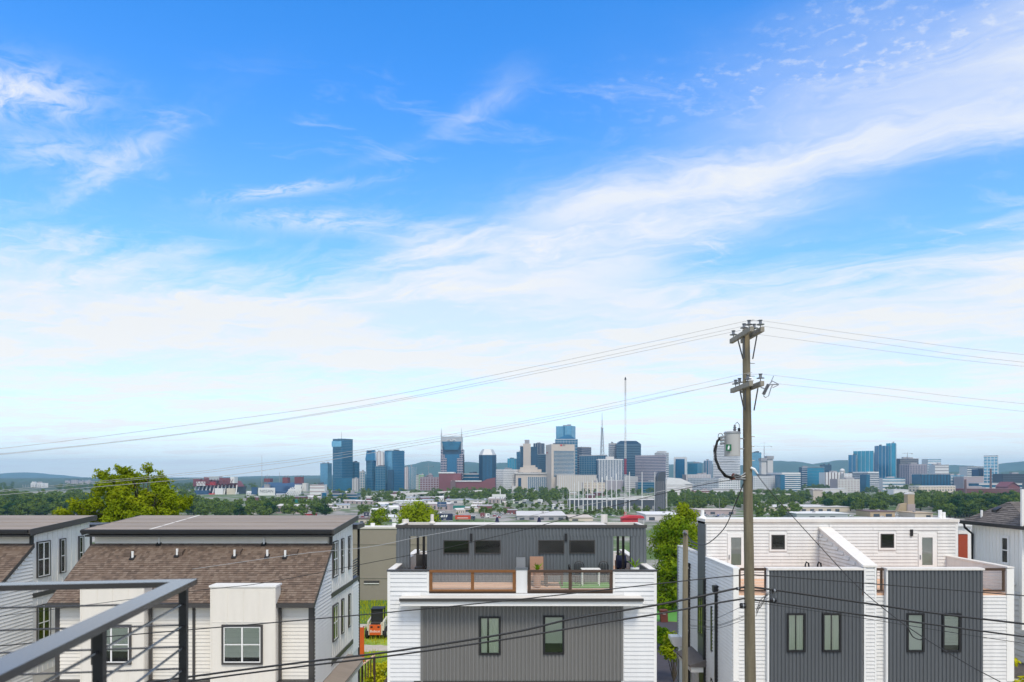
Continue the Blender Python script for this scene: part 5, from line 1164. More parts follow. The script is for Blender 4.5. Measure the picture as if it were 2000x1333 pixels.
t = T('white banded office with a dark glass corner, right of the long white block', 1514, 1527, 1568, 926, 1830, G['teal'], 'h', C['white'], 5.2, .42, th=75, top_m=C['white'], crown=(1.0, 3.0), name='office_building', cat='building')
part(t[0], 'dark_corner', G['teal'], lambda b: b.box(X(1524, 1800), X(1533, 1800), 1800, 1834, GZ, Z(928, 1800)))
T('bluish slab left of the teal glass box on the right side', 1566, 1584, 1584, 913, 2300, G['navy'], 'h', C['steel'], 7, .35)
T('teal glass box building with a pale frame, alone right of the pole', 1584, 1609, 1612, 913, 2200, G['aqua'], 'h', C['mullion'], 10, .08, top_m=C['steel'])
T('small dark block behind the teal glass box building', 1607, 1624, 1624, 908, 2500, G['dark'], 'h', C['mullion'], 4.6, .2)
T('white and brown terrace with tall windows below the green hills', 1612, 1648, 1648, 923, 2000, C['white'], 'v', C['brown'], 5, .25, 9, name='apartment_building', cat='apartment block')
T('pale stepped block with grey windows left of the aqua glass cluster', 1648, 1675, 1675, 925, 1980, C['pale'], 'grid', C['white'], 7, .5, 10, name='apartment_building', cat='apartment block')
t = thing('dome_building', (X(1645, 2300), 2300, GZ), 'small white dome showing above the terrace on the right', 'dome')
part(t, 'dome', C['white'], lambda b: b.tube([(X(1645, 2300), 2300, Z(921, 2300) + 9 * math.sin(k * math.pi / 12)) for k in range(7)], [max(.05, 8.2 * math.cos(k * math.pi / 12)) for k in range(7)], 14), smooth=True)
part(t, 'drum', C['pale'], lambda b: b.tube([(X(1645, 2300), 2300, GZ), (X(1645, 2300), 2300, Z(921, 2300))], 8.4, 14))
T('wide pale housing mass behind the trees right of the banded office', 1636, 1679, 1679, 936, 1800, C['pink'], 'grid', C['pale'], 6, .5, 8, name='apartment_building', cat='apartment block')
for lab, a, m_, c, tp, mt in (('stepped aqua tower at the left end of the glass cluster', 1660, 1672, 1676, 889, 'blue'), ('pale aqua tower second in the glass cluster with dark reflections', 1675, 1706, 1708, 881, 'aqua'), ('low aqua link tower in the middle of the glass cluster', 1707, 1718, 1718, 885, 'aqua'), ('aqua tower just left of the highest in the glass cluster', 1716, 1736, 1736, 871, 'blue'), ('highest dark aqua tower of the glass cluster', 1735, 1750, 1758, 866, 'aqua')):
    tt = T(lab, a, m_, c, tp, 2160 + (a % 7) * 9, G[mt], 'v', C['steel'], 8, .1, 12, proud=.3, th=30)
t = T('white banded office with a dark notch, in front of the glass cluster', 1680, 1695, 1724, 925, 1880, C['white'], 'h', G['navy'], 4.8, .4, th=65, top_m=C['white'], crown=(.98, 4), name='office_building', cat='building')[0]
part(t, 'dark_corner', G['teal'], lambda b: b.box(X(1692, 1850), X(1699, 1850), 1850, 1884, GZ, Z(927, 1850)))
T('long low white block right of the notched white office', 1724, 1768, 1768, 934, 1950, C['white'], 'h', G['sky'], 8, .3, name='office_building', cat='building')
T('half built dark block under the right hand crane', 1758, 1794, 1794, 896, 2330, C['slate'], 'h', C['grey'], 6, .3)
T('wide grey gridded office with a pale left end, right of the glass cluster', 1768, 1776, 1819, 907, 2050, G['navy'], 'grid', C['lilac'], 6, .4, 6, th=70)
T('white stepped hospital block above the grey gridded office', 1812, 1838, 1838, 898, 2250, C['white'], 'h', G['sky'], 8, .3, name='hospital', cat='hospital', top_m=C['steel'])
T('white blocky building right of the stepped hospital block', 1826, 1853, 1853, 908, 2200, C['white'], 'h', C['grey'], 9, .3, name='hospital', cat='hospital')
T('dark teal low office with a pale floor line, before the white hospital blocks', 1799, 1856, 1856, 927, 1900, G['teal'], 'v', G['dark'], 6, .5, 9, top_m=C['steel'], name='office_building', cat='building')
T('white office with square bays right of the dark teal low office', 1856, 1882, 1882, 929, 2000, C['white'], 'grid', G['sky'], 9, .3, 9, name='office_building', cat='building')
T('white long school building with window rows, in front of the right hills', 1889, 1920, 1920, 912, 2400, C['white'], 'h', G['navy'], 7, .4, name='school', cat='school', top_m=C['white'])
T('blue grey slab left of the white framed tower at the far right', 1912, 1940, 1940, 917, 2200, C['bluepanel'], 'v', C['slate'], 6, .4, 7)
T('white framed glass tower at the far right of the skyline', 1930, 1949, 1959, 891, 2150, G['sky'], 'grid', C['white'], 9, .2, 10, th=35, top_m=G['dark'])
T('lilac stone block with a shallow gable left of the white framed tower', 1882, 1921, 1921, 932, 1950, C['lilac'], 'h', C['pink'], 6, .4, name='office_building', cat='building', top_m=C['pale'])
T('dark brown long block at the right photo edge below the hills', 1959, 2010, 2010, 926, 2050, C['slate'], 'h', C['dark'], 6, .4, name='office_building', cat='building')
T('long white factory with rows of dark windows above the right hand woods', 1787, 1795, 1886, 951, 1320, G['navy'], 'grid', C['cream'], 5.5, .55, 7, th=70, name='factory', cat='factory', top_m=C['white'])
T('low brown brick mill right of the white factory', 1886, 1992, 1992, 955, 1420, C['brick'], 'h', C['brown'], 6, .3, name='factory', cat='factory', depth=40)
T('teal roofed long shed behind the brick mill', 1912, 1996, 1996, 945, 1750, G['teal'], 'h', C['pale'], 12, .2, name='shed', cat='shed', top_m=C['steel'], depth=40)
t = thing('brick_shed', (X(1980, 1600), 1600, GZ), 'red gabled brick shed beside the teal roofed long shed', 'shed')
part(t, 'wall', C['brick'], lambda b: b.prism_y([(X(1968, 1600), GZ), (X(1992, 1600), GZ), (X(1992, 1600), Z(951, 1600)), (X(1978, 1600), Z(943, 1600)), (X(1968, 1600), Z(951, 1600))], 1600, 1640))
part(t, 'roof', C['rust'], lambda b: b.prism_y([(X(1967, 1600), Z(951.2, 1600)), (X(1978, 1600), Z(942.6, 1600)), (X(1993, 1600), Z(951.2, 1600)), (X(1978, 1600), Z(941.5, 1600))], 1598, 1641))
for px, tp, Y, lab in ((1885.5, 938, 1400, 'tall brown brick chimney beside the white factory'), (1935, 917, 1700, 'thin brick chimney left of the white framed tower')):
    t = thing('chimney', (X(px, Y), Y, GZ), lab, 'chimney')
    part(t, 'shaft', C['brown'], lambda b: b.tube([(X(px, Y), Y, GZ), (X(px, Y), Y, Z(tp, Y))], [2.6, 1.9], 10)); part(t, 'rim', C['brick'], lambda b: b.tube([(X(px, Y), Y, Z(tp, Y)), (X(px, Y), Y, Z(tp, Y) + 1.2)], 2.2, 10))
# left far blocks
Y = 2600
t, m, dl, dr, WL, WR, z0, z1 = T('bright white apartment block alone among the far left woods', 43, 82, 88, 944, Y, C['white'], 'v', C['white'], 6, .5, 13, proud=2.5, name='apartment_building', cat='apartment block', depth=25, base=-60)
g = MB(); [g.box(X(44, Y) + i * 9.2, X(44, Y) + i * 9.2 + 3.6, Y - .5, Y - .05, Z(965, Y) + j * 6, Z(965, Y) + j * 6 + 2.6) for i in range(8) for j in range(6)]
tag(g.build('window', C['grey'], t), kind='stuff')
part(t, 'roof_box', C['white'], lambda b: b.box(X(60, Y), X(66, Y), Y + 5, Y + 15, z1 + .1, z1 + 5))
for k, (a, c, tp) in enumerate(((127, 137, 939), (139, 152, 938), (154, 163, 940), (165, 177, 939))):
    tag(T(('one of the small pale blocks in a row on the far left ridge'), a, c, c, tp, 3300, C['grey'], 'v', C['lilac'], 8, .4, 12, name='apartment_building', cat='apartment block', group='small pale blocks in a row on the far left ridge', base=-45)[0])
# stadium
Y = 1650
t = thing('stadium', (X(425, Y), Y, GZ), 'stadium end stand with dark red steel and white raking columns, left of the blue stand', 'stadium')
part(t, 'seating_bowl', C['rust'], lambda b: b.prism_y([(X(378, Y), Z(951, Y)), (X(465, Y), Z(951, Y)), (X(458, Y), Z(940, Y)), (X(386, Y), Z(938, Y))], Y, Y + 40))
part(t, 'wall', C['slate'], lambda b: b.box(X(385, Y), X(462, Y), Y + 2, Y + 60, GZ, Z(950, Y)))
g = MB(); [g.bar((X(380 + k * 7.6, Y), Y - 8, GZ), (X(384 + k * 7.2, Y), Y - 1, Z(948, Y)), 2.0) for k in range(12)]
tag(g.build('raking_column', C['white'], t), kind='stuff')
for a, c, t0, t1, mt in ((381, 393, 950, 936, 'rust'), (402, 413, 945, 932, 'rust'), (432, 455, 946, 934, 'rust'), (413, 432, 938, 931, 'steel'), (388, 405, 949, 941, 'white'), (405, 424, 948, 941, 'red'), (454, 462, 944, 932, 'white'), (424, 440, 968, 954, 'white'), (446, 462, 968, 954, 'cream'), (384, 412, 970, 958, 'bluepanel'), (408, 424, 973, 964, 'red'), (450, 464, 970, 962, 'white')):
    part(t, 'stand_block', C[mt], lambda b: b.box(X(a, Y), X(c, Y), Y - 9 - (a % 5), Y + 8, Z(t0, Y), Z(t1, Y)))
g = MB(); [g.bar((X(382 + k * 6, Y), Y - 14, Z(947, Y)), (X(388 + k * 6, Y), Y - 14, Z(936, Y)), .6) for k in range(13)]; [g.bar((X(388 + k * 6, Y), Y - 14, Z(947, Y)), (X(382 + k * 6, Y), Y - 14, Z(936, Y)), .6) for k in range(13)]
tag(g.build('truss', C['rust'], t), kind='stuff')
Y = 1560
t = thing('stadium', (X(550, Y), Y, GZ), 'stadium stand with dark blue seats behind a big white name board', 'stadium')
part(t, 'seating', C['bluepanel'], lambda b: b.add([(X(505, Y), Y, Z(956, Y)), (X(566, Y), Y, Z(962, Y)), (X(580, Y), Y + 45, Z(943, Y)), (X(508, Y), Y + 45, Z(943, Y)), (X(505, Y), Y, GZ), (X(566, Y), Y, GZ), (X(580, Y), Y + 45, GZ), (X(508, Y), Y + 45, GZ)], [(0,1,2,3), (7,6,5,4), (0,4,5,1), (1,5,6,2), (2,6,7,3), (3,7,4,0)]))
sb_ = part(t, 'name_board', C['white'], lambda b: b.box(X(509, Y), X(541, Y), Y - 14, Y - 12, Z(968, Y), Z(953, Y)))
sign_text(sb_, 'NISSAN', (X(525, Y), Y - 14.2, Z(962.2, Y)), 8.8, C['slate'])
part(t, 'screen', C['bluepanel'], lambda b: b.box(X(495, Y), X(506, Y), Y - 12, Y - 9, Z(966, Y), Z(952, Y)))
part(t, 'press_box', C['grey'], lambda b: b.box(X(517, Y), X(527, Y), Y - 4, Y + 4, Z(953, Y), Z(946, Y)))
for a, c, t0, t1, mt in ((577, 591, 945, 932, 'rust'), (554, 564, 944, 933, 'rust'), (518, 530, 942, 935, 'rust'), (578, 590, 968, 947, 'white'), (565, 577, 972, 956, 'white'), (592, 600, 960, 944, 'pale'), (541, 562, 970, 964, 'rust')):
    part(t, 'stand_block', C[mt], lambda b: b.box(X(a, Y), X(c, Y), Y - 6 - (a % 4), Y + 10, Z(t0, Y), Z(t1, Y)))
g = MB(); [g.bar((X(560 + k * 4, Y), Y - 12, GZ), (X(570 + k * 3.5, Y), Y - 5, Z(953 - k, Y)), 1.4) for k in range(8)]
tag(g.build('raking_column', C['white'], t), kind='stuff')
g = MB(); [g.bar((X(a, Y), Y - 8, Z(945, Y)), (X(a + 5, Y), Y - 8, Z(929, Y)), .6) for a in (517, 524, 554, 560, 578, 584, 590)]; tag(g.build('truss', C['rust'], t), kind='stuff')
for px, tp, Y, lab in ((511.5, 890, 1900, 'thin grey mast rising left of the blue stadium stand'), (523, 926, 1580, 'short mast on the blue stadium stand'), (546, 922, 1900, 'thin mast behind the blue stadium stand')):
    t = thing('mast', (X(px, Y), Y, GZ), lab, 'mast'); part(t, 'pole', C['grey'], lambda b: b.tube([(X(px, Y), Y, GZ), (X(px, Y), Y, Z(tp, Y))], [.6, .3], 6)); part(t, 'base', C['slate'], lambda b: b.box(X(px, Y) - 1.5, X(px, Y) + 1.5, Y - 1.5, Y + 1.5, GZ, GZ + 2))
# mid distance blocks
T('teal parking structure with pale floor lines, below the tallest left tower', 640, 668, 668, 964, 1150, G['teal'], 'h', C['grey'], 5, .32, name='car_park', cat='car park', depth=30)
T('smaller teal parking structure right of the first one', 676, 697, 697, 964, 1180, G['teal'], 'h', C['grey'], 5, .32, name='car_park', cat='car park', depth=30)
T('glassy blue low block left of the teal parking structure', 627, 640, 640, 963, 1160, G['blue'], 'v', C['grey'], 5, .3, 8, name='office_building', cat='building', depth=25)
T('white houses on the bank right of the stadium', 605, 634, 634, 947, 1500, C['white'], 'h', C['pink'], 8, .3, name='house_row', cat='house row', depth=20)
def low(label, a, c, tp, bt, wall, roof, name='warehouse', cat='warehouse', depth=30, slope=0.0, **k):
    "long low building whose foot is seen at row bt"
    Y = min(Yb(bt), 2100); t = thing(name, (X((a + c) / 2, Y), Y, GZ), label, cat); z1 = Z(tp, Y)
    part(t, 'wall', wall, lambda b: b.box(X(a, Y), X(c, Y), Y, Y + depth, GZ - .5, z1))
    w = abs(X(c, Y) - X(a, Y))
    part(t, 'roof', roof, lambda b: b.prism_x([(Y - .6, z1 + .02), (Y + depth + .6, z1 + .02), (Y + depth + .6, z1 + .7 + slope), (Y - .6, z1 + .5)], X(a, Y) - .6, X(c, Y) + .6))
    n = max(2, int(w / 9)); r = random.Random(int(a * 7 + tp)); g = MB()
    for i in range(n):
        x0 = X(a, Y) + w * (i + .25) / n
        if r.random() < .75: g.box(x0, x0 + w / n * .5, Y - .12, Y - .01, GZ + .2, GZ + min(4.0, (z1 - GZ) * .6))
    if g.f: tag(g.build('loading_door', C['slate'] if wall not in (C['slate'],) else C['grey'], t), kind='stuff')
    for i in range(max(1, n // 3)):
        x0 = X(a, Y) + w * (i + .3 + r.random() * .4) / max(1, n // 3); part(t, 'roof_unit', C['grey'], lambda b: b.box(x0, x0 + 2.2, Y + depth * .4, Y + depth * .4 + 2, z1 + .6, z1 + 2 + slope))
    return t
low('long white warehouse in front of the left towers', 768, 822, 980, 989, C['white'], C['white'], depth=35)
low('white building behind the freeway, below the two tone glass tower', 720, 742, 974, 980, C['white'], C['white'], depth=25)
low('white low building among trees left of the freeway viaduct', 775, 812, 968, 973, C['white'], C['pale'])
low('grey and pale long shed below the red brick hall', 870, 948, 977, 983, C['pale'], C['steel'], depth=45)
low('pale green sided store left of the white billboard', 733, 768, 983, 990, C['grey'], C['cream'])
low('small red store beside the light green sign', 815, 834, 986, 993, C['rust'], C['white'], name='store', cat='store', depth=15)
low('white flat roofed building behind the tree row, near the white pole billboard', 1002, 1060, 978, 984, C['white'], C['white'])
low('small white kiosk building with a green side left of the net poles', 1079, 1101, 987, 995, C['white'], C['white'], name='store', cat='store', depth=15)
low('dark driving range building behind the white net poles', 1113, 1285, 977, 995, C['slate'], C['pale'], name='driving_range', cat='building', depth=25)
low('long pale warehouse roof just behind the middle roof, left part', 1010, 1105, 1008, 1016, C['grey'], C['pale'], depth=60, slope=1)
low('tan roofed low building just behind the middle roof, centre', 1112, 1158, 1012, 1018, C['cream'], C['beige'], depth=45)
low('white roofed warehouse left of the light green treetop', 1262, 1330, 1006, 1017, C['pale'], C['white'], depth=50)
low('long tan warehouse right of the pole', 1480, 1660, 991, 1000, C['cream'], C['pale'], depth=60)
low('grey metal workshop with blue doors right of the pole', 1556, 1656, 1004, 1016, C['steel'], C['white'], depth=35)
low('pinkish long yard building left of the pole', 1365, 1437, 997, 1005, C['pink'], C['beige'], depth=30)
low('rusty low shed left of the tan silo', 1700, 1748, 1000, 1010, C['tan'], C['brown'], depth=30)
low('tan low shed right of the tan silo', 1787, 1822, 1003, 1012, C['cream'], C['tan'], depth=30)
low('white pale roofed shop row behind the middle roof near the red trailer', 905, 938, 993, 1000, C['cream'], C['pale'], name='store', cat='store', depth=20)
low('grey roofed shop left of the white pole billboard', 938, 962, 988, 996, C['pale'], C['lilac'], name='store', cat='store', depth=20)
low('white building with a long roof left of the billboards', 745, 800, 1011, 1020, C['white'], C['white'], depth=35)
low('tan brown roofed house behind the left house roof end', 700, 726, 1014, 1024, C['beige'], C['brown'], depth=20)
low('white works building left of the tan silo', 1745, 1775, 957, 968, C['white'], C['white'], depth=25)
low('white stalls row along the left tree belt', 498, 560, 983, 990, C['white'], C['white'], name='store', cat='store', depth=20)
low('white sheds among the trees left of the parking structure', 568, 618, 987, 996, C['white'], C['pale'], name='store', cat='store', depth=20)
low('pink roofed shop just above the left house roof', 592, 612, 1004, 1010, C['red'], C['pink'], name='store', cat='store', depth=14)
low('white jumble of small works sheds right of the banded office', 1578, 1655, 955, 966, C['pale'], C['white'], depth=25)
low('tan gravel works block among the right hand woods', 1588, 1607, 958, 985, C['beige'], C['pink'], depth=12, name='works', cat='works')
low('white low hall with dark windows right of the pole above the trees', 1472, 1520, 956, 966, C['pink'], C['white'], depth=25)
# many small sheds and houses of the plain
rs = random.Random(17); pool = []
for i, (wm, rm_, w, d, h_) in enumerate(((C['white'], C['white'], 16, 12, 4.5), (C['pale'], C['steel'], 24, 14, 5), (C['beige'], C['pale'], 12, 9, 3.6), (C['grey'], C['brown'], 11, 9, 3.4), (C['pink'], C['pale'], 30, 16, 5.5), (C['brick'], C['grey'], 18, 12, 5))):
    nm = ('white', 'pale grey', 'beige', 'grey', 'long pinkish', 'brick')[i]
    pool.append((wm, rm_, w, d, h_, 'small %s building among the scattered blocks on the plain below the skyline' % nm, 'small %s buildings on the plain' % nm, [None]))
for k in range(84):
    px, py = (rs.uniform(480, 1000), rs.uniform(964, 1006)) if rs.random() < .62 else ((rs.uniform(1000, 1320), rs.uniform(960, 974)) if rs.random() < .4 else (rs.uniform(1330, 1800), rs.uniform(953, 972)))
    wm, rm_, w, d, h_, lab, grp, first_ = pool[rs.randrange(6)]; Y = min(Yb(py), 1950); sc = rs.uniform(.7, 1.3)
    if first_[0] is None:
        t = thing('low_building', (0, 0, 0), lab, 'building', grp); first_[0] = t
        part(t, 'wall', wm, lambda b: b.box(-w / 2, w / 2, 0, d, -1, h_)); part(t, 'roof', rm_, lambda b: b.prism_x([(-.4, h_ + .01), (d + .4, h_ + .01), (d / 2, h_ + 1.4)], -w / 2 - .4, w / 2 + .4))
        g = MB(); [g.box(-w / 2 + w * (q + .3) / 4, -w / 2 + w * (q + .6) / 4, -.08, -.01, .8, h_ * .7) for q in range(4)]; tag(g.build('window', C['slate'], t), kind='stuff')
        t.location = (X(px, Y), Y, GZ); BASE[t] = Vector(t.location)
    else: t = rename_copies(first_[0], (X(px, Y), Y, GZ))
    t.rotation_euler.z = rs.choice((0, 0, .2, -.25, .5)); t.scale = (sc, sc, rs.uniform(.8, 1.5))
# silo tower
Y = 820
t = thing('silo_tower', (X(1779, Y), Y, GZ), 'tan concrete silo tower with a pale top, standing over the right hand woods', 'silo')
part(t, 'wall', C['tan'], lambda b: b.box(X(1773, Y), X(1786, Y), Y, Y + 8, GZ - .5, Z(966, Y)))
part(t, 'lower_wall', C['pink'], lambda b: b.box(X(1772, Y), X(1787, Y), Y - .5, Y + 8.5, GZ - .5, Z(985, Y)))
part(t, 'roof', C['pale'], lambda b: b.prism_y([(X(1772, Y), Z(966, Y) + .05), (X(1787, Y), Z(966, Y) + .05), (X(1785, Y), Z(962, Y)), (X(1775, Y), Z(963.5, Y))], Y - .3, Y + 8.3))
part(t, 'conveyor', C['tan'], lambda b: b.prism_y([(X(1747, Y), Z(1012, Y)), (X(1772, Y), Z(1012, Y)), (X(1772, Y), Z(983, Y)), (X(1760, Y), Z(985, Y))], Y + 1, Y + 6))
# viaducts
def viaduct(label, pts, n=9, w=14):
    t = thing('viaduct', (X(pts[0][0], pts[0][2]), pts[0][2], GZ), label, 'bridge')
    for (a, ya, Ya), (c, yc, Yc) in zip(pts, pts[1:]):
        p, q = P(a, ya, Ya), P(c, yc, Yc); d = (q - p); nrm = Vector((-d.y, d.x, 0)).normalized()
        if nrm.y < 0: nrm = -nrm
        part(t, 'deck', C['pale'], lambda b: b.obox(p, d, nrm * w, Vector((0, 0, -2.2))))
        part(t, 'parapet', C['white'], lambda b: b.obox(p + Vector((0, 0, .02)), d, nrm * .5, Vector((0, 0, 1.2))))
        k = max(2, int(d.length / 40))
        for i in range(k):
            o = p + d * ((i + .5) / k) + nrm * w / 2; part(t, 'pier', C['grey'], lambda b: b.box(o.x - 1.2, o.x + 1.2, o.y - 3, o.y + 3, GZ, o.z - 2.2))
viaduct('long pale freeway bridge below the red brick hall', [(790, 965, 1330), (870, 961, 1350), (955, 958.5, 1370)])
viaduct('pale freeway bridge passing behind the white net poles', [(1110, 976, 1080), (1200, 974, 1080), (1285, 969, 1090)])
viaduct('low grey bridge left of the white warehouse', [(712, 971, 1260), (775, 967, 1280)])
viaduct('pale roadway above the trees right of the pole', [(1465, 966, 1330), (1570, 966, 1330)])
# radio masts
def lattice(label, px, top, Y, w0, w1, bands, z0=GZ, name='radio_mast'):
    t = thing(name, (X(px, Y), Y, z0), label, 'mast'); zt = Z(top, Y); n = len(bands)
    for i, mt in enumerate(bands):
        za, zb = z0 + (zt - z0) * i / n, z0 + (zt - z0) * (i + 1) / n; ra, rb = w0 + (w1 - w0) * i / n, w0 + (w1 - w0) * (i + 1) / n
        def f(b):
            cs = [(math.cos(a), math.sin(a)) for a in (math.pi * 1.17, math.pi * 1.83, math.pi * .5)]
            for c, s in cs: b.bar((X(px, Y) + ra * c, Y + ra * s, za), (X(px, Y) + rb * c, Y + rb * s, zb), .26 * max(.55, w0 / 1.4))
            k = max(3, int((zb - za) / max(1.6, ra * 1.8)))
            for j in range(k):
                z1_, z2_ = za + (zb - za) * j / k, za + (zb - za) * (j + 1) / k; r1 = ra + (rb - ra) * j / k
                for (c, s), (c2, s2) in zip(cs, cs[1:] + cs[:1]): b.bar((X(px, Y) + r1 * c, Y + r1 * s, z1_), (X(px, Y) + r1 * c2, Y + r1 * s2, z2_), .09 * max(1, w0 / 2))
        part(t, 'mast_section', mt, f)
    return t
W, Rd = C['white'], C['red']
rm = lattice('tall red and white lattice radio mast rising behind the middle duplex', 1221.5, 742, 640, .95, .6, [W, W, W, Rd, W, C['pale'], W, C['pale'], C['grey']])
part(rm, 'top_lamp', C['dark'], lambda b: b.tube([(X(1221.5, 640), 640, Z(742, 640)), (X(1221.5, 640), 640, Z(737, 640))], [1.0, .3], 8))
for a, c in ((1213, 1227), (1216, 1230)): part(rm, 'leg_frame', C['red'], lambda b: b.bar((X(a + 4, 636), 636, GZ), (X(a + 7, 636), 636, Z(1000, 636)), .5))
tv = lattice('pale tapering tv tower behind the white columned office tower', 1176, 835, 2350, 12, 2.2, [C['steel'], C['steel'], C['steel']])
part(tv, 'antenna', C['steel'], lambda b: b.tube([(X(1176, 2350), 2350, Z(836, 2350)), (X(1176, 2350), 2350, Z(822, 2350)), (X(1176, 2350), 2350, Z(806, 2350))], [1.6, 1.2, .4], 8)); part(tv, 'platform', C['white'], lambda b: b.tube([(X(1176, 2350), 2350, Z(837, 2350)), (X(1176, 2350), 2350, Z(834.5, 2350))], 4.2, 12))
t = thing('red_store', (X(1236, 600), 600, GZ), 'bright red roofed store at the foot of the red and white mast', 'store')
part(t, 'wall', C['red'], lambda b: b.box(X(1216, 600), X(1246, 600), 600, 612, GZ, Z(1013, 600))); part(t, 'roof', C['red'], lambda b: b.prism_y([(X(1215, 600), Z(1013, 600) + .05), (X(1259, 600), Z(1013, 600) + .05), (X(1256, 600), Z(1008.5, 600)), (X(1231, 600), Z(1007.5, 600))], 599, 614)); part(t, 'canopy_post', C['white'], lambda b: b.box(X(1257, 600), X(1258, 600), 600, 601, GZ, Z(1013, 600)))
# net poles
for i, (px, tp) in enumerate(((1113, 955), (1122, 943), (1130, 940), (1139, 942), (1147.5, 940), (1157, 938), (1166, 935), (1176, 932), (1185, 930), (1194.5, 932), (1204, 925), (1229.5, 922), (1254, 922), (1279, 922), (1302, 930))):
    Y = 815; t = thing('net_pole', (X(px, Y), Y, GZ), 'white pole in the row of tall net poles in front of the stone buildings', 'pole', 'row of tall white net poles')
    part(t, 'shaft', C['white'], lambda b: b.tube([(X(px, Y), Y, GZ), (X(px, Y), Y, Z(tp, Y))], [.62, .4], 8)); part(t, 'footing', C['grey'], lambda b: b.box(X(px, Y) - .9, X(px, Y) + .9, Y - .9, Y + .9, GZ, GZ + .8))
t = thing('net_tower', (X(1291, 810), 810, GZ), 'dark slate slab tower with a slanted top beside the last white net poles', 'tower')
part(t, 'wall', C['slate'], lambda b: b.prism_y([(X(1281, 810), GZ), (X(1300, 810), GZ), (X(1300, 810), Z(922, 810)), (X(1289, 810), Z(922, 810)), (X(1284, 810), Z(932, 810))], 810, 822))
g = MB(); [g.box(X(1283 + k * 4, 810) - .2, X(1283 + k * 4, 810) + .2, 809.6, 809.95, GZ, Z(940, 810)) for k in range(5)]; tag(g.build('rib', C['grey'], t), kind='stuff')
# billboards, signs, lamps
def billboard(label, a, c, tp, bt, foot, face_m, scrib=None, legs=2, Y=None):
    Y = Y or Yb(foot); t = thing('billboard', (X((a + c) / 2, Y), Y, GZ), label, 'billboard')
    part(t, 'panel', face_m, lambda b: b.box(X(a, Y), X(c, Y), Y, Y + .8, Z(bt, Y), Z(tp, Y)))
    part(t, 'frame', C['grey'], lambda b: (b.box(X(a, Y), X(c, Y), Y - .2, Y + 1, Z(bt, Y) - .5, Z(bt, Y) - .02), b.box(X(a, Y), X(c, Y), Y + .1, Y + .9, Z(tp, Y) + .02, Z(tp, Y) + .3)))
    for k in range(legs):
        x = X(a + (c - a) * (k + .5) / legs, Y); part(t, 'leg', C['grey'], lambda b: b.tube([(x, Y + .5, GZ), (x, Y + .5, Z(bt, Y) - .5)], .45, 6))
    if scrib:
        for (f0, f1, g0, g1, mt) in scrib: part(t, 'printed_mark', mt, lambda b: b.prism_y([(X(a + (c - a) * f0, Y), Z(bt + (tp - bt) * g0, Y)), (X(a + (c - a) * f1, Y), Z(bt + (tp - bt) * g0, Y)), (X(a + (c - a) * (f1 + .04), Y), Z(bt + (tp - bt) * g1, Y)), (X(a + (c - a) * (f0 + .05), Y), Z(bt + (tp - bt) * g1, Y))], Y - .12, Y - .02))
    return t
billboard('dark navy billboard with white marks, low behind the middle roof', 852, 884, 1003.5, 1016.5, 1022, C['navy'], [(.26, .40, .45, .75, C['white']), (.43, .52, .45, .80, C['white']), (.56, .66, .45, .8, C['white']), (.42, .58, .12, .2, C['pale'])])
billboard('white billboard on two tall legs above the trees', 961, 988, 966, 971, 985, C['white'], None)
billboard('dark blue billboard left of the leafy treetops', 711, 720, 1001, 1009, 1020, C['navy'], [(.3, .7, .4, .7, C['grey'])], 1)
billboard('teal sign board on the shops near the red trailer', 885, 908, 988, 994, 1000, C['tealpanel'], None, 2)
billboard('blue sign board above the white warehouse', 752, 768, 985, 990, 994, C['bluepanel'], None, 2)
billboard('blue striped sign board right of the white warehouse', 854, 872, 981, 990, 998, C['bluepanel'], [(.1, .9, .3, .5, C['grey'])], 2)
billboard('small white sign board near the light green sign', 783, 802, 991, 998, 1003, C['white'], None, 1)
billboard('light green sign board near the small red store', 803, 814, 988, 997, 1003, C['green'], None, 1)
billboard('green sign board by the left tree belt', 576, 590, 976, 984, 990, C['tealpanel'], None, 1)
t = thing('cross_sign', (X(976.5, 1060), 1060, GZ), 'white cross shaped pole sign above the two legged white billboard', 'sign')
part(t, 'pole', C['white'], lambda b: b.tube([(X(977, 1060), 1060, GZ), (X(977, 1060), 1060, Z(955, 1060))], .7, 8)); part(t, 'arm', C['white'], lambda b: b.box(X(969, 1060), X(977, 1060), 1059.5, 1060.3, Z(960, 1060), Z(958.5, 1060)))
lamp0 = None
for px, tp, Y in ((779, 968, 700), (788, 968, 700), (799, 1000, 660), (860, 982, 800), (935, 972, 850), (946, 996, 640), (1100, 957, 900), (657, 974, 900), (1405, 975, 800), (1437, 975, 900), (1640, 955, 1000), (1703, 955, 1000), (1746, 950, 1000), (1108, 960, 860), (745, 985, 800), (1338, 960, 950)):
    x = X(px, Y)
    if lamp0 is None:
        lamp0 = thing('street_lamp', (0, 0, 0), 'thin tall lamp post standing on the plain below the skyline', 'street lamp', 'tall lamp posts on the plain')
        part(lamp0, 'post', C['grey'], lambda b: b.tube([(0, 0, 0), (0, 0, 1)], [.22, .14], 6)); part(lamp0, 'lamp_head', C['white'], lambda b: b.box(-.9, .9, -.25, .25, .995, 1.0)); part(lamp0, 'base', C['grey'], lambda b: b.box(-.4, .4, -.4, .4, 0, .03))
        l = lamp0; l.location = (x, Y, GZ); BASE[l] = Vector((x, Y, GZ))
    else: l = rename_copies(lamp0, (x, Y, GZ))
    l.scale = (1, 1, Z(tp, Y) - GZ)
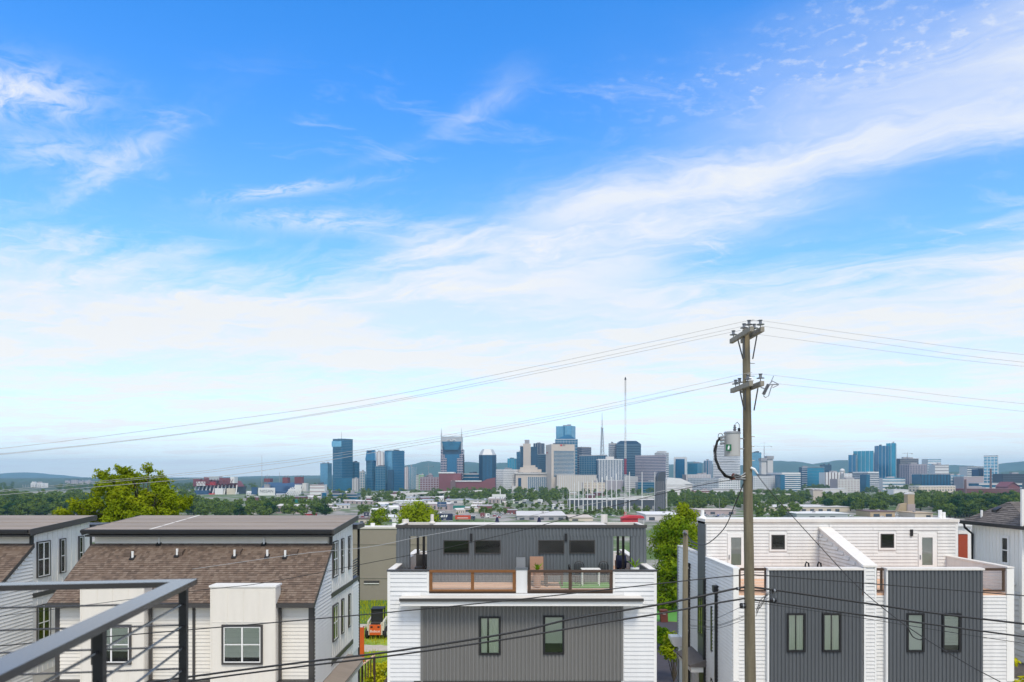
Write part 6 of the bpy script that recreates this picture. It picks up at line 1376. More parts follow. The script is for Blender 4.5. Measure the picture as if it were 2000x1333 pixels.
# vehicles on the plain
def trailer(label, a, c, Y, body, front=None):
    t = thing('truck', (X((a + c) / 2, Y), Y, GZ), label, 'truck'); x0, x1 = X(a, Y), X(c, Y)
    part(t, 'box_body', body, lambda b: b.box(x0, x1 - 4.2, Y, Y + 2.6, GZ + 1.3, GZ + 4.9)); part(t, 'stripe', C['white'], lambda b: b.box(x0 + 2, x1 - 6.5, Y - .05, Y - .01, GZ + 2.3, GZ + 2.9))
    part(t, 'cab', front or body, lambda b: b.prism_x([(Y + .1, GZ + .9), (Y + 2.5, GZ + .9), (Y + 2.5, GZ + 4.2), (Y + .1, GZ + 4.2)], x1 - 3.9, x1)); part(t, 'windscreen', G['dark'], lambda b: b.box(x1 - 2.2, x1 - .6, Y + .02, Y + .08, GZ + 2.4, GZ + 3.5))
    for xx in (x0 + 1.2, x0 + 2.5, x1 - 5.4, x1 - 1.2): part(t, 'wheel', M['rubber'], lambda b: b.tube([(xx, Y - .05, GZ + .5), (xx, Y + .35, GZ + .5)], .5, 12))
trailer('orange red truck parked side on behind the middle roof', 889, 928, 655, C['orange'], C['slate'])
trailer('small red truck parked near the shops behind the middle roof', 938, 956, 700, C['rust'], C['white'])
car_m = [fmat('car_' + n, c, .35) for n, c in (('white', (.7, .7, .7)), ('silver', (.4, .42, .44)), ('black', (.03, .03, .035)), ('red', (.4, .03, .03)), ('blue', (.04, .08, .25)))]
cars = []
def make_car(cm, label):
    t = thing('parked_car', (0, 0, 0), label, 'car', 'cars parked on the lots of the plain')
    part(t, 'body', cm, lambda b: b.prism_y([(-2.2, .35), (2.2, .35), (2.25, .8), (1.2, .95), (.6, 1.45), (-1.3, 1.45), (-1.9, .95), (-2.25, .85)], -.9, .9))
    part(t, 'windows', G['dark'], lambda b: b.prism_y([(-1.7, .97), (1.0, .97), (.55, 1.38), (-1.25, 1.38)], -.93, .93))
    for x in (-1.35, 1.35):
        for y in (-.95, .75): part(t, 'wheel', M['rubber'], lambda b: b.tube([(x, y, .33), (x, y + .2, .33)], .33, 10))
    return t
rc = random.Random(4)
lots = [(700, 760, 1010, 1022), (800, 850, 994, 1004), (860, 935, 1000, 1010), (940, 1000, 1004, 1012), (990, 1080, 992, 1000), (1060, 1110, 1000, 1006), (500, 620, 986, 998), (1120, 1200, 1004, 1012), (1370, 1430, 1004, 1012), (1660, 1760, 1006, 1016), (1490, 1560, 1005, 1014), (760, 800, 996, 1002)]
names = ['white', 'silver', 'black', 'red', 'blue']
first = {}
for a, c, t0, t1 in lots:
    for k in range(9):
        px = a + (c - a) * rc.random(); Y = Yb(t0 + (t1 - t0) * rc.random()); i = rc.choice((0, 0, 0, 1, 1, 2, 3, 4))
        lab = 'small %s car parked on the lots in front of the skyline' % names[i]
        if i not in first: t = make_car(car_m[i], lab); first[i] = t; t.location = (X(px, Y), Y, GZ); BASE[t] = Vector(t.location)
        else: t = rename_copies(first[i], (X(px, Y), Y, GZ), 0, 1)
        t.rotation_euler.z = rc.choice((0, 0, .3, 1.57))
# ---------------------------------------------------------------- trees
def leaf_cloud(mb, clusters, n, size, r, mi=1, flat=.6):
    "leaf sized faces on the shells of clumps"
    tot = sum(c[3] ** 2 for c in clusters)
    for (cx, cy, cz, cr) in clusters:
        k = int(n * cr * cr / tot)
        for _ in range(k):
            a = r.random() * 6.283; zz = r.uniform(-.75, 1); q = math.sqrt(max(0, 1 - zz * zz)); rr = cr * (r.random() ** .33) * (.75 + .45 * r.random())
            d = Vector((q * math.cos(a), q * math.sin(a), zz)); p = Vector((cx, cy, cz)) + Vector((d.x * rr, d.y * rr, d.z * rr * .8))
            nn = (d + Vector((r.uniform(-1, 1), r.uniform(-1, 1), r.uniform(-.4, 1.1))) * flat).normalized()
            t1 = nn.cross(Vector((r.uniform(-1, 1), r.uniform(-1, 1), r.uniform(-1, 1)))).normalized(); t2 = nn.cross(t1)
            s = size * (.6 + .8 * r.random()); l_ = s * (1.0 + .5 * r.random())
            mb.add([p - t1 * l_, p - t2 * s * .5, p + t1 * l_, p + t2 * s * .5], [(0, 1, 2, 3)], mi)
def crown_clusters(r, n, w, h, z0, lumps=1.0):
    cl = []
    for k in range(n):
        a = r.random() * 6.283; t = (k + r.random()) / n; z = z0 + h * t
        env = math.sin(math.pi * min(1, .18 + .80 * t)) ** .7; rad = w * env * (r.random() ** .5) * .82
        cl.append((rad * math.cos(a), rad * math.sin(a), z, w * (.30 + .2 * r.random()) * lumps * (.75 + .25 * env)))
    return cl
far_meshes, lo_meshes = [], []
for k in range(7):
    r = random.Random(100 + k); mb = MB(); w = r.uniform(4.6, 6.6); h = r.uniform(8.5, 13)
    mb.tube([(0, 0, -1.5), (.2, 0, 3), (0, .2, h * .55)], [.45, .35, .15], 6, 0)
    cl = crown_clusters(r, 13, w, h - 3, 3.6)
    leaf_cloud(mb, cl, 620, .62, r)
    for (cx, cy, cz, cr) in cl:                       # denser hearts of the clumps
        rr = cr * .62; o = [(cx + rr * a, cy + rr * b, cz + rr * c * .8) for a, b, c in ((1, 0, 0), (0, 1, 0), (-1, 0, 0), (0, -1, 0), (0, 0, 1), (0, 0, -1))]
        mb.add(o, [(0, 1, 4), (1, 2, 4), (2, 3, 4), (3, 0, 4), (1, 0, 5), (2, 1, 5), (3, 2, 5), (0, 3, 5)], 1)
    far_meshes.append(mb.mesh('far_tree', [M['bark'], M['leaf_far']]))
    lo = MB(); leaf_cloud(lo, cl, 240, .95, r)
    for (cx, cy, cz, cr) in cl:
        rr = cr * .62; o = [(cx + rr * a, cy + rr * b, cz + rr * c * .8) for a, b, c in ((1, 0, 0), (0, 1, 0), (-1, 0, 0), (0, -1, 0), (0, 0, 1))]
        lo.add(o, [(0, 1, 4), (1, 2, 4), (2, 3, 4), (3, 0, 4)], 1)
    lo_meshes.append(lo)
rt = random.Random(21)
cands = []
def belt(px0, px1, y0, y1, n, label, group, s0=.8, s1=1.35, zoff=0.0):
    for _ in range(n):
        px = rt.uniform(px0, px1); Y = min(rt.uniform(Yb(y1), Yb(y0)), 2000)
        if (1735 < px < 1828 and Y < 845) or (1600 < px < 1668 and Y < 835): continue
        cands.append((Y, X(px, Y), rt.uniform(s0, s1), label, group, zoff))
GL = {}
def B_(px0, px1, y0, y1, n, key, label, group, s0, s1): belt(px0, px1, y0, y1, n, label, group, s0, s1)
B_(-60, 380, 976, 1014, 430, 0, 'dark green tree in the wooded belt beyond the leftmost house', 'trees of the wooded belt on the left', 1.0, 1.55)
B_(360, 640, 988, 1014, 190, 0, 'dark green tree in the wooded belt below the stadium', 'trees of the wooded belt below the stadium', .7, 1.2)
B_(470, 660, 970, 982, 50, 0, 'dark green tree among the stalls at the foot of the stadium', 'trees at the foot of the stadium', .3, .55)
B_(640, 960, 966, 986, 110, 0, 'tree between the freeway and the white warehouses', 'trees along the freeway', .7, 1.25)
B_(700, 860, 996, 1020, 34, 0, 'dark green tree left of the dark navy billboard', 'trees left of the navy billboard', .45, .85)
B_(880, 1110, 963, 985, 130, 0, 'tree in the green belt below the courthouse', 'trees below the courthouse', .9, 1.45)
B_(900, 1120, 990, 1006, 60, 0, 'small tree along the road behind the middle roof', 'small trees along the road', .3, .7)
B_(1085, 1300, 958, 972, 50, 0, 'tree behind the freeway bridge and the white net poles', 'trees behind the net poles', .8, 1.3)
B_(1100, 1310, 998, 1010, 70, 0, 'low shrubby tree at the foot of the net poles', 'shrubby trees at the net poles', .25, .55)
B_(1300, 1455, 970, 999, 130, 0, 'dark green tree in the belt left of the pole', 'trees of the belt left of the pole', .8, 1.3)
B_(1465, 1600, 968, 993, 110, 0, 'dark green tree in the belt right of the pole', 'trees of the belt right of the pole', .8, 1.3)
B_(1470, 1560, 999, 1014, 26, 0, 'thin tree before the tan warehouse right of the pole', 'thin trees before the tan warehouse', .5, 1.0)
B_(1600, 1790, 978, 1006, 190, 0, 'dark green tree in the woods left of the silo', 'trees of the woods left of the silo', .9, 1.4)
B_(1780, 2080, 982, 1014, 400, 0, 'dark green tree in the woods behind the hip roofed house', 'trees of the woods on the right', 1.0, 1.6)
B_(1560, 1680, 950, 960, 60, 0, 'tree on the knoll below the teal glass box', 'trees on the knoll', 1.0, 1.6)
B_(610, 1310, 968, 1010, 240, 0, 'small scattered tree between the low blocks in front of the skyline', 'small trees scattered between the low blocks', .28, .6)
B_(1690, 1810, 955, 968, 60, 0, 'tree below the grey gridded office', 'trees below the grey office', 1.0, 1.5)
cands.sort(key=lambda c: c[0] / c[2])
for Y, x, s, label, group, zo in cands[:290]:
    o = link('tree', rt.choice(far_meshes), None, (x, Y, GZ - .3)); o.scale = (s * rt.uniform(.9, 1.25), s * 1.1, s * rt.uniform(.8, 1.05)); o.rotation_euler.z = rt.random() * 6.28
    tag(o, label, 'tree', group)
# the rest of the woods: one mass
def mass(name, items):
    import numpy as np
    V, Lp, Ls, base = [], [], [], 0
    src = [(np.array(m.v), np.array([i for f in m.f for i in f]), np.array([len(f) for f in m.f])) for m in lo_meshes]
    for Y, x, s, rot in items:
        v, lp, ls = src[rt.randrange(len(src))]; c, sn = math.cos(rot) * s, math.sin(rot) * s
        V.append(np.stack([x + v[:, 0] * c - v[:, 1] * sn, Y + v[:, 0] * sn + v[:, 1] * c, GZ - .3 + v[:, 2] * s * (.85 + .3 * rt.random())], 1)); Lp.append(lp + base); Ls.append(ls); base += len(v)
    V, Lp, Ls = np.concatenate(V).astype(np.float32), np.concatenate(Lp).astype(np.int32), np.concatenate(Ls).astype(np.int32)
    me = bpy.data.meshes.new(name); me.vertices.add(len(V)); me.vertices.foreach_set('co', V.ravel()); me.loops.add(len(Lp)); me.loops.foreach_set('vertex_index', Lp)
    me.polygons.add(len(Ls)); me.polygons.foreach_set('loop_start', np.concatenate([[0], np.cumsum(Ls)[:-1]]).astype(np.int32)); me.polygons.foreach_set('loop_total', Ls)
    me.materials.append(M['leaf_far']); me.update(calc_edges=True); return link(name, me)
items = [(Y, x, s, rt.random() * 6.28) for Y, x, s, *_ in cands[290:]]
for _ in range(800):                                   # woods of the farther plain, either side of downtown
    px = rt.choice((rt.uniform(-80, 640), rt.uniform(-80, 500), rt.uniform(1480, 2080))); Y = rt.uniform(1900, 3400)
    if 25 < px < 108: continue
    items.append((Y, X(px, Y), rt.uniform(.9, 1.4), rt.random() * 6.28))
o = mass('woods', items); tag(o, 'far woods spreading over the plain at either side of the skyline', 'woods', None, 'stuff')
# nearer trees: limbs and leaf clumps
def big_tree(name, label, x, Y, z0, w, h, crown_z, n_cl, leaves, size, leaf_m, seed, lumps=1.0, open_=False):
    r = random.Random(seed); t = thing(name, (x, Y, z0), label, 'tree')
    cl = [(x + a, Y + b, c, d) for a, b, c, d in crown_clusters(r, n_cl, w, h - (crown_z - z0), crown_z, lumps)]
    tr = MB(); tr.tube([(x, Y, z0 - .2), (x + .1, Y, z0 + h * .2), (x + .25, Y + .1, z0 + h * .45), (x + .2, Y, z0 + h * .8)], [.34, .27, .19, .06], 9)
    for (cx, cy, cz, cr) in cl:
        f = rr_ = .25 + .5 * r.random(); bx, bz = x + .2, z0 + h * .2 + (cz - z0 - h * .2) * .45
        tr.tube([(bx, Y, bz), ((bx + cx) / 2, (Y + cy) / 2, bz + (cz - bz) * .62), (cx, cy, cz)], [.11, .07, .025], 6)
    tr.build('trunk', M['bark'], t)
    cb = MB(); leaf_cloud(cb, cl, leaves, size, r, 0)
    cb.build('crown', leaf_m, t, fix=False)
    return t
def wide_clusters(): pass
Y = 70.0
def left_tree():
    r = random.Random(3); t = thing('leafy_tree', (X(255, Y), Y, 2.4), 'tall yellow green tree behind the gap between the two pale houses', 'tree')
    spec = [(200, 985, 16), (165, 1000, 14), (215, 950, 17), (195, 930, 9), (245, 945, 18), (275, 932, 12), (268, 921, 7), (300, 940, 12), (325, 955, 14), (343, 968, 12), (320, 990, 20), (285, 975, 18), (255, 990, 20), (225, 1010, 20), (190, 1020, 18), (345, 1000, 16), (305, 1015, 20), (270, 1025, 22), (290, 919, 6), (352, 985, 10), (240, 930, 7), (150, 1000, 8), (180, 965, 8), (220, 985, 15), (235, 970, 15), (265, 960, 15), (300, 965, 15), (330, 1010, 18), (240, 1000, 16), (262, 1010, 17), (285, 1000, 17), (205, 1003, 15), (180, 1005, 14), (310, 985, 16), (228, 938, 10), (258, 938, 10), (288, 950, 12), (172, 988, 9), (350, 975, 9), (155, 1012, 10), (262, 992, 17), (290, 1005, 18), (250, 1015, 18), (312, 998, 16), (275, 980, 14), (298, 985, 13)]
    cl = []
    for n_, (px, py, rp) in enumerate(spec): q = Y + (r.uniform(-2.6, 2.6) if n_ < len(spec) - 6 else -2.8); cl.append((X(px, Y), q, Z(py, Y), rp * Y / F * 1.02))
    tr = MB(); bx = X(285, Y); tr.tube([(bx, Y, 2.2), (bx - .1, Y, 6), (bx - .6, Y, 9.5), (bx - 1.0, Y, 12.5)], [.36, .3, .2, .12], 9); tr.tube([(bx - .1, Y, 5.5), (bx + .5, Y, 9), (bx + .6, Y, 13.5)], [.25, .17, .08], 8)
    for c in cl: tr.tube([(bx - .3 if c[0] < bx else bx + .3, Y, min(c[2] - .6, 9.5)), ((bx + c[0] * 1.5) / 2.5, (Y + c[1]) / 2, c[2] - .9), (c[0], c[1], c[2])], [.075, .05, .02], 6)
    tr.build('trunk', M['bark'], t); cb = MB(); leaf_cloud(cb, cl, 34000, .15, r, 0, .9)
    for c in cl:                                           # sprigs breaking the outline
        for _ in range(7):
            a = r.random() * 6.28; e = r.uniform(-.2, 1.3); d = Vector((math.cos(a) * math.cos(e), math.sin(a) * math.cos(e), math.sin(e))); p = Vector(c[:3]) + d * c[3] * .9
            leaf_cloud(cb, [(p.x, p.y, p.z, .35), (p.x + d.x * .4, p.y + d.y * .4, p.z + d.z * .4, .25)], 26, .13, r, 0, 1.0)
    cb.build('crown', M['leaf_near'], t, fix=False)
left_tree()
big_tree('leafy_tree', 'dense deep green tree in the gap between the middle and right duplexes', X(1312, 75), 75, 2.4, 4.0, 8.9, 3.0, 30, 15000, .15, M['leaf_mid'], 5, 1.0)
big_tree('leafy_tree', 'light green round tree rising just behind the right duplex corner', X(1338, 92), 92, 2.4, 2.9, 9.9, 5.2, 16, 5000, .17, M['leaf_near'], 8, 1.0)
big_tree('leafy_tree', 'leafy tree top by the navy billboard, its crown just above the middle roof', X(815, 150), 150, ground_h(0, 150), 4.6, 11.5, ground_h(0, 150) + 4.5, 18, 6500, .24, M['leaf_mid'], 9, 1.1)
big_tree('dark_tree', 'dark dense tree left of the leafy tree behind the middle roof', X(742, 240), 240, ground_h(0, 240), 5.5, 20, ground_h(0, 240) + 7, 16, 3000, .4, M['leaf_mid'], 12, 1.0)
big_tree('dark_tree', 'dark round tree right behind the left house roof end', X(628, 330), 330, GZ, 6, 20, GZ + 6, 14, 2200, .5, M['leaf_far'], 15, 1.0)
def shrub(label, px, py, Y, w, h, leaf_m, seed, n=1500, size=.1):
    x, z = X(px, Y), 2.41; r = random.Random(seed); t = thing('shrub', (x, Y, z), label, 'shrub')
    cl = [(x + r.uniform(-w, w) * .7, Y + r.uniform(-w, w) * .6, z + h * (.25 + .6 * r.random()), w * (.4 + .25 * r.random())) for _ in range(9)]
    st = MB(); [st.tube([(x, Y, z), (c[0], c[1], c[2])], [.04, .015], 5) for c in cl]; st.build('stem', M['bark'], t)
    cb = MB(); leaf_cloud(cb, cl, n, size, r, 0, .9); cb.build('crown', leaf_m, t, fix=False)
shrub('bright green shrub against the side wall of the right duplex, beside the driveway', 1316, 1290, 47.5, 1.0, 4.2, M['leaf_near'], 2, 2200, .1)
shrub('low green shrub at the left side of the dark driveway', 1292, 1240, 57, .75, 1.8, M['leaf_mid'], 4)
shrub('small lime shrub at the foot of the right duplex porch', 1360, 1330, 31.5, .5, 5.2, M['leaf_lime'], 6, 900, .07)
shrub('weedy green shrub on the rough grass beside the middle duplex', 742, 1290, 46.5, .9, 1.9, M['leaf_near'], 7)
shrub('young leafy shrub at the right photo edge below the porch', 1996, 1320, 30, .6, 7.4, M['leaf_near'], 9, 1400, .08)
gmb = MB(); r = random.Random(6)
for _ in range(9000):
    x, y = r.uniform(-17, -4.6), 42 + 36.5 * r.random()
    if (-14 < x < -8.5 and 55.6 < y < 58.2) or (-15 < x < -8 and 64.4 < y < 66.3): continue
    a = r.random() * 6.28; h_ = .12 + .35 * r.random(); w = .035; c, s_2 = math.cos(a) * w, math.sin(a) * w; lx, ly = r.uniform(-.1, .1), r.uniform(-.1, .1)
    gmb.add([(x - c, y - s_2, 2.4), (x + c, y + s_2, 2.4), (x + lx, y + ly, 2.4 + h_)], [(0, 1, 2)])
tag(gmb.build('grass', M['leaf_near'], fix=False), 'rough grass growing in the yard between the houses', 'grass', None, 'stuff')
# ---------------------------------------------------------------- utility pole
YP = 19.0
def U(px, py, dy=0.0): return P(px, py, YP) + Vector((0, dy, 0))
up_ = thing('utility_pole', (X(1466, YP), YP, 2.41), 'tall weathered wooden utility pole with two pairs of crossarms', 'utility pole')
pp = MB(); pts = [(X(1467.5, YP), YP, 2.0), (X(1465.5, YP), YP, Z(1333, YP)), (X(1463, YP), YP, Z(1100, YP)), (X(1461, YP), YP, Z(980, YP)), (X(1459, YP), YP, Z(800, YP)), (X(1457, YP), YP, Z(644, YP))]
pp.tube(pts, [.165, .145, .128, .121, .106, .092], 16); pp.build('shaft', M['pole_wood'], up_, smooth=True)
ad = Vector((0, -1, 0))
def crossarm(cx, cy, ln, off, name='crossarm'):
    c = Vector((cx, 19.03, cy)); return part(up_, name, M['arm_wood'], lambda b: b.bar(c - ad * ln / 2, c + ad * ln / 2, .095, .12)), c
arms = [crossarm(6.085, 19.76, 1.72, 0), crossarm(6.37, 19.76, 1.62, 0), crossarm(6.085, 18.38, 1.6, 0), crossarm(6.365, 18.38, 1.62, 0)]
for px, py, qx, qy in ((1438, 665, 1448, 703), (1450, 655, 1450.5, 702), (1475, 658, 1467, 703), (1442, 764, 1450, 801), (1477, 760, 1469.5, 803), (1453, 760, 1452, 803)):
    part(up_, 'brace', M['charcoal'], lambda b: b.bar(U(px, py, -.13), U(qx, qy, -.13), .05, .02))
def insulator(px, py, Yi, ht=11, cap=True):
    b = MB(); p = P(px, py, Yi); s = YP / F
    b.tube([p, p + Vector((0, 0, ht * s * .55))], .012, 6); z = p.z + ht * s * .55
    b.tube([(p.x, p.y, z), (p.x, p.y, z + .015), (p.x, p.y, z + .03), (p.x, p.y, z + .08), (p.x, p.y, z + .12)], [.10, .10, .04, .035, .055], 12)
    return part(up_, 'insulator', M['porcelain'], lambda q: (q.v.extend(b.v), q.f.extend(b.f), q.m.extend(b.m)))
for x_, Yi, zt in ((6.085, 19.7, 19.82), (6.085, 18.8, 19.82), (6.085, 18.4, 19.82), (6.37, 18.85, 19.82), (6.37, 18.38, 19.82), (6.37, 19.65, 19.82), (6.085, 19.5, 18.44), (6.085, 19.17, 18.44), (6.365, 18.36, 18.44), (6.085, 18.5, 18.44)): insulator(1000 + x_ * F / Yi, HY - (zt - H) * F / Yi, Yi)
part(up_, 'pole_cap', M['white_sign'], lambda b: b.tube([U(1461, 746, -.16), U(1461, 742, -.16), U(1461, 739, -.16)], [.1, .095, .04], 12))
for py in (1118, 1143, 1170, 710, 735, 853, 872, 900): part(up_, 'bolt', M['galv'], lambda b: b.tube([U(1452, py), U(1474 if py < 1000 else 1476, py)], .012, 6))
tf = thing('transformer', tuple(U(1430, 890)), 'grey cylindrical transformer with a green sticker, hung on the left of the utility pole', 'transformer')
part(tf, 'tank', M['grey_paint'], lambda b: b.tube([U(1430, 891), U(1430, 847)], .205, 24), smooth=False)
part(tf, 'lid', M['galv'], lambda b: b.tube([U(1430, 847), U(1430, 846), U(1430, 843.5)], [.222, .222, .19], 24))
part(tf, 'bushing', M['porcelain'], lambda b: b.tube([U(1435, 843 - k * 1.9 / 1) for k in range(8)], [.05, .028, .05, .028, .045, .026, .03, .012], 10))
part(tf, 'arrester', M['black'], lambda b: b.tube([U(1443.5, 846), U(1443.5, 837), U(1443.5, 836)], [.035, .035, .01], 8))
lb = part(tf, 'sticker', M['green_sign'], lambda b: b.obox(U(1413.5, 881.5, -.19), (.135, -.028, 0), (0, -.004, 0), (0, 0, .17)))
part(lb, 'printed_mark', M['white_sign'], lambda b: b.add([tuple(U(1416.5, 879, -.206)), tuple(U(1421.5, 879, -.214)), tuple(U(1420.5, 874, -.214)), tuple(U(1419, 870.5, -.212)), tuple(U(1417.2, 874, -.208))] + [tuple(U(*q)) for q in ((1416.5, 879, -.203), (1421.5, 879, -.211), (1420.5, 874, -.211), (1419, 870.5, -.209), (1417.2, 874, -.205))], [(0, 1, 2, 3, 4), (9, 8, 7, 6, 5)] + [(i, i + 5, (i + 1) % 5 + 5, (i + 1) % 5) for i in range(5)]))
for py in (856, 876): part(tf, 'bracket', M['galv'], lambda b: b.box(X(1444, YP), X(1456, YP), YP - .05, YP + .05, Z(py + 2, YP), Z(py, YP)))
for k in range(3): part(tf, 'terminal', M['galv'], lambda b: b.tube([U(1414, 853 + k * 6, -.06), U(1406, 855 + k * 6, -.1), U(1404, 856 + k * 6, -.1)], [.03, .035, .02], 8))
part(tf, 'terminal_loop', M['galv'], lambda b: b.tube([U(1405 + 4.5 * math.cos(a), 853 + 6 * math.sin(a), -.1) for a in [k * .5 for k in range(13)]], .012, 6))
part(tf, 'lead', M['wire'], lambda b: b.tube([U(1436, 829, 0), U(1440, 825, 0), U(1444, 830, 0), U(1444, 838, 0)], .008, 6))
r = random.Random(2)
for k in range(5):
    o_ = [r.uniform(-1.6, 1.6) for _ in range(7)]
    t = part(tf, 'cable', M['wire'], lambda b: b.tube([U(x + o_[i], y + o_[(i + 2) % 7], -.08 - .03 * k) for i, (x, y) in enumerate(((1403, 856), (1397, 864), (1394, 880), (1396, 898), (1402, 916), (1413, 930), (1428, 934)))], .018, 6))
sb = thing('splice_bundle', tuple(U(1435, 932)), 'messy bundle of brown and black cable splices below the transformer', 'cable bundle')
part(sb, 'clamp', M['rust'], lambda b: b.prism_y([(X(1424, YP), Z(937, YP)), (X(1440, YP), Z(938, YP)), (X(1443, YP), Z(930, YP)), (X(1430, YP), Z(925, YP))], YP - .14, YP - .02))
for k in range(6): part(sb, 'strand', M['wire'] if k % 2 else M['galv'], lambda b: b.tube([U(1424 + k, 934 - k, -.1), U(1434, 926 + k * 2.2, -.16), U(1444, 930 + k * 1.4, -.13), U(1453, 924 + k * 3, -.12)], .012, 6))
part(sb, 'guard', M['white_sign'], lambda b: b.tube([U(1463, 914, -.13), U(1470, 917, -.13), U(1477, 926, -.13)], [.03, .035, .02], 8))
fc = thing('fuse_cutout', tuple(U(1500, 757)), 'ribbed grey fuse cutout tilted off the right end of the lower crossarm', 'fuse cutout')
pts = [U(1491, 771).lerp(U(1501, 751), k / 18) for k in range(19)]
part(fc, 'body', M['porcelain'], lambda b: b.tube(pts, [.05 if k % 2 else .034 for k in range(19)], 10))
part(fc, 'fuse_tube', M['galv'], lambda b: b.tube([U(1491, 773), U(1495, 777), U(1501, 774), U(1506, 758), U(1509, 752)], .012, 6))
part(fc, 'contact', M['galv'], lambda b: (b.bar(U(1500, 752), U(1520, 751), .03), b.bar(U(1507, 744), U(1521, 751), .018), b.bar(U(1509, 758), U(1521, 752), .018), b.bar(U(1501, 753), U(1509, 744), .02), b.bar(U(1503, 752), U(1511, 735), .016)))
part(fc, 'bracket', M['galv'], lambda b: b.bar(U(1486, 757), U(1497, 761), .025))
# small service mast
YM = 24.5
sm = thing('service_pole', (X(1339, YM), YM, 2.41), 'shorter thin wooden service pole at the corner of the right duplex', 'utility pole')
part(sm, 'shaft', M['pole_wood'], lambda b: b.tube([(X(1338, YM), YM, 2.2), (X(1338, YM), YM, Z(1250, YM)), (X(1339, YM), YM, Z(1036, YM))], [.105, .10, .088], 12), smooth=True)
part(sm, 'insulator', M['porcelain'], lambda b: b.tube([P(1334, 1042, YM - .1), P(1337, 1039, YM - .12), P(1341, 1043, YM - .12)], [.03, .045, .03], 8))
for py in (1110, 1232): part(sm, 'bolt', M['galv'], lambda b: b.tube([P(1333, py, YM), P(1345, py, YM)], .012, 6))
# ---------------------------------------------------------------- wires (they follow the street, sagging)
def curve3(pts, n=28, ext=()):
    "Catmull-Rom through 3-D points"
    pts = [Vector(p) for p in pts]; pts = [pts[0] * 2 - pts[1]] + pts + [pts[-1] * 2 - pts[-2]]; out = []
    for i in range(1, len(pts) - 2):
        p0, p1, p2, p3 = pts[i - 1:i + 3]
        for k in range(n):
            t = k / n; out.append(.5 * ((2 * p1) + (p2 - p0) * t + (2 * p0 - 5 * p1 + 4 * p2 - p3) * t * t + (3 * p1 - p0 - 3 * p2 + p3) * t ** 3))
    out.append(pts[-2]); return out
def wire(label, pts, r=.010, m='wire', Y=YP, n=10, group=None):
    c = curve3([P(p[0], p[1], p[2] if len(p) > 2 else Y) for p in pts], n)
    b = MB(); b.tube(c, r, 6); o = c[0]
    ob = b.build_thing('wire', M[m], tuple(o), label, 'wire', group, smooth=True)
    return ob
wg = 'wire_grey'
wire('upper wire rising across the sky to the left insulators, topmost of three', [(-900, 950), (-400, 913), (0, 876.5), (350, 832.8), (700, 783.8), (1090, 707), (1441, 631), (1463, 628)], .0052, wg, 18.4)
wire('upper wire across the sky to the pole top, second of three', [(-900, 957), (-400, 924), (0, 887), (350, 848), (700, 794.5), (1090, 715.5), (1440, 640), (1453, 635.5)], .0052, wg, 18.8)
wire('upper wire across the sky to the lower arm end, third of three', [(-900, 959), (-400, 925.5), (0, 888.5), (350, 849.3), (700, 797), (1090, 721), (1420, 651), (1432.5, 649)], .0052, wg, 19.7)
wire('lower sky wire crossing above the twin spires to the lower crossarm', [(-300, 985), (300, 930.5), (490, 908), (700, 879.5), (1090, 810), (1437, 734), (1460, 732), (1486, 731)], .0048, wg, 18.4)
wire('lower sky wire just beneath the first one above the twin spires', [(-300, 987), (300, 934), (490, 912), (700, 884), (1090, 814.5), (1437, 746)], .0048, wg, 19.5)
wire('lowest thin sky wire to the lower crossarm on the left', [(-300, 992), (300, 942), (460, 927), (700, 889.5), (1090, 820), (1444.5, 743)], .006, wg, 19.17)
wire('right hand upper wire leaving the pole top, topmost', [(1485, 628), (1500, 628.5), (1730, 660.7), (2000, 693), (2600, 745)], .0042, wg, 18.38)
wire('right hand upper wire leaving the pole top, middle one', [(1473, 635.5), (1487, 637), (1730, 673), (2000, 708), (2600, 762)], .0042, wg, 18.85)
wire('right hand upper wire leaving the crossarm underside, lowest of three', [(1453.8, 650), (1500, 656), (1730, 686), (2000, 716), (2600, 768)], .0042, wg, 19.65)
wire('faint right hand wire from the fuse cutout, upper one', [(1486, 731), (1514, 734), (1730, 759), (2000, 789), (2600, 842)], .0038, wg, 18.4)
wire('faint right hand wire from the fuse cutout, lower one', [(1520, 750), (1730, 773), (2000, 804), (2600, 860)], .0038, wg)
wire('short jumper wire joining the two top insulators on the pole', [(1463, 628), (1474, 626.8), (1485, 628)], .008, wg, 18.39)
wire('thin black wire over the white boards of the middle duplex', [(-500, 1310), (0, 1262), (376, 1230), (720, 1200), (1000, 1172.5), (1300, 1139), (1440, 1124.5), (1480, 1123.5), (1683, 1139), (2000, 1164), (2600, 1215)], .015)
wire('thick black cable, upper of the two heavy cables at the pole', [(-500, 1420), (0, 1372), (376, 1321.5), (575, 1296), (780, 1271), (1000, 1236), (1125, 1207.5), (1300, 1179), (1438, 1150), (1466, 1147.5), (1507, 1152), (1591, 1164), (1680, 1177), (1837, 1199.6), (2000, 1219), (2600, 1290)], .028)
wire('thick black cable, lower of the two heavy cables at the pole', [(-500, 1440), (0, 1384), (376, 1330), (575, 1304), (780, 1279), (1000, 1247), (1175, 1217), (1300, 1197), (1432, 1173), (1480, 1173), (1680, 1201), (2000, 1244), (2600, 1322)], .024)
wire('thin wire under the heavy cables on the right', [(1470, 1176), (1660, 1204), (2000, 1257), (2600, 1342)], .009)
wire('service wire sloping from the pole across the brown shingle roof', [(-200, 1226, 24), (0, 1204, 23.5), (376, 1155, 22.5), (514, 1139, 22), (720, 1100, 21.5), (862, 1072.5, 21), (1020, 1036, 20.5), (1085, 1019, 20), (1250, 975, 19.5), (1370, 948, 19), (1440, 936, 19)], .0095)
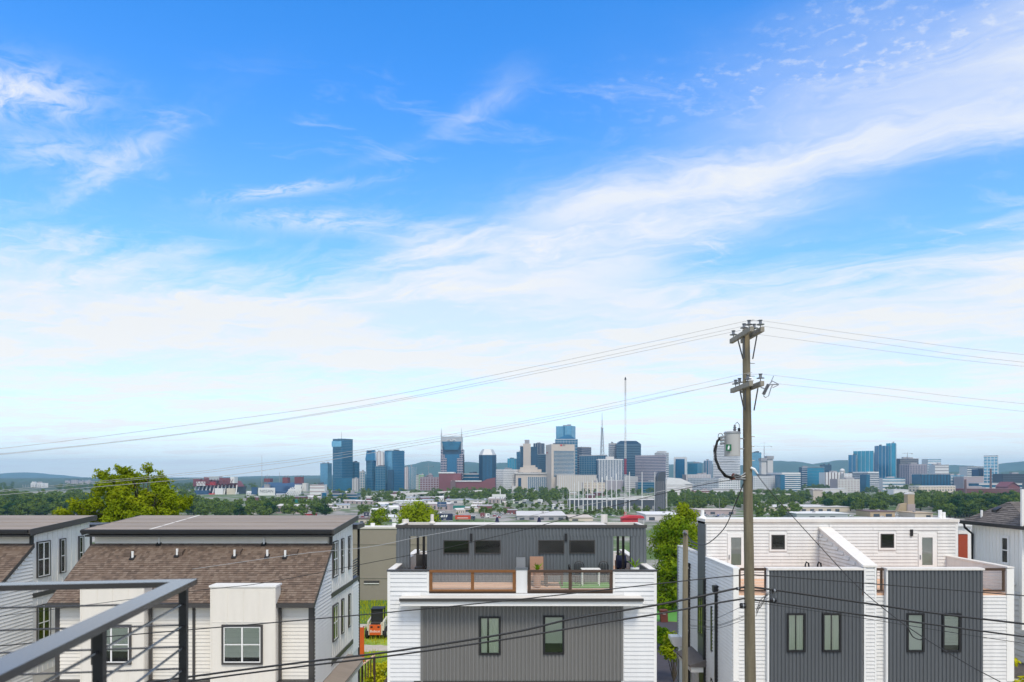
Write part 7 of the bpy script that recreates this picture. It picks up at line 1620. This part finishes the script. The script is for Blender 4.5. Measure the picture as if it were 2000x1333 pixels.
wire('pale service wire sloping over the windows of the grey roof room', [(376, 1112, 24), (580, 1083, 23), (720, 1068.7, 22), (820, 1048.7, 21.5), (952, 1025, 21), (1104, 994, 20.5), (1280, 962, 19.5), (1440, 930, 19)], .008, wg)
wire('sagging service drop from the pole to the short service pole', [(1452, 945), (1437, 982), (1416, 1030, 19.8), (1387, 1059, 21), (1369, 1064.5, 22), (1350, 1056, 23.5), (1341, 1043, 24.4)], .014)
wire('guy wire running down to the right from the pole', [(1476, 924), (1500, 955), (1523, 981), (1600, 1066, 18), (1679, 1149, 17), (1772, 1224, 16), (1880, 1292, 15), (1955, 1333, 14.5), (2100, 1410, 14)], .010)
wire('short twisted wire hanging on the guy wire before the right windows', [(1772, 1224, 15.9), (1780, 1240, 15.9), (1786, 1246, 15.9), (1797, 1250, 15.9), (1804, 1247, 15.8)], .012, n=6)
wire('short wire ending near the transformer underside', [(1395, 905), (1415, 903), (1436, 901.5)], .006, wg)
for k, (a, c, d_) in enumerate(((1183, 1206, 1213), (1203, 1221, 1224), (1205, 1223, 1226), (1211, 1227, 1230))):
    wire(('first', 'second', 'third', 'lowest')[k] + ' of the thin slack wires left of the pole over the side wall', [(1453, a), (1425, (a + c) / 2 + 2), (1404, c, 19.4), (1385, d_, 20), (1345, d_ - 3, 24)], .006, n=6)
r = random.Random(8)
for k in range(7):
    wire('one of the loose wires in the tangle right of the pole at the heavy cables', [(1477, 1185 + k * 3), (1485 + r.random() * 5, 1170 + r.random() * 16), (1497 + k * 1.2, 1158 + r.random() * 14), (1508 + r.random() * 8, 1150 + r.random() * 8)], .005, n=5, group='loose wires in the tangle at the pole')
for px, py, w, h_, lab in ((1450, 1183, 11, 11, 'black splice case hung on the lower cable left of the pole'), (1441, 1150, 8, 6, 'small black clamp on the upper cable left of the pole'), (1510, 1172, 14, 7, 'brown black splice sleeve on the lower cable right of the pole'), (1512, 1154, 9, 7, 'black clamp on the upper cable right of the pole')):
    s = thing('splice_case', tuple(U(px, py)), lab, 'cable splice')
    part(s, 'body', M['black'], lambda b: b.tube([U(px - w / 2, py, -.02), U(px - w / 2 + 1, py, -.02), U(px + w / 2 - 1, py, -.02), U(px + w / 2, py, -.02)], [.02, h_ * .0068, h_ * .0068, .02], 10)); part(s, 'strap', M['galv'], lambda b: b.tube([U(px - 1, py, -.02), U(px + 1, py, -.02)], h_ * .0072, 10))
# ---------------------------------------------------------------- balcony railing in front
bal = thing('balcony_railing', (-1.5, 3.45, 14.45), 'dark metal balcony railing with rods, blurred close in the lower left corner', 'railing')
cor = Vector((-1.545, 3.52, 15.50)); d1 = Vector((.148, -1, 0)).normalized(); d2 = Vector((-1, -.148, 0)).normalized(); up3 = Vector((0, 0, 1)); wd, tk = .098, .026
def rail_box(name, o, a, b_, c, m='rail'): return part(bal, name, M[m], lambda q: q.obox(o, a, b_, c))
near_tr = MB(); o = cor - up3 * tk
p_in = lambda s: o + d1 * s + d2 * wd
# mitred flat bars
A0, A1 = o, o + d2 * wd + d1 * wd
def flat(name, p, q, r_, s_):
    b = MB(); b.add([*(tuple(v) for v in (p, q, r_, s_)), *(tuple(v + up3 * tk) for v in (p, q, r_, s_))], [(3, 2, 1, 0), (4, 5, 6, 7), (0, 1, 5, 4), (1, 2, 6, 5), (2, 3, 7, 6), (3, 0, 4, 7)]); return b.build(name, M['rail'], bal)
flat('top_rail', A0, o + d1 * 3.0, o + d1 * 3.0 + d2 * wd, A1)
flat('top_rail', A0 - d1 * .001, A1 - d1 * .001, o + d1 * wd + d2 * 3.2, o + d2 * 3.2)
pc = o + d1 * .05 + d2 * .05
for s, dd in ((0.0, d1), (.96, d1), (2.0, d1), (1.1, d2), (2.2, d2)):
    c = pc + dd * s; rail_box('post', c - d1 * .0175 - d2 * .0175 - up3 * 1.05, d1 * .035, d2 * .035, up3 * 1.05, 'black')
for k in range(8):
    z = -.085 - k * .105
    part(bal, 'rod', M['rail'], lambda q: q.tube([pc + up3 * z + d1 * 0, pc + up3 * z + d1 * 2.9], .0055, 8))
    part(bal, 'rod', M['rail'], lambda q: q.tube([pc + up3 * (z) + d2 * 0, pc + up3 * (z) + d2 * 3.1], .0048, 8))
bt = thing('balcony_floor', (-.6, 1.5, 14.3), 'balcony floor slab under the railing', 'floor')
part(bt, 'slab', M['concrete_wall'], lambda b: b.prism_z([tuple((pc + d1 * 5 + d2 * -4)[:2]), tuple((pc + d1 * 5 + d2 * .1)[:2]), tuple((pc + d2 * .1 - d1 * .0)[:2]), tuple((pc + d1 * .0 - d2 * .02)[:2])], 14.2, 14.42)) if 0 else None
bpy.data.objects.remove(bt)
# ---------------------------------------------------------------- haze
hz = MB(); hz.box(-14050, 14050, -1600, 14050, -62, 330)
hm = bpy.data.materials.new('haze'); hm.use_nodes = True; nt = hm.node_tree; nt.nodes.clear()
pv_ = nt.nodes.new('ShaderNodeVolumePrincipled'); pv_.inputs['Density'].default_value = HAZE_D; pv_.inputs['Color'].default_value = (*HAZE_C, 1)
oo = nt.nodes.new('ShaderNodeOutputMaterial'); nt.links.new(pv_.outputs[0], oo.inputs['Volume'])
tag(hz.build('haze', hm), kind='stuff')
